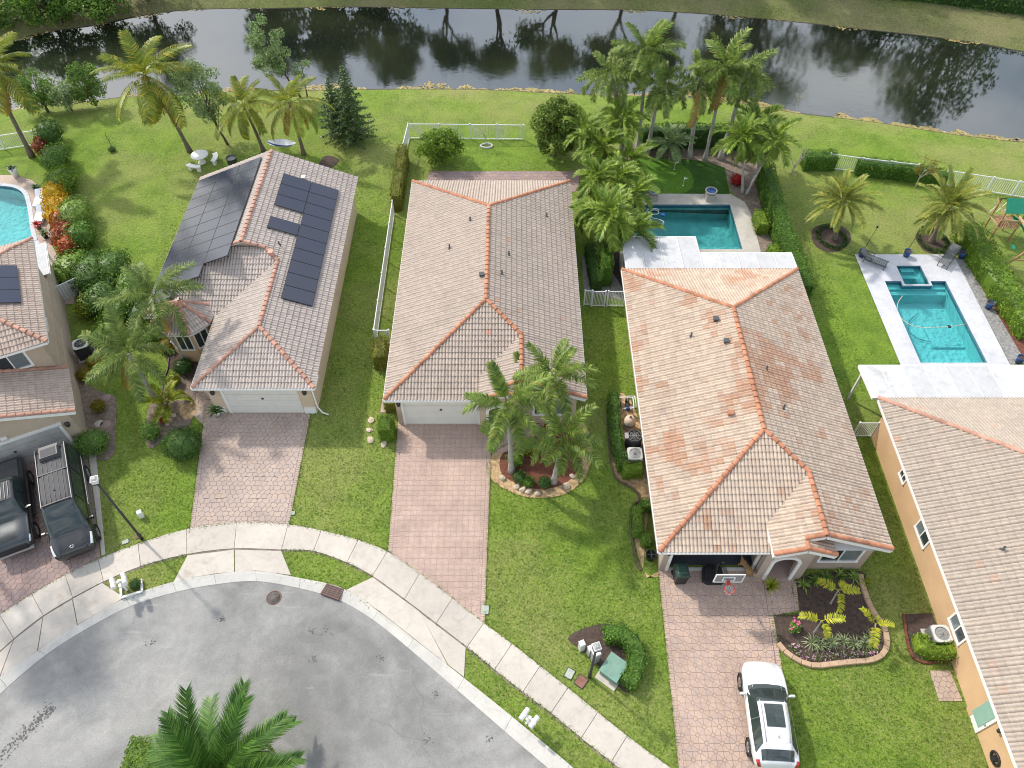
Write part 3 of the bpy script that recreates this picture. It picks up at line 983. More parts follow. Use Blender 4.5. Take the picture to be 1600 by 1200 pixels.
pool = thing('swimming_pool', 'bright turquoise pool with a square spa inlet in a pale stone deck', 'swimming pool')
basin(pool, POOL4, 1.2, -0.08, (M['plaster'], M['pool_water']),
      [(P4X0, P4Y1 - 0.42, P4X0 + 1.05, P4Y1, -0.3), (P4X1 - 1.0, P4Y1 - 0.42, P4X1, P4Y1, -0.3), (P4X0, P4Y1 - 0.8, P4X1, P4Y1 - 0.42, -0.45),
       (P4X0, P4Y0, P4X0 + 1.5, P4Y0 + 0.4, -0.4), (P4X0 + 2.0, P4Y0 + 2.2, P4X0 + 4.1, P4Y0 + 4.3, -1.05)])
sp = thing('spa', 'small square spa at the head of the bright turquoise pool', 'spa')
sx0, sx1, sy0, sy1 = SPA4[0][0], SPA4[1][0], SPA4[0][1], SPA4[2][1]
basin(sp, SPA4, 0.95, -0.06, (M['plaster'], M['pool_water']),
      [(sx0, sy0, sx0 + 0.33, sy1, -0.42), (sx1 - 0.4, sy0, sx1, sy1, -0.42), (sx0 + 0.33, sy1 - 0.75, sx1 - 0.4, sy1, -0.42), (sx0 + 0.33, sy1 - 0.35, sx1 - 0.4, sy1, -0.2)])
dk = [(23.22, 39.33), (29.90, 39.30), (29.75, 29.46)]
deck4 = [(dk[0][0], 25.0), (27.0, 25.0), (dk[2][0], dk[2][1] - 1), (dk[1][0], dk[1][1]), (dk[0][0], dk[0][1])]
X0d = dk[0][0]
deck4 = [(X0d, 24.95), (30.0, 24.95), (30.0, 28.4), (dk[2][0], 28.4), (dk[1][0] + 0.0, dk[1][1]), (X0d, dk[0][1])]
sheet_holes('stone_deck', deck4, [POOL4, SPA4], 0.05, M['marble'])

pool = thing('swimming_pool', 'curved turquoise pool at the left edge beside the brown paved deck', 'swimming pool')
basin(pool, POOL0, 1.15, -0.08, (M['plaster'], M['pool_water']))
deck0 = [(-41.86, 48.33), (-38.43, 48.17), (-37.18, 48.17), (-35.78, 47.54), (-34.52, 46.39), (-33.41, 44.32), (-32.50, 42.41), (-31.48, 40.18), (-28.41, 36.00), (-28.02, 34.66), (-30.20, 34.37), (-35.50, 34.37)]
d0b = sheet_holes('pool_deck', deck0, [POOL0], 0.035, M['paver_sand'])
m = MB()
for i in range(len(POOL0)):
    a, b = Vector(POOL0[i]), Vector(POOL0[(i + 1) % len(POOL0)])
    d = (b - a)
    if d.length < 1e-4: continue
    d.normalize(); nn = Vector((d.y, -d.x))
    if area2(POOL0) < 0: nn = -nn
    m.add([(a.x, a.y, 0.06), (b.x, b.y, 0.06), (b.x + nn.x * 0.3, b.y + nn.y * 0.3, 0.06), (a.x + nn.x * 0.3, a.y + nn.y * 0.3, 0.06)], [(0, 1, 2, 3)])
m.build('coping', M['marble'], pool)

# ---------------------------------------------------------------- beds, greens and other ground covers
BEDS = []
def bed(name, pts, z, mat):
    BEDS.append(pts)
    return sheet(name, pts, z, mat)
bed('putting_green_fringe', [(9.30, 49.94), (11.81, 50.43), (14.69, 49.94), (16.11, 49.12), (15.93, 45.94), (8.67, 45.94)], 0.010, M['green_dark'])
bed('putting_green', smooth([(9.06, 49.94), (10.08, 50.35), (11.30, 50.26), (12.68, 49.61), (13.42, 48.64), (13.51, 47.31), (12.93, 46.24), (11.72, 45.94), (9.37, 45.94), (8.29, 46.92)], 5, True), 0.016, M['green'])
bed('mulch_bed', [(8.77, 52.20), (13.07, 52.46), (18.44, 51.60), (18.93, 49.12), (18.42, 39.21), (16.82, 39.21), (17.04, 43.67), (16.83, 44.97), (16.07, 46.16), (16.11, 49.12), (14.69, 49.94), (11.81, 50.43), (8.81, 49.94)], 0.006, M['mulch_grey'])
bed('mulch_bed', [(4.72, 39.21), (6.15, 39.21), (7.27, 35.82), (7.19, 34.94), (4.66, 35.82)], 0.012, M['gravel'])
bed('mulch_bed', [(6.81, 46.16), (8.22, 46.16), (8.01, 39.53), (7.57, 35.82), (6.33, 36.00), (6.16, 40.51)], 0.006, M['mulch'])
BED3 = smooth([(12.32, 14.08), (13.62, 14.23), (13.77, 15.91), (17.09, 16.31), (16.94, 15.25), (17.12, 14.20), (17.46, 13.52), (17.29, 12.77), (16.87, 12.15), (16.04, 11.92), (15.02, 11.80), (13.96, 11.72), (13.08, 11.92), (12.53, 12.33), (12.21, 12.74)], 4, True)
bed('flower_bed', BED3, 0.014, M['mulch'])
BED2 = smooth([(-1.19, 23.08), (0.00, 24.01), (1.82, 25.76), (3.80, 25.54), (4.42, 24.01), (4.13, 22.13), (3.38, 21.06), (2.35, 20.52), (1.01, 20.44), (-0.17, 20.83), (-1.20, 21.73)], 4, True)
bed('wood_chip_ring', BED2, 0.010, M['chips'])
BED2B = smooth([(-0.63, 22.95), (0.18, 23.92), (1.81, 25.54), (3.43, 25.32), (3.88, 23.79), (3.54, 22.13), (2.72, 21.26), (1.52, 20.94), (0.41, 21.26), (-0.51, 21.85)], 4, True)
bed('mulch_bed', BED2B, 0.016, M['mulch_red'])
bed('wood_chip_bed', smooth([(5.62, 27.05), (6.83, 26.91), (7.40, 22.13), (6.44, 16.41), (7.15, 16.31), (7.11, 16.01), (6.52, 16.24), (6.23, 17.44), (6.23, 19.05), (6.49, 19.98), (6.72, 20.56), (6.26, 21.06), (5.62, 21.45), (5.37, 22.54), (5.34, 24.44)], 3, True), 0.010, M['chips'])
bed('mulch_bed', [(18.47, 14.14), (19.82, 14.20), (20.09, 12.03), (18.29, 12.03)], 0.010, M['mulch'])
bed('gravel_strip', [(29.90, 38.95), (30.46, 38.95), (30.85, 30.07), (29.83, 29.46)], 0.012, M['gravel'])
bed('mulch_strip', [(30.54, 39.40), (30.95, 39.21), (31.42, 30.68), (30.80, 29.97)], 0.018, M['mulch_red'])
for k, pts in enumerate(([(20.90, 41.72), (21.61, 42.41), (22.77, 42.54), (23.49, 41.72), (23.28, 40.64), (22.33, 39.72), (21.35, 39.66), (20.75, 40.38)],
                         [(27.91, 41.04), (28.54, 41.85), (29.57, 41.99), (30.13, 41.04), (29.97, 40.11), (28.95, 39.46), (28.09, 39.72)])):
    bed('tree_ring_mulch', smooth(pts, 4, True), 0.012, M['mulch'])
bed('mulch_bed', smooth([(2.60, 12.92), (3.13, 13.37), (4.35, 13.68), (5.52, 13.37), (6.03, 12.62), (5.76, 11.46), (5.25, 10.57), (4.70, 10.84), (3.78, 11.89), (3.37, 12.33)], 4, True), 0.010, M['mulch'])
bed('gravel_bed', smooth([(-26.88, 30.84), (-26.10, 30.84), (-24.77, 28.09), (-23.59, 27.38), (-22.81, 26.91), (-21.94, 24.01), (-21.73, 23.58), (-21.91, 22.83), (-22.64, 22.95), (-23.86, 24.44)], 4, True), 0.010, M['mulch_grey'])
bed('mulch_bed', smooth([(-20.76, 26.22), (-20.52, 27.05), (-20.19, 28.09), (-19.33, 28.82), (-18.33, 27.85), (-18.09, 25.54), (-18.26, 24.79), (-19.16, 24.44), (-19.69, 23.58), (-20.24, 24.01)], 4, True), 0.010, M['mulch_grey'])
bed('wood_chip_patch', smooth([(-19.00, 26.22), (-18.58, 26.68), (-18.07, 26.58), (-18.06, 25.67), (-18.53, 25.54)], 4, True), 0.016, M['chips'])
bed('mulch_bed', smooth([(-20.96, 30.84), (-20.42, 32.16), (-18.64, 32.16), (-18.59, 30.07), (-18.57, 28.09), (-19.52, 28.82), (-20.42, 29.31)], 4, True), 0.010, M['mulch'])
bed('mulch_patch', smooth([(-14.68, 47.46), (-14.53, 50.51), (-13.24, 50.10), (-13.80, 48.88)], 3, True), 0.008, M['mulch'])

# ================================================================ HOUSES
TW, TE = 0.356, 0.335            # roof tile width and exposure
def tile_verts():
    vs, fs = [], []
    n = 8
    for row in range(2):
        y = -0.03 if row == 0 else TE + 0.02
        zb = 0.048 if row == 0 else 0.004
        for k in range(n + 1):
            x = TW * k / n
            z = zb + 0.072 * math.sqrt(abs(math.sin(math.pi * k / 4)))
            vs.append((x, y, z))
    for k in range(n + 1):
        vs.append((TW * k / n, -0.03, vs[k][2]))
    for k in range(n + 1):
        vs.append((TW * k / n, -0.025, -0.01))
    for k in range(n):
        fs.append((k, k + 1, n + 2 + k, n + 1 + k))
    for k in range(n):
        fs.append((2 * (n + 1) + k + 1, 2 * (n + 1) + k, 3 * (n + 1) + k, 3 * (n + 1) + k + 1))
    return vs, fs, [True] * n + [False] * n
TV, TF, TS = tile_verts()
TILE_MB = MB(); TILE_MB.add(TV, TF); TILE_MB.sm = list(TS)
TILE_ME = TILE_MB.mesh('roof_tile', M['tile'])
def cap_mesh(name, mat):
    m = MB()
    vs, fs = [], []
    n = 8
    for row, (x, r) in enumerate(((-0.02, 0.128), (0.40, 0.100))):
        for k in range(n + 1):
            t = math.pi * k / n
            vs.append((x, r * math.cos(t), r * math.sin(t) * 0.85 + (0.035 if row == 0 else 0.0)))
    for k in range(n):
        fs.append((k, n + 1 + k, n + 2 + k, k + 1))
    m.add(vs, fs, 0, True)
    m.add([vs[k] for k in range(n + 1)], [tuple(range(n + 1))])
    return m.mesh(name, mat)
CAP_ME = cap_mesh('ridge_tile', M['cap'])
CAP_PALE_ME = cap_mesh('ridge_tile', M['cap_pale'])

class House:
    def __init__(s, name, label, loc, rz, wall_mat, tint, cap_me, cat='house'):
        s.root = thing(name, label, cat, (loc[0], loc[1], 0), rz)
        s.mw = Matrix.Translation((loc[0], loc[1], 0)) @ Matrix.Rotation(rz, 4, 'Z')
        s.wall_mat, s.tint, s.cap_me = wall_mat, tint, cap_me
        s.deck = MB()
        s.full = []          # whole tiles: (matrix, colour)
        s.part = bmesh.new() # tiles cut by hips and valleys
        s.lay = s.part.loops.layers.float_color.new('tcol')
        s.caps = []
    def plane(s, polys, origin, u, slope, eaves=()):
        """tiles laid on convex outlines (x, y of the plan); u runs along the eave, the roof rises to the left of u"""
        u = Vector((u[0], u[1], 0)).normalized()
        h = Vector((-u.y, u.x, 0))
        L = math.sqrt(1 + slope * slope)
        sv = (h + Vector((0, 0, slope))) / L
        nv = u.cross(sv)
        o = Vector(origin)
        def z_at(p):
            return o.z + slope * ((Vector((p[0], p[1], 0)) - Vector((o.x, o.y, 0))).dot(h))
        for poly in polys:
            if area2(poly) < 0:
                poly = poly[::-1]
            P3 = [Vector((p[0], p[1], z_at(p))) for p in poly]
            s.deck.poly3([p - nv * 0.012 for p in P3])
            ab = [((p - o).dot(u), (p - o).dot(sv)) for p in P3]
            a0, a1 = min(a for a, b in ab), max(a for a, b in ab)
            b0, b1 = min(b for a, b in ab), max(b for a, b in ab)
            i0, i1 = math.floor(a0 / TW - 1e-6), math.ceil(a1 / TW + 1e-6)
            j0, j1 = math.floor(b0 / TE + 1e-6), math.ceil(b1 / TE - 1e-6)
            n = len(ab)
            eave_edges = set()
            for k in range(n):
                if abs(ab[k][1]) < 0.02 and abs(ab[(k + 1) % n][1]) < 0.02:
                    eave_edges.add(k)
            for j in range(j0, j1):
                for i in range(i0, i1):
                    rect = [(i * TW, j * TE), (i * TW + TW, j * TE), (i * TW + TW, j * TE + TE), (i * TW, j * TE + TE)]
                    q = clip(rect, ab)
                    if len(q) < 3:
                        continue
                    f = abs(area2(q)) / (TW * TE)
                    if f < 0.01:
                        continue
                    pos = o + u * (i * TW) + sv * (j * TE)
                    c = o + u * ((i + 0.5) * TW) + sv * ((j + 0.5) * TE)
                    colr = s.tint(c)
                    rot = Matrix((u, sv, nv)).transposed().to_4x4()
                    rot.translation = pos
                    w = (random.random() - 0.5) * 0.03
                    rot = rot @ Matrix.Rotation(w, 4, 'X') @ Matrix.Rotation((random.random() - 0.5) * 0.012, 4, 'Z')
                    if f > 0.995:
                        s.full.append((rot, colr))
                        continue
                    b = s.part
                    nvv = [b.verts.new(rot @ Vector(v)) for v in TV]
                    nf = []
                    for fi, ff in enumerate(TF):
                        face = b.faces.new([nvv[k] for k in ff])
                        face.smooth = TS[fi]
                        for l in face.loops:
                            l[s.lay] = (*colr, 1)
                        nf.append(face)
                    geom = nvv + list({e for f_ in nf for e in f_.edges}) + nf
                    for k in range(n):
                        if k in eave_edges:
                            continue
                        pa_, pb_ = P3[k], P3[(k + 1) % n]
                        ed = (pb_ - pa_)
                        out = ed.cross(nv)
                        if out.length < 1e-6:
                            continue
                        r_ = bmesh.ops.bisect_plane(b, geom=geom, plane_co=pa_, plane_no=out.normalized(), clear_outer=True)
                        geom = [g for g in r_['geom'] if g.is_valid]
                        if not geom:
                            break
        return z_at
    def cap(s, p, q, lift=0.045):
        p, q = Vector(p), Vector(q)
        d = q - p
        L = d.length
        n = max(1, round(L / 0.385))
        step = L / n
        x = d.normalized()
        z = Vector((0, 0, 1)); z = (z - x * z.dot(x)).normalized()
        y = z.cross(x)
        for k in range(n):
            rot = Matrix((x, y, z)).transposed().to_4x4()
            rot.translation = p + x * (k * step) + Vector((0, 0, lift))
            s.caps.append(rot)
    def finish(s, keep=300):
        roof = s.deck.build('roof', M['underlay'], s.root)
        s.roof = roof
        scored = []
        for k, (mt, c) in enumerate(s.full):
            w = s.mw @ mt.translation
            scored.append((not in_view(w, -0.02), (w - CAM).length, k))
        scored.sort()
        near = [k for _, _, k in scored[:keep]]
        far = [k for _, _, k in scored[keep:]]
        for k in near:
            mt, c = s.full[k]
            o = bpy.data.objects.new('roof_tile', TILE_ME)
            o.matrix_local = mt
            o['tcol'] = [float(x) for x in c] + [1.0]
            link(o, roof)
            o.matrix_local = mt
        tv = np.array(TV)
        nT, nV = len(far), len(TV)
        V = np.zeros((nT, nV, 3)); C = np.zeros((nT, 4))
        for a, k in enumerate(far):
            mt, c = s.full[k]
            A = np.array(mt)
            V[a] = tv @ A[:3, :3].T + A[:3, 3]
            C[a] = (*c, 1)
        me = bpy.data.meshes.new('roof_tiles')
        F = np.array(TF)
        faces = (F[None] + (np.arange(nT) * nV)[:, None, None]).reshape(-1, 4)
        pv = np.array([v.co for v in s.part.verts]) if len(s.part.verts) else np.zeros((0, 3))
        s.part.verts.index_update()
        pf = [[v.index + nT * nV for v in f.verts] for f in s.part.faces]
        me.from_pydata(np.concatenate([V.reshape(-1, 3), pv]), [], faces.tolist() + pf)
        at = me.attributes.new('tcol', 'FLOAT_COLOR', 'CORNER')
        cc = np.repeat(np.repeat(C, len(TF), 0), 4, 0).reshape(-1)
        pc = []
        for f in s.part.faces:
            for l in f.loops:
                pc.extend(l[s.lay])
        at.data.foreach_set('color', np.concatenate([cc, np.array(pc)]) if pc else cc)
        sm = list(TS) * nT + [f.smooth for f in s.part.faces]
        me.polygons.foreach_set('use_smooth', sm)
        me.materials.append(M['tile'])
        me.update()
        o = bpy.data.objects.new('roof_tiles', me)
        link(o, roof)
        o['kind'] = 'stuff'
        for mt in s.caps:
            o = bpy.data.objects.new('ridge_tile', s.cap_me)
            link(o, roof)
            o.matrix_local = mt
        s.part.free()
    def wall_box(s, m, outline, z0, z1):
        m.prism(outline, z0, z1)

def framed_window(parent, c, along, w, h, out, frame_mat, glass, mull=1, fw=0.09, sill=True, horiz=0, name='window'):
    """frame, panes and mullions on a wall; c is the centre of the opening on the wall face"""
    a = Vector((along[0], along[1], 0)).normalized()
    n = Vector((out[0], out[1], 0)).normalized()
    up = Vector((0, 0, 1))
    c = Vector(c)
    m = MB()
    def bar(ca, cz, la, lz, d=0.05):
        p = c + a * ca + up * cz + n * (d / 2 - 0.01)
        vs = []
        for i in (-1, 1):
            for j, k in ((-1, -1), (1, -1), (1, 1), (-1, 1)):
                vs.append(p + n * (i * d / 2) + a * (j * la / 2) + up * (k * lz / 2))
        m.add(vs, [(3, 2, 1, 0), (4, 5, 6, 7), (0, 1, 5, 4), (1, 2, 6, 5), (2, 3, 7, 6), (3, 0, 4, 7)])
    bar(0, h / 2 + fw / 2, w + 2 * fw, fw)
    bar(0, -h / 2 - fw / 2, w + 2 * fw, fw, 0.09 if sill else 0.05)
    bar(-w / 2 - fw / 2, 0, fw, h)
    bar(w / 2 + fw / 2, 0, fw, h)
    for k in range(mull):
        bar(-w / 2 + w * (k + 1) / (mull + 1), 0, 0.06, h, 0.045)
    for k in range(horiz):
        bar(0, -h / 2 + h * (k + 1) / (horiz + 1), w, 0.05, 0.044)
    o = m.build(name, frame_mat, parent)
    nx = mull + 1
    for k in range(nx):
        x0, x1 = -w / 2 + w * k / nx + 0.02, -w / 2 + w * (k + 1) / nx - 0.02
        g = MB()
        p = [c + a * x0 - up * h / 2, c + a * x1 - up * h / 2, c + a * x1 + up * h / 2, c + a * x0 + up * h / 2]
        g.poly3([q + n * 0.012 for q in p])
        gl = glass[k % len(glass)] if isinstance(glass, (list, tuple)) else glass
        g.build('pane', gl, o)
    return o

def panel_door(parent, x0, x1, y, z1, mat, out=-1, rows=4):
    """sectional garage door facing -y"""
    root = MB()
    root.box(((x0 + x1) / 2, y + 0.04, z1 / 2), (x1 - x0, 0.03, z1))
    d = root.build('garage_door', mat, parent)
    h = z1 / rows
    for k in range(rows):
        m = MB()
        m.box(((x0 + x1) / 2, y + 0.005, h * (k + 0.5)), (x1 - x0 - 0.01, 0.04, h - 0.022))
        n = 8
        for i in range(n):
            w = (x1 - x0) / n
            m.box((x0 + w * (i + 0.5), y - 0.018, h * (k + 0.5)), (w - 0.14, 0.012, h - 0.16))
        m.build('door_panel', mat, d)
    m = MB()
    m.box(((x0 + x1) / 2, y - 0.04, h * 2.4), (0.12, 0.05, 0.10))
    m.build('handle', M['darkgrey'], d)
    return d

def gutter(house, pts, z):
    for a, b in zip(pts, pts[1:]):
        m = MB()
        m.bar((a[0], a[1], z), (b[0], b[1], z), 0.12, 0.13)
        m.build('gutter', M['gutter'], house.root)

def vent_pipe(house, x, y, z, r=0.05, h=0.35, mat=None):
    m = MB()
    m.lathe([(r * 2.4, -0.1), (r * 2.2, 0.05), (r, 0.10), (r, h), (r * 0.75, h), (r * 0.7, h - 0.1)], (x, y, z), 10)
    m.build('vent_pipe', mat or M['darkgrey'], house.root)
def box_vent(house, x, y, z, mat):
    m = MB()
    m.box((x, y, z + 0.10), (0.22, 0.22, 0.26)); m.box((x, y, z + 0.25), (0.28, 0.28, 0.04))
    m.build('roof_vent', mat, house.root)

def tint_fn(base, var, stains, seed, dim=0.5):
    rr = random.Random(seed)
    off = Vector((seed * 13.1, seed * 7.7, 0))
    def f(c):
        v = 1 + rr.uniform(-var, var)
        colr = [x * v for x in base]
        for (sc_, th, amt, sc_col) in stains:
            k = noise.noise((c + off) * sc_) * 0.6 + noise.noise((c + off) * sc_ * 3.1) * 0.4
            k = k + rr.uniform(-0.16, 0.16)
            t = max(0, min(1, (k - th) / 0.22)) * amt
            colr = [a * (1 - t) + b * t for a, b in zip(colr, sc_col)]
        return colr
    return f

S = 0.40
EZ = 2.75
def model_a(name, label, ox, oy, wall_mat, tint, open_garage, roofvents):
    """one-storey house: garage wing at the left, arched entry and window at the right, hipped at the back"""
    H_ = House(name, label, (ox, oy), 0, wall_mat, tint, CAP_ME)
    W, D = 10.7, 18.85
    r = W / 2
    ax, ay = r, r                     # front apex of the ridge
    bx = 7.28; by = W - bx            # the front gable's ridge begins here
    cx0 = 5.08
    by = 3.42
    fy = 0.10
    # west slope
    zW = H_.plane([[(0, 0), (r, r), (r, D - r), (0, D)]], (0, D, EZ), (0, -1), S)
    # east slope: eave runs +y
    zE = H_.plane([[(W, by), (W, D), (r, D - r), (r, r), (bx, by)], [(W, fy), (W, by), (bx, by), (bx, fy)]], (W, 0, EZ), (0, 1), S)
    # north hip
    H_.plane([[(0, D), (r, D - r), (W, D)]], (W, D, EZ), (-1, 0), S)
    # south hip over the garage
    vy = by - (bx - cx0)
    H_.plane([[(0, 0), (cx0, 0), (cx0, cx0)], [(cx0, vy), (bx, by), (r, r), (cx0, cx0)]], (0, 0, EZ), (1, 0), S)
    # west slope of the front gable and entry
    zb = EZ + S * (W - bx)
    ex = 6.45; efy = -0.42
    zc = zb - S * (bx - cx0)
    H_.plane([[(cx0, efy), (ex, efy), (ex, by - (bx - ex)), (cx0, vy)], [(ex, fy), (bx, fy), (bx, by), (ex, by - (bx - ex))]], (cx0, 10, zc), (0, -1), S)
    ze = zb - S * (bx - ex)
    ex2 = 7.85
    H_.plane([[(ex, efy), (ex2, efy), (ex2, 0.42), (ex, 0.42)]], (ex2, -0.42, ze - S * (ex2 - ex)), (0, 1), S)
    za = EZ + S * r
    c = H_.cap
    c((r, r, za), (r, D - r, za))
    c((0, 0, EZ), (r, r, za)); c((bx, by, zb), (r, r, za)); c((0, D, EZ), (r, D - r, za)); c((W, D, EZ), (r, D - r, za))
    c((bx, fy, zb), (bx, by, zb))
    c((W, fy + 0.04, EZ), (bx, fy + 0.04, zb)); c((ex, fy + 0.04, ze), (bx, fy + 0.04, zb))
    c((ex, efy, ze), (ex, fy, ze)); c((cx0, efy + 0.04, zc), (ex, efy + 0.04, ze)); c((ex2, efy + 0.04, ze - S * (ex2 - ex)), (ex, efy + 0.04, ze))
    H_.finish()
    root = H_.root
    o = 0.42
    # walls
    m = MB()
    gx0, gx1 = 0.86, 5.45
    if not open_garage:
        m.prism([(o, o), (5.10, o), (5.10, 2.4), (W - o, 2.4), (W - o, D - o), (o, D - o)], -0.05, EZ + 0.02)
    else:
        m.prism([(o, 6.0), (W - o, 6.0), (W - o, D - o), (o, D - o)], -0.05, EZ + 0.02)
        m.box((o + 0.11, 3.2, EZ / 2), (0.22, 5.56, EZ)); m.box((o + 0.22, o + 0.11, EZ / 2 - 0.01), (0.42, 0.30, EZ))
        m.box((5.20, 3.2, EZ / 2), (0.22, 5.56, EZ))
        m.box((2.9, o + 0.14, EZ - 0.20), (4.3, 0.25, 0.36))
        m.prism([(5.9, 2.4), (W - o, 2.4), (W - o, 5.99), (5.9, 5.99)], -0.05, EZ)
    # right wing wall with its gable, and the entry arch wall
    gw0, gw1 = 7.10, W - o
    m.box(((gw0 + gw1) / 2, 1.43, EZ / 2), (gw1 - gw0, 1.95, EZ))
    zg = lambda x: min(EZ + S * (W - x), zb - S * (bx - x) if x < bx else 99) - 0.07
    m.add([(gw0, 0.46, EZ - 0.3), (gw1, 0.46, EZ - 0.3), (gw1, 0.46, zg(gw1)), (bx, 0.46, zg(bx)), (gw0, 0.46, zg(gw0))], [(0, 1, 2, 3, 4)])
    # arch wall: a slab with an arched opening between x=5.35 and 6.75
    xa, xb = 5.02, 7.25
    yA = -0.05
    ox0, ox1, zs = 5.45, 6.72, 1.75
    arch = [(ox0, 0.0)] + [((ox0 + ox1) / 2 - (ox1 - ox0) / 2 * math.cos(math.pi * k / 12), zs + (ox1 - ox0) / 2 * 0.85 * math.sin(math.pi * k / 12)) for k in range(13)] + [(ox1, 0.0)]
    def top(x):
        return (ze - S * (ex - x) if x < ex else ze - S * (x - ex)) - 0.08
    for i in range(1, len(arch) - 2):
        (x0, z0), (x1, z1) = arch[i], arch[i + 1]
        if x1 - x0 < 1e-6: continue
        for y_ in (yA, yA + 0.3):
            q = [(x0, y_, z0), (x1, y_, z1), (x1, y_, top(x1)), (x0, y_, top(x0))]
            m.poly3(q if y_ == yA else q[::-1])
        m.poly3([(x0, yA, z0), (x0, yA + 0.3, z0), (x1, yA + 0.3, z1), (x1, yA, z1)])
    for (x0, x1) in ((xa, ox0), (ox1, xb)):
        q = [(x0, 0), (x1, 0)]
        m.add([(x0, yA, 0), (x1, yA, 0), (x1, yA, top(x1)), (x0, yA, top(x0)), (x0, yA + 0.3, 0), (x1, yA + 0.3, 0), (x1, yA + 0.3, top(x1)), (x0, yA + 0.3, top(x0))],
              [(0, 1, 2, 3), (5, 4, 7, 6), (1, 5, 6, 2), (4, 0, 3, 7)])
    m.build('wall', wall_mat, root)
    # white moulding round the arch
    m = MB()
    for (x0, z0), (x1, z1) in zip(arch, arch[1:]):
        m.bar((x0, yA - 0.03, z0), (x1, yA - 0.03, z1), 0.15, 0.10, up=(0, 1, 0))
    m.build('arch_moulding', M['white'], root)
    # white fascias under the rakes
    m = MB()
    m.bar((W, fy - 0.05, EZ - 0.09), (bx, fy - 0.05, zb - 0.09), 0.05, 0.2)
    m.bar((bx, fy - 0.05, zb - 0.09), (ex, fy - 0.05, ze - 0.09), 0.05, 0.2)
    m.bar((ex, efy - 0.05, ze - 0.09), (cx0, efy - 0.05, zc - 0.09), 0.05, 0.2)
    m.bar((ex, efy - 0.05, ze - 0.09), (ex2, efy - 0.05, ze - S * (ex2 - ex) - 0.09), 0.05, 0.2)
    m.bar((cx0 - 0.03, efy - 0.04, zc - 0.1), (cx0 - 0.03, vy, zc - 0.1), 0.04, 0.25)
    m.bar((0, D - 0.0, EZ - 0.1), (W, D - 0.0, EZ - 0.1), 0.05, 0.18)
    m.build('fascia', M['white'], root)
    m = MB()
    m.add([(0, 0, EZ - 0.08), (0, D, EZ - 0.08), (W, D, EZ - 0.08), (W, fy, EZ - 0.08), (cx0, fy, EZ - 0.08), (cx0, 0, EZ - 0.08)], [(0, 1, 2, 3, 4, 5)])
    m.build('soffit', M['white'], root)
    gutter(H_, [(-0.03, D), (-0.03, -0.05), (cx0 - 0.02, -0.05)], EZ - 0.03)
    gutter(H_, [(W + 0.03, fy), (W + 0.03, D)], EZ - 0.03)
    # front window of the right wing
    wx = 8.9
    fw_ = framed_window(root, (wx, 0.455, 1.55), (1, 0), 1.75, 1.25, (0, -1), M['white'], [M['glass_dark'], M['glass_grey']], 1, 0.11)
    m = MB()
    ar = [(wx - 0.98 + 1.96 * k / 10, 2.28 + 0.22 * math.sin(math.pi * k / 10)) for k in range(11)]
    for (x0, z0), (x1, z1) in zip(ar, ar[1:]):
        m.bar((x0, 0.42, z0), (x1, 0.42, z1), 0.10, 0.10, up=(0, 1, 0))
    m.build('window_head', M['white'], fw_)
    # front door in the recess
    m = MB(); m.box((6.2, 1.25, 0.02), (2.1, 2.7, 0.05)); m.build('porch_floor', M['paver_tan'], root)
    m = MB(); m.box((6.1, 2.36, 1.05), (1.0, 0.06, 2.1)); fd = m.build('front_door', M['wood'], root)
    m = MB(); m.box((6.45, 2.31, 1.0), (0.05, 0.05, 0.14)); m.build('handle', M['grey'], fd)
    # garage
    m = MB()
    for x in (gx0 - 0.07, gx1 - 0.48):
        m.box((x, o - 0.02, 1.15), (0.14, 0.12, 2.3))
    m.box(((gx0 + gx1 - 0.4) / 2, o - 0.02, 2.36), (gx1 - gx0 - 0.1, 0.12, 0.14))
    m.build('garage_trim', M['white'], root)
    if open_garage:
        m = MB(); m.box((2.95, 3.3, 0.03), (4.4, 5.3, 0.05)); m.build('garage_floor', M['slate'], root)
        m = MB(); m.box((2.9, 0.42, 0.045), (4.1, 0.14, 0.05)); m.build('threshold', M['lightgrey'], root)
    else:
        panel_door(root, gx0, gx1 - 0.55, o - 0.005, 2.28, M['offwhite'])
    for x in (0.62, 5.25):
        m = MB()
        m.lathe([(0.05, 0), (0.10, 0.08), (0.12, 0.28), (0.03, 0.36)], (x, o - 0.1, 1.75), 8)
        m.build('wall_lantern', M['bronze'], root)
    for (x, y, k) in roofvents:
        z = zW((x, y)) if x < r else zE((x, y))
        if k == 'p': vent_pipe(H_, x, y, z)
        else: box_vent(H_, x, y, z, M['cap'] if k == 'c' else M['darkgrey'])
    return H_

cream = (0.46, 0.375, 0.315)
T2 = tint_fn((0.405, 0.335, 0.28), 0.05, [(0.5, 0.36, 0.25, (0.37, 0.30, 0.25)), (2.5, 0.52, 0.8, (0.46, 0.23, 0.14))], 2)
T3 = tint_fn((0.47, 0.375, 0.295), 0.09, [(0.33, 0.14, 0.68, (0.40, 0.205, 0.12)), (1.3, 0.36, 0.6, (0.36, 0.22, 0.15)), (2.0, 0.42, 0.5, (0.33, 0.27, 0.25))], 5)
T1 = tint_fn((0.43, 0.37, 0.33), 0.06, [(0.5, 0.35, 0.3, (0.40, 0.34, 0.31))], 3)
T4 = tint_fn((0.385, 0.325, 0.27), 0.05, [(0.4, 0.25, 0.3, (0.38, 0.30, 0.25)), (2.6, 0.40, 0.75, (0.46, 0.26, 0.175))], 4)
T0 = tint_fn((0.42, 0.335, 0.28), 0.09, [(1.2, 0.3, 0.4, (0.40, 0.29, 0.23))], 6)

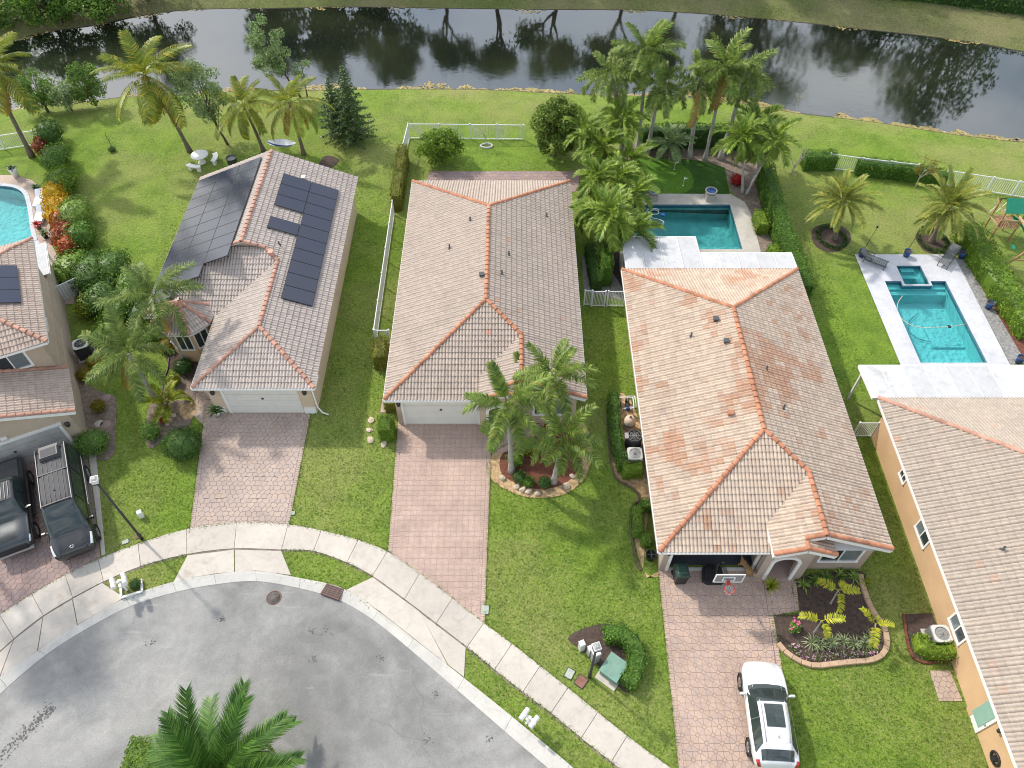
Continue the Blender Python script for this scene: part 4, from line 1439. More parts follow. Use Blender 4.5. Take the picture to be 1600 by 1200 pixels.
h2 = model_a('house', 'house with pale grey-tan tile roof and closed white garage door behind a clump of palms', -6.78, 24.80, M['stucco_beige'], T2, False,
             [(4.2, 12.6, 'p'), (3.0, 10.6, 'p'), (5.05, 7.3, 'g'), (6.6, 9.5, 'p'), (6.2, 7.7, 'p'), (9.0, 14.2, 'p')])
h3 = model_a('house', 'house with orange-stained cream tile roof, arched entry and open garage', 6.77, 16.00, M['stucco_taupe'], T3, True,
             [(3.0, 12.2, 'p'), (4.35, 12.9, 'g'), (4.6, 11.2, 'g'), (4.05, 6.6, 'c'), (6.4, 9.4, 'p'), (6.8, 7.0, 'p')])

# white patio roof on the back of the orange-stained house, panel by panel
def patio_roof(house, x0, x1, y0, y1, z0, z1, n, beams=()):
    m = MB()
    m.bar((x0, y1, z1 - 0.02), (x1, y1, z1 - 0.02), 0.10, 0.16)
    for x in (x0, x1):
        m.bar((x, y0, z0 - 0.02), (x, y1 - 0.05, z1 - 0.02), 0.06, 0.12)
    root = m.build('patio_roof', M['gutter'], house.root)
    w = (x1 - x0) / n
    for k in range(n):
        m = MB()
        a, b = x0 + w * k + 0.008, x0 + w * (k + 1) - 0.008
        vs = [(a, y0, z0), (b, y0, z0), (b, y1, z1), (a, y1, z1)]
        vs += [(v[0], v[1], v[2] + 0.06) for v in vs]
        m.add(vs, [(3, 2, 1, 0), (4, 5, 6, 7), (0, 1, 5, 4), (1, 2, 6, 5), (2, 3, 7, 6), (3, 0, 4, 7)])
        m.bar((b - 0.03, y0, z0 + 0.075), (b - 0.03, y1, z1 + 0.075), 0.05, 0.035, 1)
        m.build('roof_panel', [M['patio_white'], M['lightgrey']], root)
    for x, y in beams:
        m = MB(); m.box((x, y, z1 / 2), (0.11, 0.11, z1)); m.build('post', M['gutter'], root)
    return root
patio_roof(h3, 0.25, 5.0, 18.9, 22.05, 2.78, 2.60, 4, [(0.5, 21.8), (4.8, 21.8)])
patio_roof(h3, 5.02, 10.75, 18.9, 20.40, 2.78, 2.70, 5, [(10.5, 20.2)])

# ---------------------------------------------------------------- house with solar panels
T1L = T1
h1 = House('house', 'house with solar panels on both roof slopes and a little turret bay', (-21.4, 25.60), 0, M['stucco_cream'], T1, CAP_PALE_ME)
W, D = 10.75, 18.55
r = W / 2
gl = 4.20                       # garage wing's left eave
gr = (gl + W) / 2               # garage wing ridge
gh = (W - gl) / 2
zg_ = EZ + S * gh
za = EZ + S * r
gy = 9.45                       # gablet face
sy = gy - (r - 1.25)            # eave of the south slope
hw = 1.25
by = gy - ((gr - (r + hw)))     # where the hip meets the garage ridge
vy = by - gh
# west slope
zW = h1.plane([[(0, sy), (r - hw, gy), (r - hw, D), (0, D)], [(r - hw, gy), (r, gy), (r, D), (r - hw, D)]], (0, D, EZ), (0, -1), S)
zE = h1.plane([[(W, gy), (W, D), (r, D), (r, gy)], [(W, by), (W, gy), (r + hw, gy), (gr, by)], [(W, 0), (W, by), (gr, by), (gr, gh)]], (W, 0, EZ), (0, 1), S)
# south slope beneath the gablet
zS = h1.plane([[(0, sy), (gl, sy), (gr, by), (r + hw, gy), (r - hw, gy)]], (0, sy, EZ), (1, 0), S)
# garage wing west slope and front hip
h1.plane([[(gl, 0), (gr, gh), (gr, by), (gl, sy)]], (gl, 10, EZ), (0, -1), S)
h1.plane([[(gl, 0), (W, 0), (gr, gh)]], (gl, 0, EZ), (1, 0), S)
c = h1.cap
c((r, gy - 0.1, za), (r, D, za))
c((gr, gh, zg_), (gr, by, zg_))
c((gl, 0, EZ), (gr, gh, zg_)); c((W, 0, EZ), (gr, gh, zg_))
zt = EZ + S * (r - hw)
c((0, sy, EZ), (r - hw, gy, zt)); c((gr, by, zg_), (r + hw, gy, zt))
c((r - hw, gy - 0.06, zt), (r, gy - 0.06, za)); c((r + hw, gy - 0.06, zt), (r, gy - 0.06, za))
# turret roof: eight slopes, the rear ones run into the main roof
tx, ty, tr, tz0, tz1 = 2.35, sy + 0.15, 1.80, EZ + 0.03, EZ + 1.02
h1.tur = []
for k in range(8):
    a0, a1 = R(22.5 + 45 * k), R(67.5 + 45 * k)
    p0 = (tx + tr * math.cos(a0), ty + tr * math.sin(a0)); p1 = (tx + tr * math.cos(a1), ty + tr * math.sin(a1))
    mid = ((p0[0] + p1[0]) / 2, (p0[1] + p1[1]) / 2)
    if mid[1] > ty + 1.2:
        continue
    ap = tr * math.cos(R(22.5))
    h1.plane([[p0, p1, (tx, ty)]], (p0[0], p0[1], tz0), (p1[0] - p0[0], p1[1] - p0[1]), (tz1 - tz0) / ap)
    if math.sin(a0) < 0.75:
        c((*p0, tz0), (tx, ty, tz1))
h1.finish()
root = h1.root
o = 0.42
m = MB()
m.prism([(gl + o, o), (W - o, o), (W - o, D - 0.35), (o, D - 0.35), (o, sy + o), (gl + o, sy + o)], -0.05, EZ + 0.02)
m.add([(o, D - 0.35, EZ), (W - o, D - 0.35, EZ), (r, D - 0.35, za - 0.1)], [(1, 0, 2)])
m.add([(r - hw, gy + 0.12, zt - 0.25), (r + hw, gy + 0.12, zt - 0.25), (r + hw, gy + 0.12, zt), (r, gy + 0.12, za - 0.03), (r - hw, gy + 0.12, zt)], [(0, 1, 2, 3, 4)])
m.build('wall', M['stucco_cream'], root)
# turret bay with windows
m = MB()
tw = tr - 0.42
octo = [(tx + tw * math.cos(R(22.5 + 45 * k)), ty + tw * math.sin(R(22.5 + 45 * k))) for k in range(8)]
m.prism(octo, -0.05, EZ + 0.03)
bay = m.build('bay', M['stucco_tan'], root)
for k in (3, 4, 5, 6):
    a = R(45 * (k + 1))
    cw = tw * math.cos(R(22.5))
    cx_, cy_ = tx + cw * math.cos(a), ty + cw * math.sin(a)
    framed_window(bay, (cx_, cy_, 1.7), (-math.sin(a), math.cos(a)), 0.74, 1.1, (math.cos(a), math.sin(a)), M['white'], M['glass_dark'], 1, 0.06)
m = MB()
m.prism([(tx + (tr - 0.05) * math.cos(R(22.5 + 45 * k)), ty + (tr - 0.05) * math.sin(R(22.5 + 45 * k))) for k in range(8)], EZ - 0.14, EZ - 0.01, 0, True)
m.build('bay_fascia', M['white'], root)
m = MB()
m.bar((0, sy, EZ - 0.09), (0, D, EZ - 0.09), 0.05, 0.18); m.bar((0, D + 0.02, EZ - 0.09), (r, D + 0.02, za - 0.09), 0.05, 0.2); m.bar((W, D + 0.02, EZ - 0.09), (r, D + 0.02, za - 0.09), 0.05, 0.2)
m.bar((0, sy - 0.02, EZ - 0.09), (gl, sy - 0.02, EZ - 0.09), 0.05, 0.18)
m.bar((r - hw + 0.3, gy + 0.05, zt + 0.0), (r, gy + 0.05, za - 0.12), 0.05, 0.07); m.bar((r + hw - 0.3, gy + 0.05, zt + 0.0), (r, gy + 0.05, za - 0.12), 0.05, 0.07)
m.build('fascia', M['white'], root)
m = MB()
m.add([(gl, 0, EZ - 0.07), (gl, sy, EZ - 0.07), (0, sy, EZ - 0.07), (0, D, EZ - 0.07), (W, D, EZ - 0.07), (W, 0, EZ - 0.07)], [(0, 1, 2, 3, 4, 5)])
m.build('soffit', M['white'], root)
gutter(h1, [(gl - 0.03, sy), (gl - 0.03, -0.05), (W + 0.03, -0.05), (W + 0.03, 0.9)], EZ - 0.03)
m = MB()
for x0, x1 in ((gl + 0.44, gl + 1.0), (W - 1.1, W - 0.44)):
    m.box(((x0 + x1) / 2, o - 0.04, 0.25), (x1 - x0, 0.1, 0.5))
m.box((gl + 1.25, o - 0.02, 1.15), (0.16, 0.1, 2.3))
m.build('wainscot', M['white'], root)
panel_door(root, gl + 1.30, W - 1.15, o - 0.02, 2.25, M['offwhite'])
for x in (gl + 0.75, W - 0.75):
    m = MB(); m.lathe([(0.05, 0), (0.11, 0.08), (0.13, 0.28), (0.03, 0.36)], (x, o - 0.1, 1.75), 8); m.build('wall_lantern', M['bronze'], root)
m = MB(); m.tube([(W - 0.3, o - 0.1, EZ - 0.1), (W - 0.3, o - 0.06, 0.6), (W - 0.1, o - 0.1, 0.12), (W + 0.25, o - 0.2, 0.05)], 0.045); m.build('downpipe', M['white'], root)
for (x, y, k) in ((6.55, 11.0, 'p'), (7.35, 9.9, 'p'), (7.05, 9.0, 'c'), (7.65, 16.6, 'g')):
    if k == 'p': vent_pipe(h1, x, y, zE((x, y)))
    else: box_vent(h1, x, y, zE((x, y)), M['cap_pale'] if k == 'c' else M['lightgrey'])

# solar panels lie a hand's breadth over the tiles
def solar_panels(house, origin, u, slope, cells, w, h, parent=None):
    u = Vector((u[0], u[1], 0)).normalized()
    hv = Vector((-u.y, u.x, 0))
    L = math.sqrt(1 + slope * slope)
    sv = (hv + Vector((0, 0, slope))) / L
    nv = u.cross(sv)
    for (a, b) in cells:
        p = Vector(origin) + u * (a * w) + sv * (b * h) + nv * 0.20
        m = MB()
        fr = [p + u * x + sv * y for x, y in ((0.01, 0.01), (w - 0.01, 0.01), (w - 0.01, h - 0.01), (0.01, h - 0.01))]
        vs = [v - nv * 0.04 for v in fr] + fr
        m.add(vs, [(3, 2, 1, 0), (4, 5, 6, 7), (0, 1, 5, 4), (1, 2, 6, 5), (2, 3, 7, 6), (3, 0, 4, 7)], 1)
        g = [p + u * x + sv * y + nv * 0.004 for x, y in ((0.035, 0.035), (w - 0.035, 0.035), (w - 0.035, h - 0.035), (0.035, h - 0.035))]
        m.poly3(g, 0)
        # legs to the roof
        for x, y in ((0.1, 0.1), (w - 0.1, h - 0.1)):
            q = p + u * x + sv * y
            m.bar(q - nv * 0.04, q - nv * 0.22, 0.04, 0.04, 1)
        m.build('solar_panel', [M['solar'], M['solar_frame']], house.root)
pw, ph = 1.08, 1.82
# west slope: origin at the eave, u runs towards -y, rows climb towards the ridge
solar_panels(h1, (0.10, 17.9, EZ + 0.04), (0, -1), S, [(a, b) for b in range(3) for a in range(9)] + [(9, 0), (9, 1), (10, 0)], pw, 1.72)
# east slope
solar_panels(h1, (W - 0.95, 5.6, EZ + 0.38), (0, 1), S, [(a, 0) for a in range(10)] + [(a, 1) for a in (5, 7, 8, 9)], pw, ph)

# ---------------------------------------------------------------- house at the right edge
h4 = House('house', 'apricot house with cream tile roof at the right edge of the picture', (19.50, -4.0), 0, M['stucco_orange'], T4, CAP_PALE_ME)
W4, D4 = 11.6, 28.9
r4 = W4 / 2
z4 = h4.plane([[(0, 0), (r4, r4), (r4, D4 - r4), (0, D4)]], (0, D4, EZ), (0, -1), S)
h4.plane([[(0, D4), (r4, D4 - r4), (W4, D4)]], (W4, D4, EZ), (-1, 0), S)
h4.plane([[(W4, 0), (W4, D4), (r4, D4 - r4), (r4, r4)]], (W4, 0, EZ), (0, 1), S)
h4.plane([[(0, 0), (W4, 0), (r4, r4)]], (0, 0, EZ), (1, 0), S)
h4.cap((0, D4, EZ), (r4, D4 - r4, EZ + S * r4)); h4.cap((W4, D4, EZ), (r4, D4 - r4, EZ + S * r4)); h4.cap((r4, r4, EZ + S * r4), (r4, D4 - r4, EZ + S * r4))
h4.finish()
root = h4.root
m = MB()
m.prism([(0.45, 0.45), (W4 - 0.45, 0.45), (W4 - 0.45, D4 - 0.45), (0.45, D4 - 0.45)], -0.05, EZ + 0.02)
m.box((0.45, 13.75, EZ / 2), (0.16, 0.35, EZ + 0.04))
m.build('wall', M['stucco_orange'], root)
m = MB(); m.add([(0, 0, EZ - 0.06), (0, D4, EZ - 0.06), (W4, D4, EZ - 0.06), (W4, 0, EZ - 0.06)], [(0, 1, 2, 3)]); m.build('soffit', M['white'], root)
def h4win(v, zc, w, h, glass, **kw):
    framed_window(root, (0.448, v + 4.0, zc), (0, -1), w, h, (-1, 0), M['white'], glass, **kw)
h4win(20.75, 1.75, 0.55, 0.62, M['glass_dark'], mull=1)
h4win(17.6, 1.65, 1.1, 1.05, [M['glass_grey'], M['glass_dark']], mull=1)
h4win(12.9, 1.65, 1.1, 1.05, [M['glass_grey'], M['glass_dark']], mull=1)
dr = MB(); dr.box((0.42, 13.35, 1.05), (0.06, 0.95, 2.1)); sd = dr.build('side_door', M['white'], root)
m = MB(); m.box((0.38, 13.35, 1.15), (0.03, 0.68, 1.55)); m.build('door_glass', M['glass_green'], sd)
m = MB(); m.box((0.37, 12.96, 0.95), (0.05, 0.05, 0.14)); m.build('handle', M['grey'], sd)
m = MB(); m.lathe([(0.05, 0), (0.09, 0.06), (0.10, 0.22), (0.02, 0.3)], (0.36, 12.5, 1.7), 8); m.build('wall_lantern', M['bronze'], root)
m = MB(); m.tube([(0.42 - 0.02, 11.7 + 0.28 * math.cos(t * 0.5236), 0.75 + 0.28 * math.sin(t * 0.5236)) for t in range(13)], 0.05, 8)
m.box((0.36, 11.7, 0.78), (0.16, 0.22, 0.24), 0, 0); m.build('hose_reel', M['black'], root)
for (v, a, k) in ((15.6, 2.35, 'p'), (16.8, 4.1, 'c'), (9.6, 3.0, 'c')):
    (vent_pipe(h4, a, v + 4, z4((a, v + 4))) if k == 'p' else box_vent(h4, a, v + 4, z4((a, v + 4)), M['cap_pale']))
patio_roof(h4, -0.35, 11.5, D4 - 0.05, D4 + 2.35, 2.80, 2.62, 10, [(-0.1, D4 + 2.1)])
gutter(h4, [(-0.03, 0), (-0.03, D4)], EZ - 0.04)

# ---------------------------------------------------------------- two-storey house at the left edge, turned to the canal
RZ0 = R(26)
h0 = House('house', 'two-storey beige house at the left edge with cars on its drive', (-24.25, 26.70), RZ0, M['stucco_beige'], T0, CAP_PALE_ME)
WU, DU, EU = 10.6, 9.0, 5.25
ru = DU / 2
zE0 = h0.plane([[(0, 0), (0, DU), (-ru, DU - ru)]], (0, 0, EU), (0, 1), S)
h0.plane([[(-WU, 0), (0, 0), (-ru, ru), (-WU + ru, ru)]], (-WU, 0, EU), (1, 0), S)
h0.plane([[(-WU, DU), (-WU + ru, ru), (-ru, ru), (0, DU)]], (0, DU, EU), (-1, 0), S)
h0.plane([[(-WU, 0), (-WU + ru, ru), (-WU, DU)]], (-WU, DU, EU), (0, -1), S)
zu = EU + S * ru
h0.cap((0, 0, EU), (-ru, ru, zu)); h0.cap((0, DU, EU), (-ru, ru, zu)); h0.cap((-WU + ru, ru, zu), (-ru, ru, zu))
# garage wing: a gable facing the drive
gw = 7.0
gfy = -2.95
h0.plane([[(0, gfy), (0, 0.42), (-gw / 2, 0.42), (-gw / 2, gfy)]], (0, gfy, EZ), (0, 1), S)
h0.plane([[(-gw, gfy), (-gw, 0.42), (-gw / 2, 0.42), (-gw / 2, gfy)]], (-gw, 0.42, EZ), (0, -1), S)
h0.cap((0, gfy + 0.04, EZ), (-gw / 2, gfy + 0.04, EZ + S * gw / 2)); h0.cap((-gw / 2, gfy, EZ + S * gw / 2), (-gw / 2, 0.42, EZ + S * gw / 2)); h0.cap((-gw, gfy + 0.04, EZ), (-gw / 2, gfy + 0.04, EZ + S * gw / 2))
h0.cap((0.0, 0.36, EZ), (-gw / 2, 0.36, EZ + S * gw / 2))
h0.finish()
root = h0.root
m = MB()
m.prism([(-WU + 0.45, 0.45), (-0.45, 0.45), (-0.45, DU - 0.45), (-WU + 0.45, DU - 0.45)], 2.5, EU + 0.02)
m.prism([(-WU + 0.45, 0.45), (-0.42, 0.45), (-0.42, DU + 2.4), (-WU + 0.45, DU + 2.4)], -0.05, 2.6)
m.prism([(-gw + 0.42, gfy + 0.14), (-0.42, gfy + 0.14), (-0.42, 0.45), (-gw + 0.42, 0.45)], -0.05, EZ)
m.add([(-gw + 0.42, gfy + 0.14, EZ), (-0.42, gfy + 0.14, EZ), (-0.42, gfy + 0.14, EZ + S * 0.36), (-gw / 2, gfy + 0.14, EZ + S * gw / 2 - 0.06), (-gw + 0.42, gfy + 0.14, EZ + S * 0.36)], [(0, 1, 2, 3, 4)])
m.bar((-0.42, 0.8, 2.62), (-0.42, DU + 2.3, 2.62), 0.10, 0.12)
m.bar((-0.42, 0.9, 1.55), (-0.42, 5.0, 1.55), 0.07, 0.08)
m.build('wall', M['stucco_beige'], root)
m = MB(); m.add([(-WU, 0, EU - 0.06), (-WU, DU, EU - 0.06), (0, DU, EU - 0.06), (0, 0, EU - 0.06)], [(0, 1, 2, 3)]); m.build('soffit', M['white'], root)
m = MB()
m.bar((0, gfy - 0.04, EZ - 0.09), (-gw / 2, gfy - 0.04, EZ + S * gw / 2 - 0.09), 0.05, 0.2); m.bar((-gw, gfy - 0.04, EZ - 0.09), (-gw / 2, gfy - 0.04, EZ + S * gw / 2 - 0.09), 0.05, 0.2)
m.bar((-WU, -0.04, EU - 0.06), (0, -0.04, EU - 0.06), 0.05, 0.14); m.bar((0.03, 0, EU - 0.06), (0.03, DU, EU - 0.06), 0.05, 0.14)
m.build('fascia', M['white'], root)
panel_door(root, -6.1, -1.15, gfy + 0.10, 2.02, M['door_grey'])
m = MB()
for x in (-1.06, -6.2):
    m.box((x, gfy + 0.10, 1.05), (0.15, 0.12, 2.1))
m.box((-3.6, gfy + 0.10, 2.12), (5.3, 0.12, 0.15))
m.build('garage_trim', M['white'], root)
m = MB(); m.lathe([(0.05, 0), (0.11, 0.08), (0.13, 0.28), (0.03, 0.36)], (-0.72, gfy + 0.05, 1.75), 8); m.build('wall_lantern', M['bronze'], root)
m = MB(); m.box((-3.6, gfy + 0.06, 2.45), (0.3, 0.12, 0.14)); m.build('flood_light', M['white'], root)
framed_window(root, (-2.2, 0.448, 4.25), (1, 0), 1.55, 1.05, (0, -1), M['white'], [M['glass_dark'], M['glass_grey']], 1, 0.12)
framed_window(root, (-0.452, 3.2, 4.2), (0, 1), 0.9, 0.9, (1, 0), M['white'], M['glass_dark'], 0, 0.12)
solar_panels(h0, (-0.85, 3.0, EU + 0.34), (0, 1), S, [(0, 0), (1, 0), (2, 0)], 1.08, 1.82)
patio_roof(h0, -8.0, -0.1, DU - 0.4, DU + 2.9, 2.85, 2.70, 8, [(-0.3, DU + 2.7)])

# ================================================================ PLANTS
def leaf_mesh(name, P, Nrm, L, Wd, mat, core=None, rs=None, curl=0.25):
    """many small folded leaves: P centres, Nrm normals, L lengths, Wd widths"""
    P = np.asarray(P, float); n = len(P)
    rs = rs or rng
    Nn = np.asarray(Nrm, float)
    Nn = Nn / np.maximum(np.linalg.norm(Nn, axis=1, keepdims=True), 1e-6)
    t = rs.normal(size=(n, 3))
    t -= Nn * np.sum(t * Nn, 1, keepdims=True)
    t /= np.maximum(np.linalg.norm(t, axis=1, keepdims=True), 1e-6)
    b = np.cross(Nn, t)
    L = np.broadcast_to(np.asarray(L, float), (n,))[:, None]
    Wd = np.broadcast_to(np.asarray(Wd, float), (n,))[:, None]
    V = np.stack([P - t * L * 0.5 - Nn * L * curl * 0.4, P + b * Wd * 0.5 + Nn * L * curl * 0.2, P + t * L * 0.5 - Nn * L * curl * 0.6, P - b * Wd * 0.5 + Nn * L * curl * 0.2], 1).reshape(-1, 3)
    F = (np.arange(n)[:, None] * 4 + np.array([0, 1, 2, 3])[None])
    faces = F.tolist()
    verts = V
    if core is not None:
        cv, cf = core
        faces = faces + [[i + n * 4 for i in f] for f in cf]
        verts = np.concatenate([V, np.asarray(cv, float)])
    me = bpy.data.meshes.new(name)
    me.from_pydata(verts, [], faces)
    me.materials.append(mat)
    me.update()
    return me

def ball_core(c, r, nz=0.12, seed=0, nu=10, nv=6, zmin=None):
    vs, fs = [], []
    for j in range(nv + 1):
        th = math.pi * j / nv
        for i in range(nu):
            ph = 2 * math.pi * i / nu
            d = Vector((math.sin(th) * math.cos(ph), math.sin(th) * math.sin(ph), math.cos(th)))
            k = 1 + nz * noise.noise(d * 1.7 + Vector((seed, seed, 0)))
            z = c[2] + d.z * r[2] * k
            if zmin is not None: z = max(z, zmin)
            vs.append((c[0] + d.x * r[0] * k, c[1] + d.y * r[1] * k, z))
    for j in range(nv):
        for i in range(nu):
            i2 = (i + 1) % nu
            fs.append([j * nu + i, (j + 1) * nu + i, (j + 1) * nu + i2, j * nu + i2])
    return vs, fs

SEED = [100]
def shell_points(c, r, n, bump=0.2, inner=0.75, zmin=0.03, seed=0):
    rs = np.random.default_rng(seed)
    d = rs.normal(size=(n, 3)); d /= np.linalg.norm(d, axis=1, keepdims=True)
    k = np.array([1 + bump * noise.noise(Vector(x) * 2.1 + Vector((seed * 0.37, 0, 0))) + bump * 0.6 * noise.noise(Vector(x) * 5.0 + Vector((0, seed * 0.37, 0))) for x in d])
    k *= rs.uniform(inner, 1.04, n)
    P = np.array(c) + d * np.array(r) * k[:, None]
    P[:, 2] = np.maximum(P[:, 2], zmin + rs.uniform(0, 0.1, n))
    Nn = d + rs.normal(size=(n, 3)) * 0.55 + np.array([0, 0, 0.35])
    return P, Nn

def bush(xy, r, h, mat, label, leaf_l=0.10, n=None, cat='shrub', group=None, name='shrub', ry=None, z0=0.0, bump=0.22, wl=0.55):
    """a rounded shrub of leaves over a dense heart, on short stems"""
    SEED[0] += 1
    sd = SEED[0]
    ry = ry or r
    n = n or int(min(2600, max(160, 5.0 * (r * ry + r * h) / (leaf_l * leaf_l * wl))))
    t = thing(name, label, cat, (xy[0], xy[1], z0), 0, group)
    c = (0, 0, h * 0.52)
    P, Nn = shell_points(c, (r, ry, h * 0.52), n, bump, 0.78, 0.03, sd)
    rs = np.random.default_rng(sd)
    me = leaf_mesh('foliage', P, Nn, leaf_l * rs.uniform(0.7, 1.35, n), leaf_l * wl * rs.uniform(0.8, 1.2, n), mat, ball_core(c, (r * 0.80, ry * 0.80, h * 0.42), 0.2, sd, zmin=0.02), rs)
    inst('foliage', me, t)
    m = MB()
    for k in range(3):
        a = k * 2.1 + sd
        m.tube([(0.03 * math.cos(a), 0.03 * math.sin(a), -0.03), (r * 0.35 * math.cos(a), ry * 0.35 * math.sin(a), h * 0.5)], [0.025, 0.012], 5)
    m.build('stem', M['bark'], t)
    return t

def hedge(pts, w, h, mat, label, leaf_l=0.11, dens=1.0, group=None, bump=0.10, cat='hedge', z0=0.0):
    """clipped hedge along a line"""
    SEED[0] += 1
    rs = np.random.default_rng(SEED[0])
    pts = resample([(p[0], p[1], 0) for p in pts], 0.5)
    o = pts[0].copy()
    t = thing('hedge', label, cat, (o.x, o.y, z0), 0, group)
    pts = [p - o for p in pts]
    P, Nn = [], []
    cv, cf = [], []
    n = len(pts)
    for i, p in enumerate(pts):
        d = (pts[min(i + 1, n - 1)] - pts[max(i - 1, 0)]).normalized()
        s = Vector((-d.y, d.x, 0))
        k = 1 + 0.12 * noise.noise(p * 0.9 + o)
        hw, hh_ = w / 2 * 0.86 * k, h * 0.90 * (1 + 0.08 * noise.noise(p * 1.3 + o))
        for a, b in ((-1, 0.02), (-1, 0.85), (-0.7, 1), (0.7, 1), (1, 0.85), (1, 0.02)):
            cv.append(p + s * (a * hw) + Vector((0, 0, hh_ * b)))
        if i:
            for q in range(5):
                cf.append([(i - 1) * 6 + q, (i - 1) * 6 + q + 1, i * 6 + q + 1, i * 6 + q])
    cf.append([5, 4, 3, 2, 1, 0]); cf.append([(n - 1) * 6 + q for q in range(6)])
    for i in range(n - 1):
        a, b = pts[i], pts[i + 1]
        seg = (b - a)
        d = seg.normalized(); s = Vector((-d.y, d.x, 0))
        area = seg.length * (w + 2 * h)
        cnt = int(area / (leaf_l * leaf_l * 0.55) * 1.15 * dens)
        for _ in range(cnt):
            u = rs.uniform(-0.02, 1.02)
            c = rs.uniform(0, w + 2 * h)
            base = a + seg * u
            g = 1 + bump * 1.6 * noise.noise((base + o) * 1.1) + bump * noise.noise((base + o) * 4)
            j = rs.normal() * 0.035
            if c < h: off, z, nn = -(w / 2) * g + j, c, (-s.x, -s.y, 0.3)
            elif c < h + w: off, z, nn = (c - h - w / 2) * g, h * (1 + bump * 0.9 * noise.noise((base + o) * 1.7)) + j + 0.02, (0, 0, 1)
            else: off, z, nn = (w / 2) * g + j, c - h - w, (s.x, s.y, 0.3)
            q = base + s * off
            P.append((q.x, q.y, max(z, 0.03))); Nn.append((nn[0] + rs.normal() * 0.5, nn[1] + rs.normal() * 0.5, nn[2] + rs.normal() * 0.4))
        
    for end, sg in ((0, -1), (n - 1, 1)):
        d = (pts[1] - pts[0]).normalized() if end == 0 else (pts[-1] - pts[-2]).normalized()
        s = Vector((-d.y, d.x, 0))
        for _ in range(int(w * h / (leaf_l * leaf_l * 0.55) * 1.2 * dens)):
            q = pts[end] + d * (sg * (0.04 + rs.normal() * 0.03)) + s * rs.uniform(-w / 2, w / 2)
            P.append((q.x, q.y, rs.uniform(0.03, h))); Nn.append((d.x * sg + rs.normal() * 0.5, d.y * sg + rs.normal() * 0.5, 0.3 + rs.normal() * 0.4))
    k = len(P)
    me = leaf_mesh('foliage', P, Nn, leaf_l * rs.uniform(0.75, 1.3, k), leaf_l * 0.55 * rs.uniform(0.8, 1.2, k), mat, ([tuple(v) for v in cv], cf), rs)
    inst('foliage', me, t)
    return t

# ---------------------------------------------------------------- palms
def frond_mesh(name, L, nl, ll, mats, droop=0.5, vee=0.5, lw=0.035, plume=0, sag=0.5, bare=0.15, taper=0.55, sweep=0.55, rib=0.022, seed=1):
    """a feather leaf along +x: arching rib with two ranks of leaflets"""
    rs = random.Random(seed)
    m = MB()
    pts = []
    K = 12
    for k in range(K + 1):
        t = k / K
        a = droop * (t ** 1.6)
        if k == 0:
            pts.append(Vector((0, 0, 0)))
        else:
            step = L / K
            ang = -droop * 1.5 * (t ** 1.3)
            pts.append(pts[-1] + Vector((step * math.cos(ang), 0, step * math.sin(ang))))
    side = rs.uniform(-0.22, 0.22)
    for k, p in enumerate(pts):
        p.y += side * L * (k / K) ** 2
    m.tube(pts, [rib * (1 - 0.8 * k / K) for k in range(K + 1)], 4, 0, False)
    for s in (-1, 1):
        for k in range(nl):
            t = bare + (1 - bare) * (k + rs.uniform(0.1, 0.9)) / nl
            f = t * K
            i = min(int(f), K - 1)
            p = pts[i].lerp(pts[i + 1], f - i)
            d = (pts[i + 1] - pts[i]).normalized()
            up = Vector((-d.z, 0, d.x)).normalized()
            sd = d.cross(up).normalized() * -1
            env = math.sin(math.pi * min(1, (0.12 + t * 0.80))) ** taper
            l = ll * env * rs.uniform(0.85, 1.12)
            v = vee * rs.uniform(0.7, 1.3)
            if plume:
                v = rs.uniform(-0.9, 1.3) * plume
            sw = sweep * (0.7 + 0.7 * t)
            dr = (sd * s * math.cos(v) + up * math.sin(v) + d * sw).normalized()
            p1 = p + dr * l * 0.5
            g = Vector((0, 0, -1))
            p2 = p1 + (dr + g * sag).normalized() * l * 0.5
            w = lw * rs.uniform(0.8, 1.2)
            ax = d * 0.8 + up * 0.3
            ax = (ax - dr * ax.dot(dr)).normalized() * w
            m.add([p - ax * 0.5, p + ax * 0.5, p1 + ax * 0.55, p1 - ax * 0.55, p2], [(0, 1, 2, 3), (3, 2, 4)], 0)
    return m.mesh(name, mats)

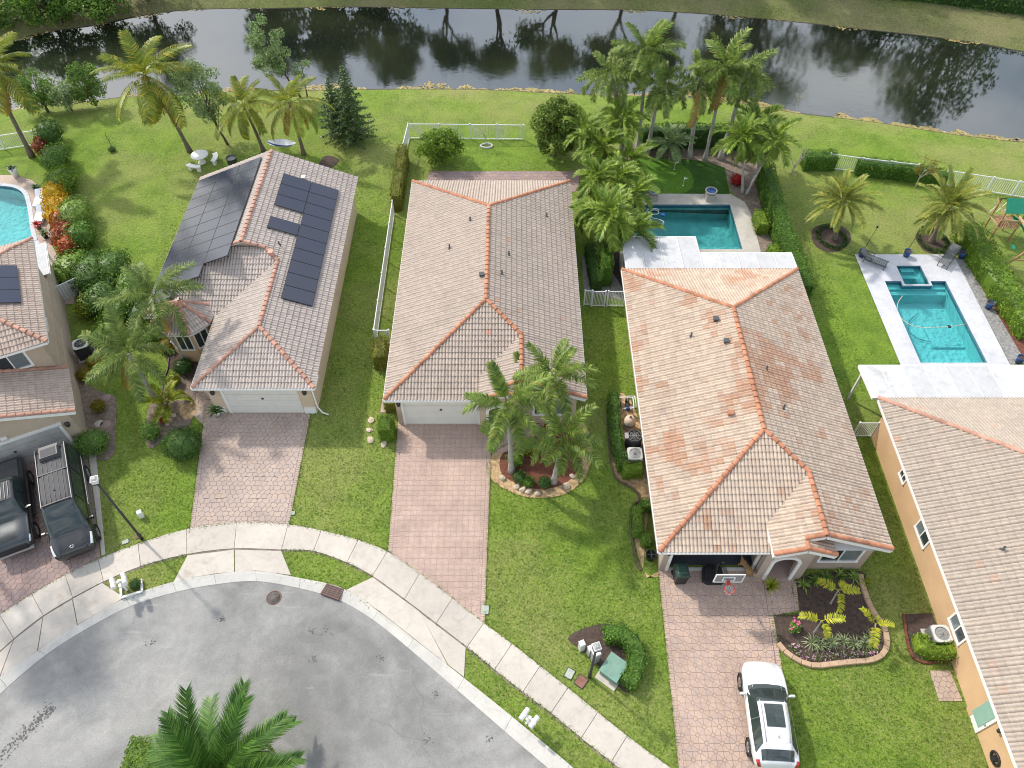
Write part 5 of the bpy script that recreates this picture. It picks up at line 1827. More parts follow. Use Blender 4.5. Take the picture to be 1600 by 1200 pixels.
FR = {}
def fronds_of(kind):
    if kind in FR:
        return FR[kind]
    spec = {
        'coconut': dict(L=3.3, nl=46, ll=0.85, mats=M['l_coconut'], droop=0.66, vee=0.0, lw=0.05, sag=1.1, sweep=0.5),
        'coconut_dry': dict(L=3.1, nl=34, ll=0.75, mats=M['l_coconut_dry'], droop=0.75, vee=-0.2, lw=0.06, sag=1.4, sweep=0.5),
        'queen': dict(L=2.9, nl=80, ll=0.70, mats=M['l_queen'], droop=0.62, vee=0.2, lw=0.035, plume=0.55, sag=1.0, sweep=0.45),
        'royal': dict(L=2.7, nl=62, ll=0.66, mats=M['l_royal'], droop=0.62, vee=0.2, lw=0.05, plume=0.45, sag=0.8, sweep=0.5),
        'foxtail': dict(L=2.6, nl=90, ll=0.50, mats=M['l_foxtail'], droop=0.85, vee=0.2, lw=0.05, plume=1.0, sag=0.5, sweep=0.4, taper=0.35),
        'manila': dict(L=1.9, nl=30, ll=0.55, mats=M['l_manila'], droop=0.85, vee=0.65, lw=0.065, sag=0.5, sweep=0.6),
        'date': dict(L=2.3, nl=46, ll=0.45, mats=M['l_date'], droop=0.45, vee=0.5, lw=0.04, sag=0.25, sweep=0.8, taper=0.4),
        'pygmy': dict(L=1.7, nl=40, ll=0.36, mats=M['l_grey'], droop=0.6, vee=0.35, lw=0.035, sag=0.35, sweep=0.6),
        'island': dict(L=2.6, nl=74, ll=0.58, mats=M['l_island'], droop=0.5, vee=0.40, lw=0.028, sag=0.25, sweep=0.85, taper=0.45),
        'gold': dict(L=1.15, nl=13, ll=0.36, mats=M['l_gold'], droop=0.6, vee=0.35, lw=0.075, sag=0.3, sweep=0.35, taper=0.4),
        'areca': dict(L=1.4, nl=22, ll=0.40, mats=M['l_lime'], droop=0.7, vee=0.45, lw=0.05, sag=0.4, sweep=0.6),
    }[kind]
    FR[kind] = [frond_mesh('frond', seed=11 * k + 3, **{**spec, 'droop': spec['droop'] * (0.75 + 0.13 * k), 'L': spec['L'] * (0.94 + 0.04 * ((k * 3) % 5))}) for k in range(5)]
    return FR[kind]

def palm(base, crown, kind, n, label, group=None, scale=1.0, r0=0.17, r1=0.10, trunk='bark_grey', shaft=True, tilt=(-0.55, 1.15), dry=0, bend=0.3, seed=None, boots=False, name='palm_tree', cat='palm', rings=True, spears=True, nuts=False):
    """base on the ground, crown point in space; fronds set in a spiral"""
    SEED[0] += 1
    rr = random.Random(seed or SEED[0])
    t = thing(name, label, cat, (base[0], base[1], 0), 0, group)
    B = Vector((0, 0, -0.05)); T = Vector((crown[0] - base[0], crown[1] - base[1], crown[2]))
    pts, rad = [], []
    K = 14
    lean = Vector((T.x, T.y, 0))
    for k in range(K + 1):
        f = k / K
        p = B.lerp(T, f) + lean * (-bend * math.sin(math.pi * f) * 0.35)
        pts.append(p)
        q = r0 + (r1 - r0) * f ** 0.6
        if f < 0.08: q *= 1.35
        if rings and k % 2: q *= 0.95
        rad.append(q)
    m = MB()
    m.tube(pts, rad, 9)
    if boots:
        for k in range(26):
            f = 0.45 + 0.55 * k / 26
            i = min(int(f * K), K - 1)
            p = pts[i].lerp(pts[i + 1], f * K - i)
            a = k * 2.4
            d = Vector((math.cos(a), math.sin(a), 0.8)).normalized()
            m.bar(p + d * r1 * 0.6, p + d * (r1 + 0.10), 0.08, 0.05)
    m.build('trunk', M[trunk], t)
    tip = pts[-1]
    ax = (pts[-1] - pts[-2]).normalized()
    if shaft:
        m = MB()
        m.tube([tip - ax * 0.1, tip + ax * 0.25 * scale, tip + ax * 0.75 * scale], [r1 * 1.05, r1 * 1.15, r1 * 0.45], 9)
        m.build('crownshaft', M['l_lime'] if kind in ('manila',) else M['l_queen'], t)
        tip = tip + ax * 0.6 * scale
    fm = fronds_of(kind)
    for k in range(n):
        f = k / max(1, n - 1)
        a = k * 2.39996 + rr.uniform(-0.42, 0.42)
        el_ = tilt[1] + (tilt[0] - tilt[1]) * f + rr.uniform(-0.22, 0.22)
        sc_ = scale * rr.uniform(0.85, 1.1) * (0.8 + 0.2 * math.sin(math.pi * (0.2 + 0.6 * f)))
        me = fm[min(4, max(0, int(f * 5 + rr.uniform(-1.2, 1.2))))]
        if dry and k >= n - dry:
            me = fronds_of('coconut_dry')[1]
        o = bpy.data.objects.new('frond', me)
        o.rotation_euler = (rr.uniform(-0.3, 0.3), -el_, a)
        o.location = tip + Vector((math.cos(a), math.sin(a), 0)) * r1 * 0.4
        o.scale = (sc_,) * 3
        link(o, t)
    if nuts:
        m = MB()
        for k in range(7):
            a = k * 0.9
            c = tip + Vector((math.cos(a) * 0.22, math.sin(a) * 0.22, -0.25))
            m.lathe([(0.0, -0.12), (0.09, -0.05), (0.10, 0.03), (0.0, 0.12)], c, 7)
        m.build('coconut', M['l_coconut_dry'], t)
    return t

def tree(base, h, cr, ch, mat, label, group=None, leaf_l=0.16, n=1800, clumps=22, trunk_h=None, name='tree', cat='tree', trunk_mat='bark', dens_core=False, tr=0.12, lean=(0, 0), seed=None, wl=0.5, spread=0.42, hidden=False):
    """trunk and limbs, crown of leaf clumps with gaps between them"""
    SEED[0] += 1
    sd = seed or SEED[0]
    rs = np.random.default_rng(sd)
    rr = random.Random(sd)
    t = thing(name, label, cat, (base[0], base[1], base[2] if len(base) > 2 else 0), 0, group)
    th = trunk_h if trunk_h is not None else h - ch
    cc = Vector((lean[0], lean[1], h - ch / 2))
    m = MB()
    fork = Vector((lean[0] * 0.4, lean[1] * 0.4, max(0.15, th)))
    m.tube([(0, 0, -0.05), (lean[0] * 0.15, lean[1] * 0.15, fork.z * 0.5), fork], [tr * 1.3, tr, tr * 0.85], 8)
    m.tube([fork, fork.lerp(cc, 0.6), cc + Vector((0, 0, ch * 0.3))], [tr * 0.8, tr * 0.5, tr * 0.12], 7)
    C = []
    for k in range(clumps):
        for _ in range(30):
            d = Vector((rr.uniform(-1, 1), rr.uniform(-1, 1), rr.uniform(-1, 1)))
            if 0.25 < d.length < 1:
                break
        prof = 1.0 - 0.25 * max(0, d.z)
        p = cc + Vector((d.x * cr * prof, d.y * cr * prof, d.z * ch / 2))
        C.append(p)
        if k % 2 == 0:
            a = fork.lerp(cc, rr.uniform(0.0, 0.7))
            mid = a.lerp(p, 0.5) + Vector((0, 0, 0.1 * ch * rr.random()))
            m.tube([a, mid, a.lerp(p, 0.95)], [tr * 0.42, tr * 0.25, tr * 0.08], 5, 0, False)
    m.build('trunk', M[trunk_mat], t)
    per = max(8, n // clumps)
    P, Nn = [], []
    for p in C:
        d = rs.normal(size=(per, 3)); d /= np.linalg.norm(d, axis=1, keepdims=True)
        q = rs.uniform(0.35, 1.0, per) ** 0.6
        rad = np.array([cr, cr, min(cr, ch / 2)]) * spread * rr.uniform(0.75, 1.25)
        P.append(np.array(p) + d * q[:, None] * rad)
        Nn.append(d * 0.7 + rs.normal(size=(per, 3)) * 0.6 + np.array([0, 0, 0.5]))
    P = np.concatenate(P); Nn = np.concatenate(Nn)
    P[:, 2] = np.maximum(P[:, 2], 0.1)
    core = ball_core(cc, (cr * 0.55, cr * 0.55, ch * 0.28), 0.4, sd) if dens_core else None
    k = len(P)
    me = leaf_mesh('crown', P, Nn, leaf_l * rs.uniform(0.7, 1.3, k), leaf_l * wl * rs.uniform(0.8, 1.2, k), mat, core, rs)
    inst('crown', me, t)
    return t

def bare_tree(base, h, label, mat='twig', name='bare_tree', depth=4, spread=0.7, r0=0.05, seed=1, group=None, leaves=None, cat='tree', trunk=0.35, nb=3):
    rr = random.Random(seed)
    t = thing(name, label, cat, (base[0], base[1], base[2] if len(base) > 2 else 0), 0, group)
    m = MB()
    tips = []
    def grow(p, d, L, r, k):
        q = p + d * L
        m.tube([p, (p + q) / 2 + Vector((rr.uniform(-1, 1), rr.uniform(-1, 1), 0)) * L * 0.06, q], [r, r * 0.85, r * 0.65], 5, 0, False)
        if k == 0:
            tips.append(q); return
        for _ in range(nb):
            e = (d + Vector((rr.uniform(-1, 1), rr.uniform(-1, 1), rr.uniform(-0.2, 0.6))) * spread).normalized()
            grow(p + d * L * rr.uniform(0.6, 1.0), e, L * rr.uniform(0.55, 0.8), r * 0.6, k - 1)
    grow(Vector((0, 0, -0.03)), Vector((0, 0, 1)), h * trunk, r0, depth)
    m.build('branches', M[mat], t)
    if leaves:
        lm, n, ll = leaves
        rs = np.random.default_rng(seed)
        T = np.array(tips)
        P = T[rs.integers(0, len(T), n)] + rs.normal(size=(n, 3)) * h * 0.035
        inst('foliage', leaf_mesh('foliage', P, rs.normal(size=(n, 3)) + np.array([0, 0, 0.4]), ll * rs.uniform(0.7, 1.3, n), ll * 0.5, lm, None, rs), t)
    return t

def conifer(base, h, r, label, group=None, whorls=16, seed=3):
    """tiers of drooping needle sprays round a straight stem"""
    rr = random.Random(seed)
    rs = np.random.default_rng(seed)
    t = thing('conifer', label, 'tree', (base[0], base[1], 0), 0, group)
    m = MB()
    m.tube([(0, 0, -0.05), (0, 0, h)], [0.13, 0.02], 7)
    P, Nn = [], []
    for w in range(whorls):
        f = w / (whorls - 1)
        z = 0.25 + (h - 0.4) * f
        L = r * (1 - f ** 1.15) * rr.uniform(0.9, 1.08) + 0.12
        nb = 7 if f < 0.75 else 5
        for b in range(nb):
            a = 2 * math.pi * (b + 0.5 * (w % 2)) / nb + rr.uniform(-0.2, 0.2)
            d = Vector((math.cos(a), math.sin(a), 0))
            s = Vector((-d.y, d.x, 0))
            l = L * rr.uniform(0.8, 1.1)
            tip = Vector((0, 0, z)) + d * l + Vector((0, 0, l * 0.12))
            m.tube([(0, 0, z), tip], [0.03, 0.008], 4, 0, False)
            k = int(26 * l + 8)
            for _ in range(k):
                u = rr.uniform(0.12, 1.0)
                wv = rr.uniform(-1, 1) * 0.30 * l * (1.1 - u)
                P.append(Vector((0, 0, z + rr.uniform(-0.05, 0.06) + u * l * 0.12)) + d * (l * u) + s * wv)
                Nn.append((rr.gauss(0, 0.35), rr.gauss(0, 0.35), 1.0))
    m.build('trunk', M['bark'], t)
    k = len(P)
    inst('crown', leaf_mesh('crown', np.array([tuple(p) for p in P]), Nn, 0.24 * rs.uniform(0.7, 1.3, k), 0.08, M['l_pine'], None, rs, 0.35), t)
    return t

def spiky(xy, n, L, w, mat, label, group=None, h=0.0, name='spiky_plant', cat='plant', arch=0.9, z0=0.0, up=(0.35, 1.2), seed=None):
    """a rosette of strap leaves, each leaf a blade"""
    SEED[0] += 1
    rr = random.Random(seed or SEED[0])
    t = thing(name, label, cat, (xy[0], xy[1], z0), 0, group)
    m = MB()
    for k in range(n):
        a = k * 2.39996 + rr.uniform(-0.2, 0.2)
        e = rr.uniform(*up)
        l = L * rr.uniform(0.75, 1.15)
        d = Vector((math.cos(a), math.sin(a), 0)); s = Vector((-d.y, d.x, 0))
        p0 = Vector((0, 0, h))
        p1 = p0 + (d * math.cos(e) + Vector((0, 0, math.sin(e)))) * l * 0.5
        e2 = e - arch
        p2 = p1 + (d * math.cos(e2) + Vector((0, 0, math.sin(e2)))) * l * 0.5
        p2.z = max(p2.z, 0.02)
        m.add([p0 - s * w * 0.35, p0 + s * w * 0.35, p1 + s * w * 0.5, p1 - s * w * 0.5, p2], [(0, 1, 2, 3), (3, 2, 4)])
    if h > 0.05:
        m.tube([(0, 0, 0), (0, 0, h)], 0.035, 6)
    m.build('leaves', mat, t)
    return t

# ---------------------------------------------------------------- palms, by yard
palm(*((-36.94, 50.51), (-36.49, 50.51, 7.13)), 'coconut', 22, 'tall coconut palm with yellowing fronds leaning out of the left edge of the picture', 'coconut palms by the canal', 1.1, 0.2, 0.12, 'bark_palm', False, (-1.0, 1.2), 4, 0.25, nuts=True)
palm(*((-24.95, 51.18), (-26.12, 51.18, 6.28)), 'coconut', 24, 'coconut palm with long leaning trunk rising behind the white picnic table', 'coconut palms by the canal', 1.12, 0.17, 0.10, 'bark_palm', False, (-1.15, 1.25), 4, 0.35, nuts=True)
palm(*((-19.26, 51.26), (-19.79, 51.26, 3.88)), 'coconut', 17, 'coconut palm that holds the left end of the hammock', 'coconut palms by the canal', 0.85, 0.16, 0.09, 'bark_palm', False, (-0.9, 1.25), 1, 0.3)
palm(*((-16.07, 50.85), (-16.21, 50.85, 4.38)), 'coconut', 17, 'coconut palm that holds the right end of the hammock', 'coconut palms by the canal', 0.85, 0.16, 0.09, 'bark_palm', False, (-0.9, 1.25), 2, 0.3)

palm(*((-19.59, 29.92), (-19.57, 29.92, 5.42)), 'queen', 16, 'feathery palm leaning over the turret bay', 'palms in front of the solar house', 0.95, 0.17, 0.11, 'bark_grey', False, (-0.85, 1.2), 1, 0.3, boots=True)
palm(*((-20.57, 26.95), (-20.57, 26.95, 4.05)), 'queen', 16, 'feathery palm leaning over the side lawn beside the two-storey house', 'palms in front of the solar house', 0.95, 0.17, 0.11, 'bark_grey', False, (-0.85, 1.2), 1, 0.3, boots=True)

palm(*((-0.03, 22.05), (-0.18, 22.05, 5.56)), 'royal', 15, 'palm nearest the pink driveway in the round front bed', 'palms in the round front bed', 0.82, 0.16, 0.10, 'bark_grey', True, (-0.85, 1.2), 0, 0.1)
palm(*((2.21, 21.41), (2.47, 21.41, 3.56)), 'royal', 15, 'palm at the front of the round bed, its fronds hanging over the lawn', 'palms in the round front bed', 0.85, 0.17, 0.10, 'bark_grey', True, (-0.85, 1.2), 0, 0.1)
palm(*((2.06, 24.35), (2.14, 24.35, 4.82)), 'royal', 15, 'tallest palm of the round front bed, reaching over the roof edge', 'palms in the round front bed', 0.82, 0.16, 0.10, 'bark_grey', True, (-0.75, 1.2), 0, 0.1)
palm(*((1.05, 25.76), (0.76, 25.76, 3.01)), 'royal', 9, 'palm against the house wall at the back of the round front bed', 'palms in the round front bed', 0.7, 0.14, 0.09, 'bark_grey', True, (-0.7, 1.2), 0, 0.1)

fox = 'tall palms behind the putting green'
palm(*((8.53, 51.10), (7.23, 51.10, 5.84)), 'foxtail', 17, 'leftmost of the tall palms behind the putting green', fox, 1.0, 0.18, 0.12, 'bark_grey', True, (-0.8, 1.15), 0, 0.1)
palm(*((9.70, 50.93), (9.34, 50.93, 7.65)), 'royal', 16, 'tallest palm behind the putting green, with thin upright fronds', fox, 1.05, 0.17, 0.11, 'bark_grey', True, (-0.7, 1.25), 0, 0.1)
palm(*((10.44, 50.93), (10.59, 50.93, 5.24)), 'foxtail', 16, 'tall palm just left of the low spiky palm', fox, 0.95, 0.18, 0.12, 'bark_grey', True, (-0.8, 1.15), 0, 0.1)
palm(*((13.63, 50.43), (13.30, 50.43, 5.63)), 'foxtail', 16, 'tall palm just right of the low spiky palm', fox, 0.95, 0.19, 0.13, 'bark_grey', True, (-0.8, 1.15), 1, 0.1)
palm(*((14.75, 50.02), (14.72, 50.02, 6.93)), 'royal', 16, 'leaning slim palm behind the putting green, its lowest frond turned yellow', fox, 1.02, 0.15, 0.10, 'bark_grey', True, (-0.75, 1.25), 1, 0.1)
palm(*((15.95, 50.18), (16.31, 50.18, 6.36)), 'foxtail', 17, 'rightmost of the tall palms behind the putting green', fox, 1.0, 0.19, 0.13, 'bark_grey', True, (-0.8, 1.15), 0, 0.1)
palm(*((12.16, 50.10), (11.91, 50.10, 1.57)), 'pygmy', 26, 'low grey-green spiky palm at the edge of the putting green', None, 1.0, 0.14, 0.12, 'bark_palm', False, (-0.2, 1.3), 0, 0.0)

man = 'bushy palms between the two tiled houses'
rowp = [((918,265,915,222), 'furthest left, by the back lawn'),
        ((975,262,972,196), 'tallest and rearmost, nearest the canal'),
        ((945,275,946,240), 'in front of the pale-trunked one'),
        ((985,300,985,262), 'beside the putting green'),
        ((940,322,936,280), 'beside the corner of the grey-tan roof'),
        ((965,318,966,282), 'at the middle of the clump'),
        ((988,338,990,306), 'overhanging the pool corner'),
        ((940,352,938,326), 'by the gravel path along the wall'),
        ((958,408,953,330), 'rising behind the tall clipped hedge'),
        ((975,410,985,362), 'nearest, hanging over the white patio roof')]
for (q, txt) in zip([(((5.70, 48.64), (5.34, 48.64, 2.76))), (((8.49, 49.12), (7.95, 49.12, 3.50))), (((6.90, 47.31), (6.62, 47.31, 2.49))), (((8.68, 46.01), (8.41, 46.01, 2.22))), (((6.39, 43.60), (5.98, 43.60, 2.59))), (((7.53, 43.60), (7.31, 43.60, 2.48))), (((8.33, 42.41), (8.29, 42.41, 2.10))), (((6.08, 40.51), (5.87, 40.51, 2.32))), (((6.74, 38.44), (6.29, 38.44, 3.58))), (((7.47, 38.44), (7.73, 38.44, 2.11)))], rowp):
    palm(*q, 'manila', 21, 'bushy palm in the clump, ' + txt[1], man, random.uniform(0.98, 1.14), 0.12, 0.08, 'bark_grey', True, (-0.9, 1.3), 0, 0.1)
man2 = 'bushy palms at the right end of the putting green'
palm(*((16.89, 46.01), (15.95, 46.01, 4.00)), 'manila', 19, 'bushy straight palm right of the putting green', man2, 1.15, 0.12, 0.08, 'bark_grey', True, (-0.9, 1.3), 0, 0.1)
palm(*((17.14, 45.86), (17.89, 45.86, 3.90)), 'manila', 19, 'bushy palm leaning to the right beside the putting green', man2, 1.15, 0.12, 0.08, 'bark_grey', True, (-0.9, 1.3), 0, 0.1)
palm(*((18.73, 49.12), (17.86, 49.12, 3.08)), 'manila', 21, 'rear bushy palm against the dark hedge right of the putting green', man2, 1.15, 0.12, 0.08, 'bark_grey', True, (-0.9, 1.3), 0, 0.1)

palm(*((22.27, 40.98), (21.81, 40.98, 3.31)), 'date', 42, 'feather palm in the left mulch ring of the back lawn', 'palms in mulch rings', 1.0, 0.19, 0.16, 'bark_palm', False, (-0.6, 1.35), 0, 0.05, boots=True)
palm(*((28.88, 40.64), (28.75, 40.64, 3.16)), 'date', 42, 'feather palm in the right mulch ring beside the swing set', 'palms in mulch rings', 1.0, 0.19, 0.16, 'bark_palm', False, (-0.6, 1.35), 0, 0.05, boots=True)

palm((-11.55, 6.2), (-11.45, 6.3, 2.2), 'island', 40, 'dense green palm at the bottom edge in the planted street island', None, 1.38, 0.2, 0.16, 'bark_palm', False, (-0.25, 1.25), 0, 0.0)

gold = 'small yellow palms in the flower bed'
palm(*((15.19, 14.68), (15.05, 14.68, 1.53)), 'gold', 4, 'small yellow-green palm near the window at the back of the flower bed', gold, 0.82, 0.05, 0.035, 'bark_grey', False, (0.05, 0.55), 0, 0.0)
palm(*((14.04, 13.25), (13.94, 13.25, 1.47)), 'gold', 3, 'small yellow-green palm at the middle of the flower bed', gold, 0.82, 0.05, 0.035, 'bark_grey', False, (0.05, 0.6), 0, 0.0, seed=5)
palm(*((16.76, 13.16), (16.39, 13.16, 1.32)), 'gold', 4, 'small bright yellow palm leaning over the flower bed edging', gold, 0.82, 0.05, 0.035, 'bark_grey', False, (0.0, 0.7), 0, 0.0, seed=9)
palm(*((-19.66, 26.22), (-19.45, 26.22, 0.60)), 'areca', 12, 'low lime-green palm beside the entry path of the solar house', None, 1.0, 0.05, 0.04, 'bark_palm', False, (0.1, 1.2), 0, 0.0)

# ---------------------------------------------------------------- trees
conifer((-12.33, 52.55), 6.3, 2.0, 'dark pointed conifer, the taller of the pair on the back lawn', 'pair of conifers', 20, 3)
conifer((-13.70, 53.33), 5.0, 1.6, 'dark pointed conifer, the shorter one at the left of the pair', 'pair of conifers', 16, 4)
tree((-22.24, 52.11), 6.8, 1.9, 5.0, M['l_grey'], 'airy grey-green tree between the leaning coconut palm and the hammock', None, 0.18, 5200, 60, 1.2, tr=0.09, lean=(-1.0, 0.4), spread=0.28)
tree((-17.71, 58.91), 6.8, 1.35, 5.2, M['l_grey'], 'tall airy tree standing at the water beyond the hammock', None, 0.22, 3600, 36, 1.4, tr=0.08, lean=(-1.8, 0.5), spread=0.34)
tree((-17.20, 59.11), 3.4, 0.9, 2.2, M['l_grey'], 'small sparse tree at the water right of the tall airy one', None, 0.18, 520, 12, 1.0, tr=0.05, lean=(0.1, 0), spread=0.32)
tree((-38.09, 56.79), 3.4, 1.55, 3.0, M['l_mid'], 'broad bushy tree on the water edge behind the left coconut palm', 'bushy trees on the water edge', 0.19, 4200, 40, 0.4, tr=0.10, spread=0.34)
tree((-34.48, 57.74), 3.5, 1.35, 3.2, M['l_mid'], 'rounder bushy tree on the water edge left of the leaning coconut palm', 'bushy trees on the water edge', 0.18, 4200, 40, 0.3, tr=0.09, spread=0.34)
tree((-36.22, 56.98), 2.6, 1.2, 2.3, M['l_grey'], 'low pale bush tree between the two bushy trees on the water edge', 'bushy trees on the water edge', 0.18, 2200, 26, 0.3, tr=0.07, spread=0.36)
tree((3.36, 50.68), 4.8, 1.85, 4.3, M['l_round'], 'dense rounded tree at the corner of the fenced back lawn', None, 0.22, 10000, 90, 0.4, tr=0.11, wl=0.6, spread=0.27)
tree((-5.39, 49.94), 2.6, 1.65, 2.3, M['l_hedge_bright'], 'low round tree inside the white fence by the tall hedge', None, 0.19, 4200, 50, 0.3, tr=0.09, wl=0.6, spread=0.30)
bare_tree((-2.00, 51.94), 2.6, 'thin bare pale tree inside the white fence', 'twig', 'bare_tree', 4, 0.8, 0.035, 4)
bare_tree((20.97, 48.09), 2.6, 'leafless grey sapling in a small mulch ring right of the tall hedge', 'twig', 'bare_tree', 4, 0.6, 0.045, 8, trunk=0.4)
bare_tree((29.80, 46.77), 2.6, 'spindly sapling with brown leaves by the right hedge', 'twig', 'bare_tree', 4, 0.6, 0.04, 12, leaves=(M['l_croton'], 260, 0.16), trunk=0.4)
bare_tree((23.57, 57.54), 1.8, 'bleached dead bush on the canal edge', 'twig', 'dead_bush', 3, 0.8, 0.03, 6, trunk=0.35, nb=4, cat='bush')
bare_tree((-31.07, 51.52), 2.2, 'tiny bare sapling in the middle of the left back lawn', 'bark', 'sapling', 3, 0.7, 0.025, 15, nb=2)
bush((-30.98, 51.26), 0.3, 0.35, M['l_dark'], 'small dark tuft at the foot of the tiny bare sapling', 0.09)

ORD = ['first', 'second', 'third', 'fourth', 'fifth', 'sixth', 'seventh', 'eighth', 'ninth', 'tenth', 'eleventh', 'twelfth', 'thirteenth', 'fourteenth', 'fifteenth']
# trees on the far bank, most of them seen only mirrored in the water
for (x, y, h, cr, ch, mt, lb) in ((-48.5, 71.5, 4.6, 3.2, 4.4, 'l_mid', 'leftmost bushy tree on the far bank'), (-43.5, 72.3, 4.4, 3.0, 4.2, 'l_hedge', 'second bushy tree from the left on the far bank'),
                                  (-39.0, 73.2, 4.2, 2.8, 4.0, 'l_mid', 'third bushy tree from the left on the far bank'), (-35.5, 76.0, 8.5, 3.2, 7.5, 'l_dark', 'taller dark tree at the end of the far bank bushes')):
    tree((x, y, 0.0), h, cr, ch, M[mt], lb, 'trees on the far bank', 0.36, 4200, 44, 0.4, tr=0.2, spread=0.34)
for (x, y, h, cr, ch, lb) in ((-20, 82, 9.5, 3.2, 8.5, 'round dark tree mirrored behind the two small waterside trees'), (-13.5, 82, 10.5, 3.6, 9.5, 'round dark tree mirrored above the conifers'),
                              (27, 83, 15.5, 6.5, 13.5, 'largest dark tree mirrored at the right of the canal'), (37, 82, 8.5, 4.0, 7.0, 'small round tree mirrored at the far right'),
                              (47, 80, 14.5, 5.5, 12.5, 'dark tree mirrored at the right edge'), (-27, 86, 11, 3.5, 9, 'dark tree mirrored at the far left')):
    tree((x, y, 0.7), h, cr, ch, M['l_dark'], lb, 'trees on the far bank', 0.5, 5200, 60, 1.2, tr=0.3, spread=0.32)
for k, (x, y, h) in enumerate(((-7, 81, 11.5), (-1.5, 82, 12.0), (4.5, 82, 12.5), (11.5, 82, 12.5), (17.5, 82.5, 12.5), (22.0, 82, 11.5))):
    bare_tree((x, y, 0.7), h, ORD[k] + ' from the left of the thin-crowned trees mirrored in the canal', 'bark', 'tree', 5, 0.62, 0.26, 20 + k, 'thin-crowned trees on the far bank', (M['l_dark'], 4500, 0.42), trunk=0.28)
hedge([(33, 77.5), (41, 75.5), (50, 72.5), (60, 69)], 2.4, 1.6, M['l_dark'], 'dark hedge along the far bank at the top right corner', 0.3, 0.8, z0=0.5)

tree((-29.3, 19.4), 12.5, 2.6, 5.0, M['l_mid'], 'tall tree beside the brick drive, just outside the left edge', None, 0.28, 2600, 30, 7.0, tr=0.16, spread=0.34)

# ---------------------------------------------------------------- hedges
hedge([(-8.22, 49.94), (-8.22, 47.70), (-8.19, 43.81)], 0.75, 1.5, M['l_hedge_olive'], 'tall narrow clipped hedge along the left side of the middle back lawn', 0.13)
hedge([(-7.89, 30.68), (-7.73, 29.16)], 0.9, 1.3, M['l_hedge_olive'], 'square clipped hedge block against the left wall of the grey-tan house', 0.11)
hedge([(-6.96, 24.96), (-6.87, 24.01)], 0.85, 1.2, M['l_hedge_bright'], 'square clipped bush at the corner of the closed garage', 0.10)
hedge([(-6.93, 26.49), (-6.88, 25.94)], 0.65, 0.9, M['l_hedge_olive'], 'small clipped bush tucked under the eave at the closed garage', 0.10)
hedge([(6.24, 39.21), (6.09, 36.12)], 0.65, 1.9, M['l_hedge'], 'tall clipped hedge between the two tiled houses behind the white gates', 0.12)
hedge([(5.25, 39.33), (5.48, 35.76)], 0.7, 1.0, M['l_dark'], 'dark low hedge on the gravel beside the grey-tan house', 0.12)
hedge([(9.97, 51.60), (13.00, 51.94), (18.94, 51.60)], 0.9, 1.8, M['l_dark'], 'dark hedge behind the tall palms at the end of the putting green', 0.14)
hedge([(18.56, 47.31), (18.36, 43.24), (18.35, 38.69), (18.51, 34.66)], 1.0, 1.7, M['l_hedge'], 'long clipped hedge dividing the teal pool from the wide lawn', 0.13)
hedge([(17.34, 42.89), (17.33, 41.31)], 0.9, 1.0, M['l_hedge_bright'], 'low rounded hedge at the teal pool deck corner', 0.12)
hedge([(17.62, 39.53), (17.75, 38.69)], 0.9, 0.9, M['l_hedge_bright'], 'small lime hedge beside the white patio roof', 0.12)
hedge([(21.94, 49.12), (24.27, 49.12)], 1.0, 1.3, M['l_hedge'], 'short hedge left of the first white fence panel on the right', 0.14)
hedge([(25.79, 48.48), (28.29, 48.01), (30.12, 47.46), (31.79, 46.77)], 0.9, 1.2, M['l_hedge'], 'loose hedge along the white fence on the right', 0.15, bump=0.25)
hedge([(31.14, 41.04), (31.16, 37.94), (31.40, 34.83), (31.70, 31.62)], 1.5, 1.5, M['l_hedge_bright'], 'thick bright hedge along the bright turquoise pool yard', 0.16, bump=0.2)
hedge([(5.79, 26.91), (5.70, 25.32), (5.71, 23.37), (5.91, 22.01)], 0.6, 0.8, M['l_hedge'], 'low hedge screening the pool pumps and coolers', 0.10)
hedge([(5.89, 21.85), (6.86, 21.93)], 0.7, 0.8, M['l_hedge_bright'], 'short hedge at the near end of the equipment bed', 0.10)
hedge([(6.39, 19.61), (6.32, 17.97)], 0.6, 0.7, M['l_hedge'], 'clipped hedge left of the garage of the orange-stained house', 0.10)
hedge([(6.64, 19.79), (7.07, 19.79)], 0.5, 0.7, M['l_hedge'], 'clipped hedge end against the wall of the orange-stained house', 0.10)
hedge([(6.47, 17.86), (6.88, 17.86)], 0.6, 0.7, M['l_hedge'], 'clipped hedge near the downpipe of the orange-stained house', 0.10)
hedge([(4.27, 13.07), (4.87, 13.16), (5.46, 12.74), (5.68, 12.03), (5.46, 11.29), (5.04, 10.79)], 0.80, 0.75, M['l_hedge'], 'curved hedge wrapping round the green transformer', 0.10, bump=0.16)
hedge([(18.70, 12.92), (18.62, 12.33), (19.32, 12.15), (20.14, 12.33)], 0.6, 0.8, M['l_hedge_bright'], 'loose hedge round the cooler at the apricot wall', 0.11, bump=0.25)
hedge([(-15.95, 7.61), (-13.34, 7.39), (-10.11, 7.22)], 1.9, 0.9, M['l_hedge_bright'], 'wide clipped hedge under the palm of the street island', 0.11)

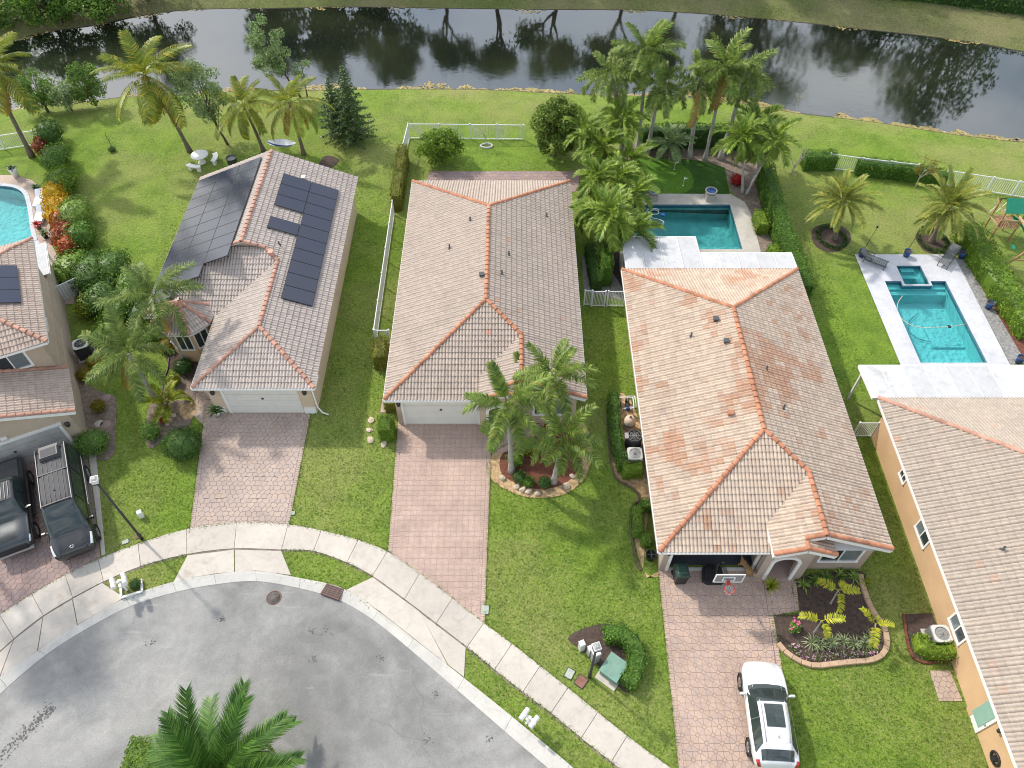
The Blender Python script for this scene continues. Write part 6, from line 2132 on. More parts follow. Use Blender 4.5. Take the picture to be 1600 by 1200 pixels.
# ---------------------------------------------------------------- shrubs
bush((-17.82, 23.41), 1.05, 1.45, M['l_dark'], 'large clipped round bush beside the grey-rose driveway', 0.10, 2600, bump=0.10)
bush((-19.90, 24.31), 0.55, 1.05, M['l_mid'], 'upright feathery green bush left of the large round bush', 0.12)
bush((-22.86, 23.58), 0.95, 1.1, M['l_mid'], 'big grey-green bush beside the dark van', 0.10, ry=0.9)
bush((-23.50, 26.22), 0.42, 0.7, M['l_croton'], 'yellow-flecked bush between the round stepping stones', 0.10)
bush((-25.12, 28.57), 0.5, 0.7, M['l_croton'], 'golden bush near the cooler of the two-storey house', 0.10)
bush((-24.89, 29.56), 0.45, 0.7, M['l_croton'], 'brown-gold bush beside the cooler of the two-storey house', 0.10)
bush((-19.81, 28.09), 0.48, 0.7, M['l_lime'], 'lime round bush by the black garden edging', 0.09)
bush((-19.50, 29.16), 0.6, 0.7, M['l_dark'], 'dark green bush at the foot of the first feathery palm', 0.11)
bush((-19.36, 30.68), 0.7, 0.6, M['l_croton'], 'mottled bush under the turret windows', 0.11)
bush((-20.96, 30.84), 0.55, 0.6, M['l_croton'], 'mottled bush left of the turret windows', 0.11)
bush((-19.55, 25.32), 0.22, 0.4, M['l_orange'], 'small orange plant beside the low lime palm', 0.12)
# boundary planting left of the solar house
for (u, v, r_, h_, mt, lb) in ((*(-35.85, 52.20),0.8,1.7,'l_dark','rearmost dark shrub of the left boundary row'), (*(-36.12, 50.93),0.5,1.2,'l_orange','rust-red shrub near the left coconut palm'), (*(-34.21, 49.12),0.9,1.6,'l_mid','green shrub beside the rust-red one in the left boundary row'),
                               (*(-32.65, 46.16),1.0,1.6,'l_hedge_bright','bright bushy shrub in the left boundary row'), (*(-30.39, 42.41),1.0,1.7,'l_mid','green shrub right of the orange crotons'), (*(-29.25, 40.18),0.9,1.6,'l_hedge','green shrub right of the red crotons'),
                               (*(-28.80, 37.32),1.1,1.3,'l_hedge','spreading shrub below the red crotons'), (*(-27.32, 36.71),1.1,1.5,'l_dark','dark shrub at the near end of the left boundary row'), (*(-26.01, 37.20),1.0,1.6,'l_mid','bushy shrub beneath the feathery palms'),
                               (*(-25.95, 34.48),1.0,1.4,'l_dark','dark shrub beside the paved corner of the two-storey house'), (*(-26.68, 33.97),0.6,1.1,'l_lime','yellow-green shrub beside the small air grille wall'),
                               (*(-24.39, 35.64),0.9,1.4,'l_mid','bushy shrub at the foot of the feathery palms, by the lawn'), (*(-24.62, 33.25),0.8,1.2,'l_hedge','leafy shrub between the two feathery palm crowns'), (*(-23.13, 33.25),0.7,1.0,'l_dark','dark shrub left of the turret bay'), (*(-24.73, 31.62),0.7,1.0,'l_mid','leafy shrub beside the black sided air conditioner'), (*(-22.08, 31.73),0.6,0.8,'l_hedge','low shrub between the feathery palm trunks')):
    bush((u,v), r_ * 1.22, h_ * 1.12, M[mt], lb, 0.17, None, group='boundary shrubs', ry=r_ * 1.6)
for (u, v, r_, mt, lb) in ((*(-32.68, 44.83),0.62,'l_yellow','yellow croton, rearmost of the bright ones by the sunbeds'), (*(-32.01, 43.39),0.66,'l_yellow','yellow croton in the middle by the sunbeds'), (*(-31.51, 42.41),0.5,'l_yellow','yellow-orange croton at the near end of the yellow ones'),
                           (*(-31.05, 41.99),0.62,'l_orange','dark red-orange croton behind the yellow ones'), (*(-30.42, 40.64),0.66,'l_orange','orange-red croton in the middle of the red ones'), (*(-29.60, 39.33),0.62,'l_orange','orange-red croton, nearest of the red ones')):
    bush((u,v), r_ * 1.4, 1.6, M[mt], lb, 0.20, None, group='croton shrubs', ry=r_ * 1.9)
bush((16.61, 47.08), 0.5, 0.8, M['l_red'], 'bright red plant beside the putting green', 0.20)
bush((0.17, 22.66), 0.5, 0.75, M['l_hedge'], 'round bush at the foot of the palm nearest the pink driveway', 0.10)
bush((0.41, 21.53), 0.4, 0.6, M['l_dark'], 'left of two small round bushes behind the pale rocks', 0.09)
bush((0.88, 21.26), 0.36, 0.55, M['l_hedge'], 'right of two small round bushes behind the pale rocks', 0.09)
bush((1.70, 21.22), 0.38, 0.6, M['l_dark'], 'dark bush at the front of the round bed', 0.09)
bush((0.91, 23.37), 0.5, 0.9, M['l_lime'], 'lime leafy plant in the middle of the round front bed', 0.16)
bush((13.14, 13.46), 0.28, 0.45, M['l_mid'], 'small leafy bush with pink flowers in the flower bed', 0.12)
for k, (u, v) in enumerate(((14.06, 15.58),(14.68, 15.81),(15.29, 16.01),(15.99, 16.08),(16.60, 16.01))):
    spiky((u,v), 14, 0.55, 0.09, M['l_mid'], ORD[k] + ' leafy plant from the left under the big front window', 'plants under the front window', 0.0)
spiky((17.13, 15.68), 16, 0.5, 0.07, M['l_lime'], 'yellow-green spiky plant at the corner of the flower bed by the wall')
for k, (u, v) in enumerate(((13.81, 12.77),(14.13, 12.62),(14.69, 12.77),(15.24, 12.83),(15.73, 12.68),(16.22, 12.74),(16.58, 12.98))):
    spiky((u,v), 22, 0.62, 0.05, M['l_liriope'], ORD[k] + ' striped spiky plant from the left behind the mauve flowers', 'striped spiky plants', 0.02)
# grass-like filler around tree rings
for (cx, cy, txt) in ((1297,372,'left'), (1455,378,'right')):
    pass
rs = np.random.default_rng(5)
for c0, lab in (((22.11, 41.04), 'left'), ((28.99, 40.71), 'right')):
    P = []
    for _ in range(700):
        a = rs.uniform(0, 2 * math.pi); q = rs.uniform(0.75, 1.05)
        P.append((math.cos(a) * 1.0 * q, math.sin(a) * 1.25 * q, rs.uniform(0.03, 0.2)))
    t = thing('ground_cover', 'low dark plants around the ' + lab + ' mulch ring palm', 'ground cover', (c0[0], c0[1], 0), 0, 'ring plants')
    inst('foliage', leaf_mesh('foliage', np.array(P), rs.normal(size=(700, 3)) + np.array([0, 0, 0.6]), 0.16, 0.06, M['l_dark'], None, rs), t)
# flowers
def blossom(xy, n, r, mat, label, group, name='flower', h=0.14, ll=0.085):
    SEED[0] += 1
    rs_ = np.random.default_rng(SEED[0])
    t = thing(name, label, 'flower', (xy[0], xy[1], 0.014), 0, group)
    P = rs_.normal(size=(n, 3)) * np.array([r, r, 0.03]) + np.array([0, 0, h])
    pt_ = inst('petals', leaf_mesh('petals', P, rs_.normal(size=(n, 3)) * 0.5 + np.array([0, 0, 1]), ll, ll * 0.8, mat, None, rs_), t)
    pt_['kind'] = 'stuff'
    g = 26
    P = rs_.normal(size=(g, 3)) * np.array([r * 1.1, r * 1.1, 0.03]) + np.array([0, 0, h * 0.55])
    inst('leaves', leaf_mesh('leaves', P, rs_.normal(size=(g, 3)) * 0.5 + np.array([0, 0, 1]), ll, ll * 0.5, M['l_mid'], None, rs_), t)
for k, (u, v) in enumerate(((12.82, 12.56),(13.12, 12.59),(13.12, 12.24),(13.46, 12.06),(13.75, 12.03),(14.08, 12.09),(14.42, 12.15),(14.78, 12.21),(15.12, 12.18),(15.42, 12.21),(15.68, 12.18),(15.95, 12.21),(16.29, 12.27),(16.52, 12.35),(16.74, 12.59))):
    blossom((u,v), 9, 0.09, M['mauve'], ORD[k] + ' small mauve flower from the left in the front row', 'mauve flowers')
for (u, v, txt) in ((*(13.09, 13.64),'uppermost'),(*(13.25, 13.52),'right-hand'),(*(12.89, 13.28),'lowest')):
    blossom((u,v), 12, 0.06, M['pink'], txt + ' pink bloom on the leafy bush by the driveway', 'pink blooms', h=0.45, ll=0.10)
# floating algae at the water's edge
rs = np.random.default_rng(9)
P = []
for i in range(len(SHORE) - 1):
    a, b = SHORE[i], SHORE[i + 1]
    for _ in range(90):
        u = rs.uniform()
        x, y = a[0] + (b[0] - a[0]) * u, a[1] + (b[1] - a[1]) * u
        k = noise.noise(Vector((x * 0.22, 3, 0))) * 0.5 + noise.noise(Vector((x * 0.9, 7, 0))) * 0.4 + 0.14
        if k <= 0: continue
        P.append((x, y + rs.uniform(-0.25, 0.2 + 2.2 * k) , -0.435))
for i in range(len(FAR) - 1):
    a, b = FAR[i], FAR[i + 1]
    for _ in range(26):
        u = rs.uniform()
        x, y = a[0] + (b[0] - a[0]) * u, a[1] + (b[1] - a[1]) * u
        k = noise.noise(Vector((x * 0.3, 13, 0))) + 0.02
        if k <= 0: continue
        P.append((x, y - rs.uniform(-0.2, 1.6 * k), -0.435))
n = len(P)
o = inst('algae', leaf_mesh('algae', np.array(P), rs.normal(size=(n, 3)) * 0.12 + np.array([0, 0, 1]), rs.uniform(0.15, 0.5, n), rs.uniform(0.1, 0.3, n), M['l_scum'], None, rs, 0.05))
o['kind'] = 'stuff'

# ================================================================ FENCES
def fence(pts, h, label, group=None, step=0.14, post=2.3, z0=0.0, name='fence', cat='fence', pw=0.028):
    P = [Vector((p[0], p[1], 0)) for p in pts]
    o = P[0].copy()
    t = thing(name, label, cat, (o.x, o.y, z0), 0, group)
    pk = MB(); pk.box((0, 0, h / 2 - 0.02), (pw, 0.022, h - 0.12)); pk_me = pk.mesh('picket', M['fence'])
    po = MB(); po.box((0, 0, h / 2), (0.075, 0.075, h + 0.06)); po.box((0, 0, h + 0.045), (0.09, 0.09, 0.03)); po_me = po.mesh('post', M['fence'])
    for a, b in zip(P, P[1:]):
        d = (b - a); L = d.length; d.normalize()
        rz = math.atan2(d.y, d.x)
        for z in (0.10, h - 0.03):
            m = MB(); m.bar(a - o + Vector((0, 0, z)), b - o + Vector((0, 0, z)), 0.045, 0.05); m.build('rail', M['fence'], t)
        n = int(L / step)
        for k in range(n):
            p = a + d * (L * (k + 0.5) / n) - o
            inst('picket', pk_me, t, p, (0, 0, rz))
        n = max(1, round(L / post))
        for k in range(n + 1):
            if k == 0 and (a - P[0]).length > 0.01: continue
            inst('post', po_me, t, a + d * (L * k / n) - o, (0, 0, rz))
    return t
fence([(-8.24, 50.10), (-8.08, 52.89), (-3.28, 52.81), (0.91, 52.72)], 1.35, 'white picket fence across the end of the middle back lawn')
fence([(3.02, 52.72), (5.29, 52.72)], 1.35, 'short white picket fence right of the dense rounded tree')
fence([(-8.39, 43.53), (-8.31, 31.26)], 1.25, 'long white picket fence along the left side of the grey-tan house')
fence([(-8.26, 31.23), (-7.40, 31.23)], 1.25, 'short white picket return closing the side yard beside the grey-tan house', step=0.10)
fence([(4.58, 34.54), (5.03, 34.54)], 1.3, 'fixed white picket panel against the grey-tan house', 'white picket panels between the tiled houses', 0.09, name='gate', cat='gate')
fence([(5.06, 34.43), (5.88, 34.43)], 1.35, 'white picket gate leaf in the middle of the three panels', 'white picket panels between the tiled houses', 0.09, name='gate', cat='gate')
fence([(6.04, 34.43), (7.11, 34.43)], 1.35, 'white picket gate leaf nearest the orange-stained roof', 'white picket panels between the tiled houses', 0.09, name='gate', cat='gate')
fence([(18.89, 24.35), (19.95, 24.35)], 1.3, 'white picket gate between the orange-stained house and the apricot house', None, 0.09, name='gate', cat='gate')
fence([(23.76, 49.04), (26.03, 48.48), (29.87, 47.70)], 1.3, 'white picket fence behind the loose hedge on the right')
fence([(31.77, 47.00), (34.77, 46.16), (38.11, 45.19)], 1.3, 'white picket fence behind the swing set')
fence([(-41.07, 50.93), (-39.39, 51.43), (-36.97, 52.11)], 1.25, 'white picket fence at the left edge behind the coconut palm')

# ================================================================ VEHICLES
def cat_rom(K, vals, xs):
    """smooth interpolation of rows of values over keys K"""
    K = np.asarray(K, float); V = np.asarray(vals, float)
    out = []
    tang = np.gradient(V, K, axis=0)
    for x in xs:
        i = int(np.clip(np.searchsorted(K, x) - 1, 0, len(K) - 2))
        h = K[i + 1] - K[i]; t = (x - K[i]) / h
        m0, m1 = (V[i] - V[max(i - 1, 0)]) / max(K[i] - K[max(i - 1, 0)], 1e-6) if i > 0 else (V[1] - V[0]) / h, None
        s0 = (V[i + 1] - V[i]) / h
        sl = (V[i] - V[i - 1]) / (K[i] - K[i - 1]) if i > 0 else s0
        sr = (V[i + 2] - V[i + 1]) / (K[i + 2] - K[i + 1]) if i + 2 < len(K) else s0
        a = np.where(sl * s0 > 0, 2 * sl * s0 / np.where(np.abs(sl + s0) < 1e-9, 1, sl + s0), 0) if i > 0 else s0
        b = np.where(sr * s0 > 0, 2 * sr * s0 / np.where(np.abs(sr + s0) < 1e-9, 1, sr + s0), 0) if i + 2 < len(K) else s0
        out.append((2*t**3-3*t**2+1)*V[i] + (t**3-2*t**2+t)*h*a + (-2*t**3+3*t**2)*V[i+1] + (t**3-t**2)*h*b)
    return np.array(out)

class Car:
    """body lofted through cross-sections; x runs from the nose to the tail"""
    PROF = 8
    def __init__(s, label, loc, rz, st, paint, name='car', cat='car'):
        s.t = thing(name, label, cat, loc, rz)
        s.K = [r[0] for r in st]; s.V = [r[1:] for r in st]
        s.L = s.K[-1]
        s.paint = paint
    def sec(s, x):
        zb, zs, zt, wb, wm, wr = cat_rom(s.K, s.V, [x])[0]
        pts = [(0, zb), (wb * 0.85, zb), (wb, zb + 0.10), (wm, zb + (zs - zb) * 0.55), (wm * 0.985, zs - 0.02), (wm * 0.955, zs + 0.02)]
        top = max(zt - 0.07, zs + 0.03)
        pts += [(max(wr + 0.03, 0.02), top), (wr * 0.88, max(zt, zs + 0.035)), (0, max(zt, zs + 0.035) + 0.025)]
        return np.array(pts)
    def surf(s, x, j):
        p = s.sec(x)
        i = int(min(max(math.floor(j), 0), len(p) - 2))
        q = p[i] * (1 - (j - i)) + p[i + 1] * (j - i)
        return Vector((x, q[0], q[1]))
    def body(s, nx=46, wheels=(), wr=0.36):
        xs = np.linspace(0, s.L, nx)
        js = [0, 0.9, 1, 1.5, 2, 2.5, 3, 3.5, 4, 4.5, 5, 5.5, 6, 6.5, 7, 7.5, 8]
        m = MB()
        vs, fs = [], []
        n = len(js)
        full = 2 * n - 1
        for x in xs:
            row = [s.surf(x, j) for j in js]
            for p in row: vs.append((p.x - 0, p.y, p.z))
            for p in row[-2::-1]: vs.append((p.x, -p.y, p.z))
        for i in range(nx - 1):
            for k in range(full - 1):
                x_mid = (xs[i] + xs[i + 1]) / 2
                z_mid = vs[i * full + k][2]
                fs.append((i * full + k, i * full + k + 1, (i + 1) * full + k + 1, (i + 1) * full + k))
        m.add(vs, fs, 0, True)
        for base in (0, (nx - 1) * full):
            c = len(m.v)
            ring = [base + k for k in range(full)]
            m.f.append(ring if base else ring[::-1]); m.mi.append(0); m.sm.append(True)
        me = m.mesh('body', s.paint)
        bm = bmesh.new(); bm.from_mesh(me); bmesh.ops.recalc_face_normals(bm, faces=bm.faces); bm.to_mesh(me); bm.free()
        s.bodyo = inst('body', me, s.t)
        return s.bodyo
    def patch(s, name, x0, x1, j0, j1, mat, side=1, off=0.012, n=8, parent=None, x0b=None, x1b=None, both=False, thick=False):
        """a panel lying on the body between two stations and two profile heights"""
        m = MB()
        k = 6
        x0b = x0 if x0b is None else x0b; x1b = x1 if x1b is None else x1b
        vs = []
        if both:      # across the middle line
            row = [j0 + (j1 - j0) * b / k for b in range(k + 1)]
            cols = [(j, 1) for j in row] + [(j, -1) for j in row[-2::-1]]
        else:
            cols = [(j0 + (j1 - j0) * b / k, side) for b in range(k + 1)]
        for a in range(n + 1):
            for ci, (j, sd) in enumerate(cols):
                f = (j - j0) / (j1 - j0)
                xa, xb = x0 + (x0b - x0) * f, x1 + (x1b - x1) * f
                x = xa + (xb - xa) * a / n
                p = s.surf(x, j); dx = s.surf(min(x + 0.02, s.L), j) - s.surf(max(x - 0.02, 0), j); dj = s.surf(x, min(j + 0.05, 8)) - s.surf(x, max(j - 0.05, 0))
                nn = dx.cross(dj)
                if nn.length < 1e-9: nn = Vector((0, 0, 1))
                nn.normalize()
                if nn.z < -0.2 or nn.y < -0.05: nn = -nn
                p = p + nn * off
                vs.append((p.x, p.y * sd, p.z))
        c = len(cols)
        fs = [(a * c + b, a * c + b + 1, (a + 1) * c + b + 1, (a + 1) * c + b) for a in range(n) for b in range(c - 1)]
        m.add(vs, fs, 0, True)
        return m.build(name, mat, parent or s.t)
    def wheel(s, x, side, w, r, width=0.22):
        y = side * (w - width / 2 + 0.02)
        m = MB()
        prof = [(r * 0.62, -width / 2), (r * 0.93, -width / 2), (r, -width / 2 + 0.04), (r, width / 2 - 0.04), (r * 0.93, width / 2), (r * 0.62, width / 2)]
        def turn(p): return [(a, b) for a, b in p]
        def lath(mm, pr, n=20):
            vs, fs = [], []
            for rad, yy in pr:
                for k in range(n):
                    a = 2 * math.pi * k / n
                    vs.append((x + rad * math.cos(a), y + yy * side, r + rad * math.sin(a)))
            for i in range(len(pr) - 1):
                for k in range(n):
                    fs.append((i * n + k, i * n + (k + 1) % n, (i + 1) * n + (k + 1) % n, (i + 1) * n + k))
            mm.add(vs, fs, 0, True)
        lath(m, prof)
        wh = m.build('wheel', M['rubber'], s.t)
        m = MB()
        lath(m, [(r * 0.64, width / 2 - 0.02), (r * 0.60, width / 2 + 0.004), (r * 0.54, width / 2 - 0.02)])
        for k in range(5):
            a = 2 * math.pi * k / 5
            m.bar((x + 0.05 * math.cos(a), y + side * (width / 2 - 0.01), r + 0.05 * math.sin(a)), (x + r * 0.6 * math.cos(a), y + side * (width / 2 - 0.01), r + r * 0.6 * math.sin(a)), 0.07, 0.03, up=(0, 1, 0))
        m.build('rim', M['rim'], wh)
        m = MB(); lath(m, [(r * 1.10, width / 2 - 0.13), (r * 1.12, width / 2 + 0.012), (r * 1.02, width / 2 + 0.012)]); m.build('wheel_arch', M['black'], s.t)
    def mirror(s, x, side, z, w, mat):
        m = MB()
        m.box((x + 0.02, side * (w + 0.13), z), (0.10, 0.22, 0.15), taper=0.75)
        m.bar((x + 0.05, side * (w - 0.06), z - 0.04), (x, side * (w + 0.1), z - 0.02), 0.06, 0.05)
        m.build('mirror', mat, s.t)

# white car: nose towards the house
ang = math.atan2(-(11.76 - 7.25), 10.95 - 11.2)
st = [(0.0, 0.42, 0.55, 0.60, 0.36, 0.42, 0.28), (0.06, 0.32, 0.62, 0.72, 0.52, 0.60, 0.40), (0.20, 0.25, 0.72, 0.85, 0.66, 0.76, 0.50), (0.45, 0.22, 0.82, 0.94, 0.75, 0.87, 0.58), (0.9, 0.20, 0.90, 1.02, 0.80, 0.92, 0.66),
      (1.28, 0.20, 0.95, 1.07, 0.82, 0.925, 0.70), (1.65, 0.20, 0.98, 1.32, 0.82, 0.925, 0.64), (2.0, 0.20, 1.0, 1.52, 0.82, 0.925, 0.59), (2.6, 0.20, 1.01, 1.57, 0.82, 0.925, 0.58),
      (3.3, 0.20, 1.03, 1.54, 0.82, 0.93, 0.57), (3.75, 0.22, 1.06, 1.45, 0.82, 0.93, 0.55), (4.10, 0.26, 1.08, 1.22, 0.80, 0.90, 0.54), (4.28, 0.30, 1.06, 1.12, 0.76, 0.87, 0.56), (4.40, 0.34, 0.84, 0.90, 0.68, 0.78, 0.5), (4.46, 0.42, 0.7, 0.74, 0.56, 0.64, 0.40)]
c = Car('white crossover car parked nose-in on the patterned driveway', (11.05, 11.72, 0.045), ang, st, M['car_white'])
c.body()
for x in (0.88, 3.55):
    for sd in (-1, 1): c.wheel(x, sd, 0.93, 0.35)
c.patch('windscreen', 1.22, 1.99, 5.5, 8, M['tinted'], both=True, x1b=1.99, x0b=1.14)
for sd in (-1, 1):
    c.patch('side_window', 1.45, 2.62, 5.05, 6.0, M['tinted'], sd, x0b=1.95, x1b=2.62)
    c.patch('side_window', 2.635, 3.95, 5.05, 6.0, M['tinted'], sd, x0b=2.635, x1b=3.62)
    c.patch('headlight', 0.10, 0.48, 4.1, 5.2, M['lamp_glass'], sd)
    c.patch('tail_light', 4.18, 4.40, 4.0, 5.4, M['tail_red'], sd)
    c.patch('sill', 0.5, 4.0, 1.4, 2.4, M['darkgrey'], sd)
    c.mirror(1.55, sd, 1.02, 0.93, M['car_white'])
    m = MB(); m.tube([c.surf(x, 7.0) * 1 + Vector((0, 0, 0.03)) if sd > 0 else Vector((x, -c.surf(x, 7.0).y, c.surf(x, 7.0).z + 0.03)) for x in (2.1, 2.4, 2.9, 3.3, 3.6)], 0.018, 6); m.build('roof_rail', M['grey'], c.t)
    m = MB()
    for x in (2.35, 3.25):
        p = c.surf(x, 4.0); m.bar((x, sd * (p.y + 0.012), p.z - 0.10), (x + 0.2, sd * (p.y + 0.012), p.z - 0.10), 0.03, 0.035)
    m.build('door_handle', M['car_white'], c.t)
c.patch('sunroof', 2.10, 3.02, 7.25, 8, M['tinted'], both=True, off=0.016)
c.patch('rear_window', 3.84, 4.22, 5.7, 8, M['tinted'], both=True)
c.patch('spoiler', 3.62, 3.84, 6.8, 8, M['car_white'], both=True, off=0.03)
m = MB(); m.box((3.35, 0, 1.63), (0.16, 0.04, 0.07), taper=0.4); m.build('antenna', M['car_white'], c.t)
m = MB()
for sd in (-1, 1):
    for a in range(6): m.bar(c.surf(0.35 + a * 0.15, 6.6) * Vector((1,1,1)) if False else Vector((0.35 + a * 0.15, sd * c.surf(0.35 + a * 0.15, 6.6).y, c.surf(0.35 + a * 0.15, 6.6).z + 0.004)), Vector((0.5 + a * 0.15, sd * c.surf(0.5 + a * 0.15, 6.6).y, c.surf(0.5 + a * 0.15, 6.6).z + 0.004)), 0.02, 0.01)
m.build('bonnet_crease', M['car_white'], c.t)

# dark van, tail to the garage of the two-storey house
va = RZ0 + math.pi / 2
vl = 5.65
vx, vy_ = -21.22, 16.88
st = [(0.0, 0.45, 0.72, 0.80, 0.70, 0.80, 0.55), (0.12, 0.30, 0.90, 1.0, 0.82, 0.92, 0.70), (0.5, 0.25, 1.02, 1.13, 0.88, 0.97, 0.80), (0.85, 0.25, 1.08, 1.22, 0.90, 0.98, 0.82), (1.45, 0.25, 1.12, 1.80, 0.90, 0.98, 0.78),
      (1.95, 0.25, 1.12, 2.16, 0.90, 0.98, 0.72), (2.5, 0.25, 1.12, 2.21, 0.90, 0.98, 0.74), (5.2, 0.25, 1.12, 2.20, 0.90, 0.98, 0.74), (5.5, 0.28, 1.12, 2.14, 0.90, 0.96, 0.70), (5.62, 0.35, 1.10, 1.55, 0.86, 0.92, 0.68), (5.66, 0.45, 1.0, 1.3, 0.8, 0.88, 0.64)]
c = Car('black van with a ribbed grey roof and roof unit on the brick drive', (vx, vy_, 0.045), va, st, M['car_black'], 'van', 'van')
c.body()
for x in (0.95, 4.55):
    for sd in (-1, 1): c.wheel(x, sd, 0.98, 0.36)
c.patch('windscreen', 0.92, 1.90, 5.5, 8, M['tinted'], both=True)
for sd in (-1, 1):
    c.patch('side_window', 1.15, 2.15, 5.1, 5.95, M['tinted'], sd, x0b=1.75, x1b=2.15)
    c.patch('side_window', 2.25, 3.75, 5.1, 5.95, M['tinted'], sd)
    c.patch('side_window', 3.85, 5.35, 5.1, 5.95, M['tinted'], sd)
    c.patch('headlight', 0.10, 0.62, 4.2, 5.6, M['lamp_glass'], sd)
    c.mirror(1.25, sd, 1.2, 0.98, M['car_black'])
    m = MB(); m.bar((2.2, sd * 0.985, 0.98), (5.2, sd * 0.985, 0.98), 0.02, 0.03); m.build('side_trim', M['chrome'], c.t)
    m = MB(); m.bar((1.95, sd * 0.70, 2.215), (5.35, sd * 0.70, 2.225), 0.03, 0.03); m.build('roof_rail', M['grey'], c.t)
c.patch('roof_skin', 2.0, 5.45, 7.12, 8, M['car_roof'], both=True, off=0.014)
for k in range(-2, 3):
    m = MB(); m.bar((2.1, k * 0.22, 2.25 - abs(k) * 0.004), (4.55, k * 0.22, 2.25 - abs(k) * 0.004), 0.02, 0.03); m.build('roof_rib', M['black'], c.t)
m = MB()
for x in (2.0, 3.75): m.bar((x, -0.68, 2.25), (x, 0.68, 2.25), 0.04, 0.04)
m.build('cross_bar', M['darkgrey'], c.t)
m = MB(); m.box((4.85, 0, 2.35), (0.62, 1.0, 0.20), taper=0.85); m.box((5.2, 0.0, 2.32), (0.22, 1.12, 0.14), taper=0.8); m.build('roof_unit', M['darkgrey'], c.t)
m = MB(); m.box((4.85, 0, 2.452), (0.45, 0.72, 0.012)); m.build('unit_lid', M['car_roof'], c.t)
m = MB(); m.lathe([(0.045, 0), (0.04, 0.05), (0, 0.06)], (2.65, 0, 2.24), 8); m.build('antenna', M['black'], c.t)
c.patch('grille', 0.01, 0.09, 3.6, 4.6, M['darkgrey'], both=False)
# oval badge on the bonnet edge
m = MB()
p = c.surf(0.16, 8)
m.tube([(0.20 + 0.055 * math.cos(k * 0.5236), 0.10 * math.sin(k * 0.5236), c.surf(0.20 + 0.055 * math.cos(k * 0.5236), 8).z + 0.012) for k in range(13)], 0.012, 5)
m.tube([(0.20 + 0.05 * math.cos(k * 0.5236), 0.05 * math.sin(k * 0.5236), c.surf(0.20 + 0.05 * math.cos(k * 0.5236), 8).z + 0.014) for k in range(13)], 0.009, 5)
m.build('badge', M['chrome'], c.t)
c.t.scale = (1.08, 1.0, 1.05)

# dark pickup beside it
st = [(0.0, 0.50, 0.80, 0.88, 0.75, 0.84, 0.62), (0.12, 0.38, 0.98, 1.08, 0.86, 0.94, 0.76), (0.6, 0.35, 1.08, 1.18, 0.90, 0.98, 0.82), (1.45, 0.35, 1.14, 1.24, 0.92, 0.99, 0.82), (1.95, 0.35, 1.16, 1.62, 0.92, 0.99, 0.72), (2.3, 0.35, 1.17, 1.84, 0.92, 0.99, 0.66),
      (3.3, 0.35, 1.18, 1.86, 0.92, 0.99, 0.66), (3.75, 0.35, 1.18, 1.70, 0.92, 0.99, 0.70), (3.95, 0.35, 1.18, 1.26, 0.92, 0.99, 0.86), (5.2, 0.38, 1.18, 1.24, 0.92, 0.99, 0.88), (5.38, 0.45, 1.1, 1.18, 0.88, 0.95, 0.84)]
tx_, ty_ = -24.35, 17.05
c = Car('dark slate pickup truck beside the van at the left edge', (tx_, ty_, 0.045), va, st, M['car_slate'], 'pickup_truck', 'truck')
c.body()
for x in (0.95, 4.35):
    for sd in (-1, 1): c.wheel(x, sd, 0.99, 0.40, 0.26)
c.patch('windscreen', 1.50, 2.22, 5.6, 8, M['tinted'], both=True)
c.patch('rear_window', 3.45, 3.88, 6.2, 8, M['tinted'], both=True)
for sd in (-1, 1):
    c.patch('side_window', 1.75, 2.72, 5.1, 5.95, M['tinted'], sd, x0b=2.1, x1b=2.72)
    c.patch('side_window', 2.8, 3.75, 5.1, 5.95, M['tinted'], sd, x1b=3.55)
    c.patch('headlight', 0.06, 0.36, 4.0, 5.2, M['lamp_glass'], sd)
    c.mirror(1.85, sd, 1.25, 0.99, M['car_slate'])
    m = MB(); m.bar((1.9, sd * 0.98, 0.45), (3.9, sd * 0.98, 0.45), 0.16, 0.05); m.build('side_step', M['black'], c.t)
c.patch('roof_skin', 2.28, 3.42, 7.0, 8, M['car_roof'], both=True, off=0.012)
for k in range(-3, 4):
    m = MB(); m.bar((2.34, k * 0.16, 1.905), (3.36, k * 0.16, 1.91), 0.02, 0.025); m.build('roof_rib', M['grey'], c.t)
for k in range(8):
    m = MB(); m.box((4.05 + k * 0.145, 0, 1.285), (0.13, 1.56, 0.03)); m.build('bed_cover_slat', M['darkgrey'], c.t)
m = MB(); m.box((0.0, 0, 0.72), (0.10, 1.3, 0.28)); m.build('grille', M['black'], c.t)
m = MB(); m.box((0.02, 0, 0.50), (0.16, 1.7, 0.14)); m.build('bumper', M['grey'], c.t)

# dark tar and oil spots on the asphalt
rs = np.random.default_rng(31)
Pt = []
def spots(a, b, n, w):
    for _ in range(n):
        u = rs.uniform() ** 0.8
        Pt.append((a[0] + (b[0] - a[0]) * u + rs.normal() * w, a[1] + (b[1] - a[1]) * u + rs.normal() * w, -0.080 + rs.uniform(0, 0.002)))
spots((-21.77, 7.75), (-20.18, 9.94), 260, 0.14)
for q in ((-13.86, 13.98), (-16.84, 12.74), (-9.54, 13.37), (-3.54, 10.48), (-9.17, 12.03), (-8.80, 13.37), (-6.12, 12.09), (-1.09, 8.63), (-3.77, 8.63)):
    spots(q, (q[0] + 0.25, q[1] + 0.05), 12, 0.09)
n = len(Pt)
o = inst('oil_stain', leaf_mesh('oil_stain', np.array(Pt), rs.normal(size=(n, 3)) * 0.02 + np.array([0, 0, 1]), rs.uniform(0.03, 0.15, n), rs.uniform(0.02, 0.10, n), simple('oil_stained_asphalt', (0.10, 0.098, 0.094), 0.9), None, rs, 0.0))
o['kind'] = 'stuff'

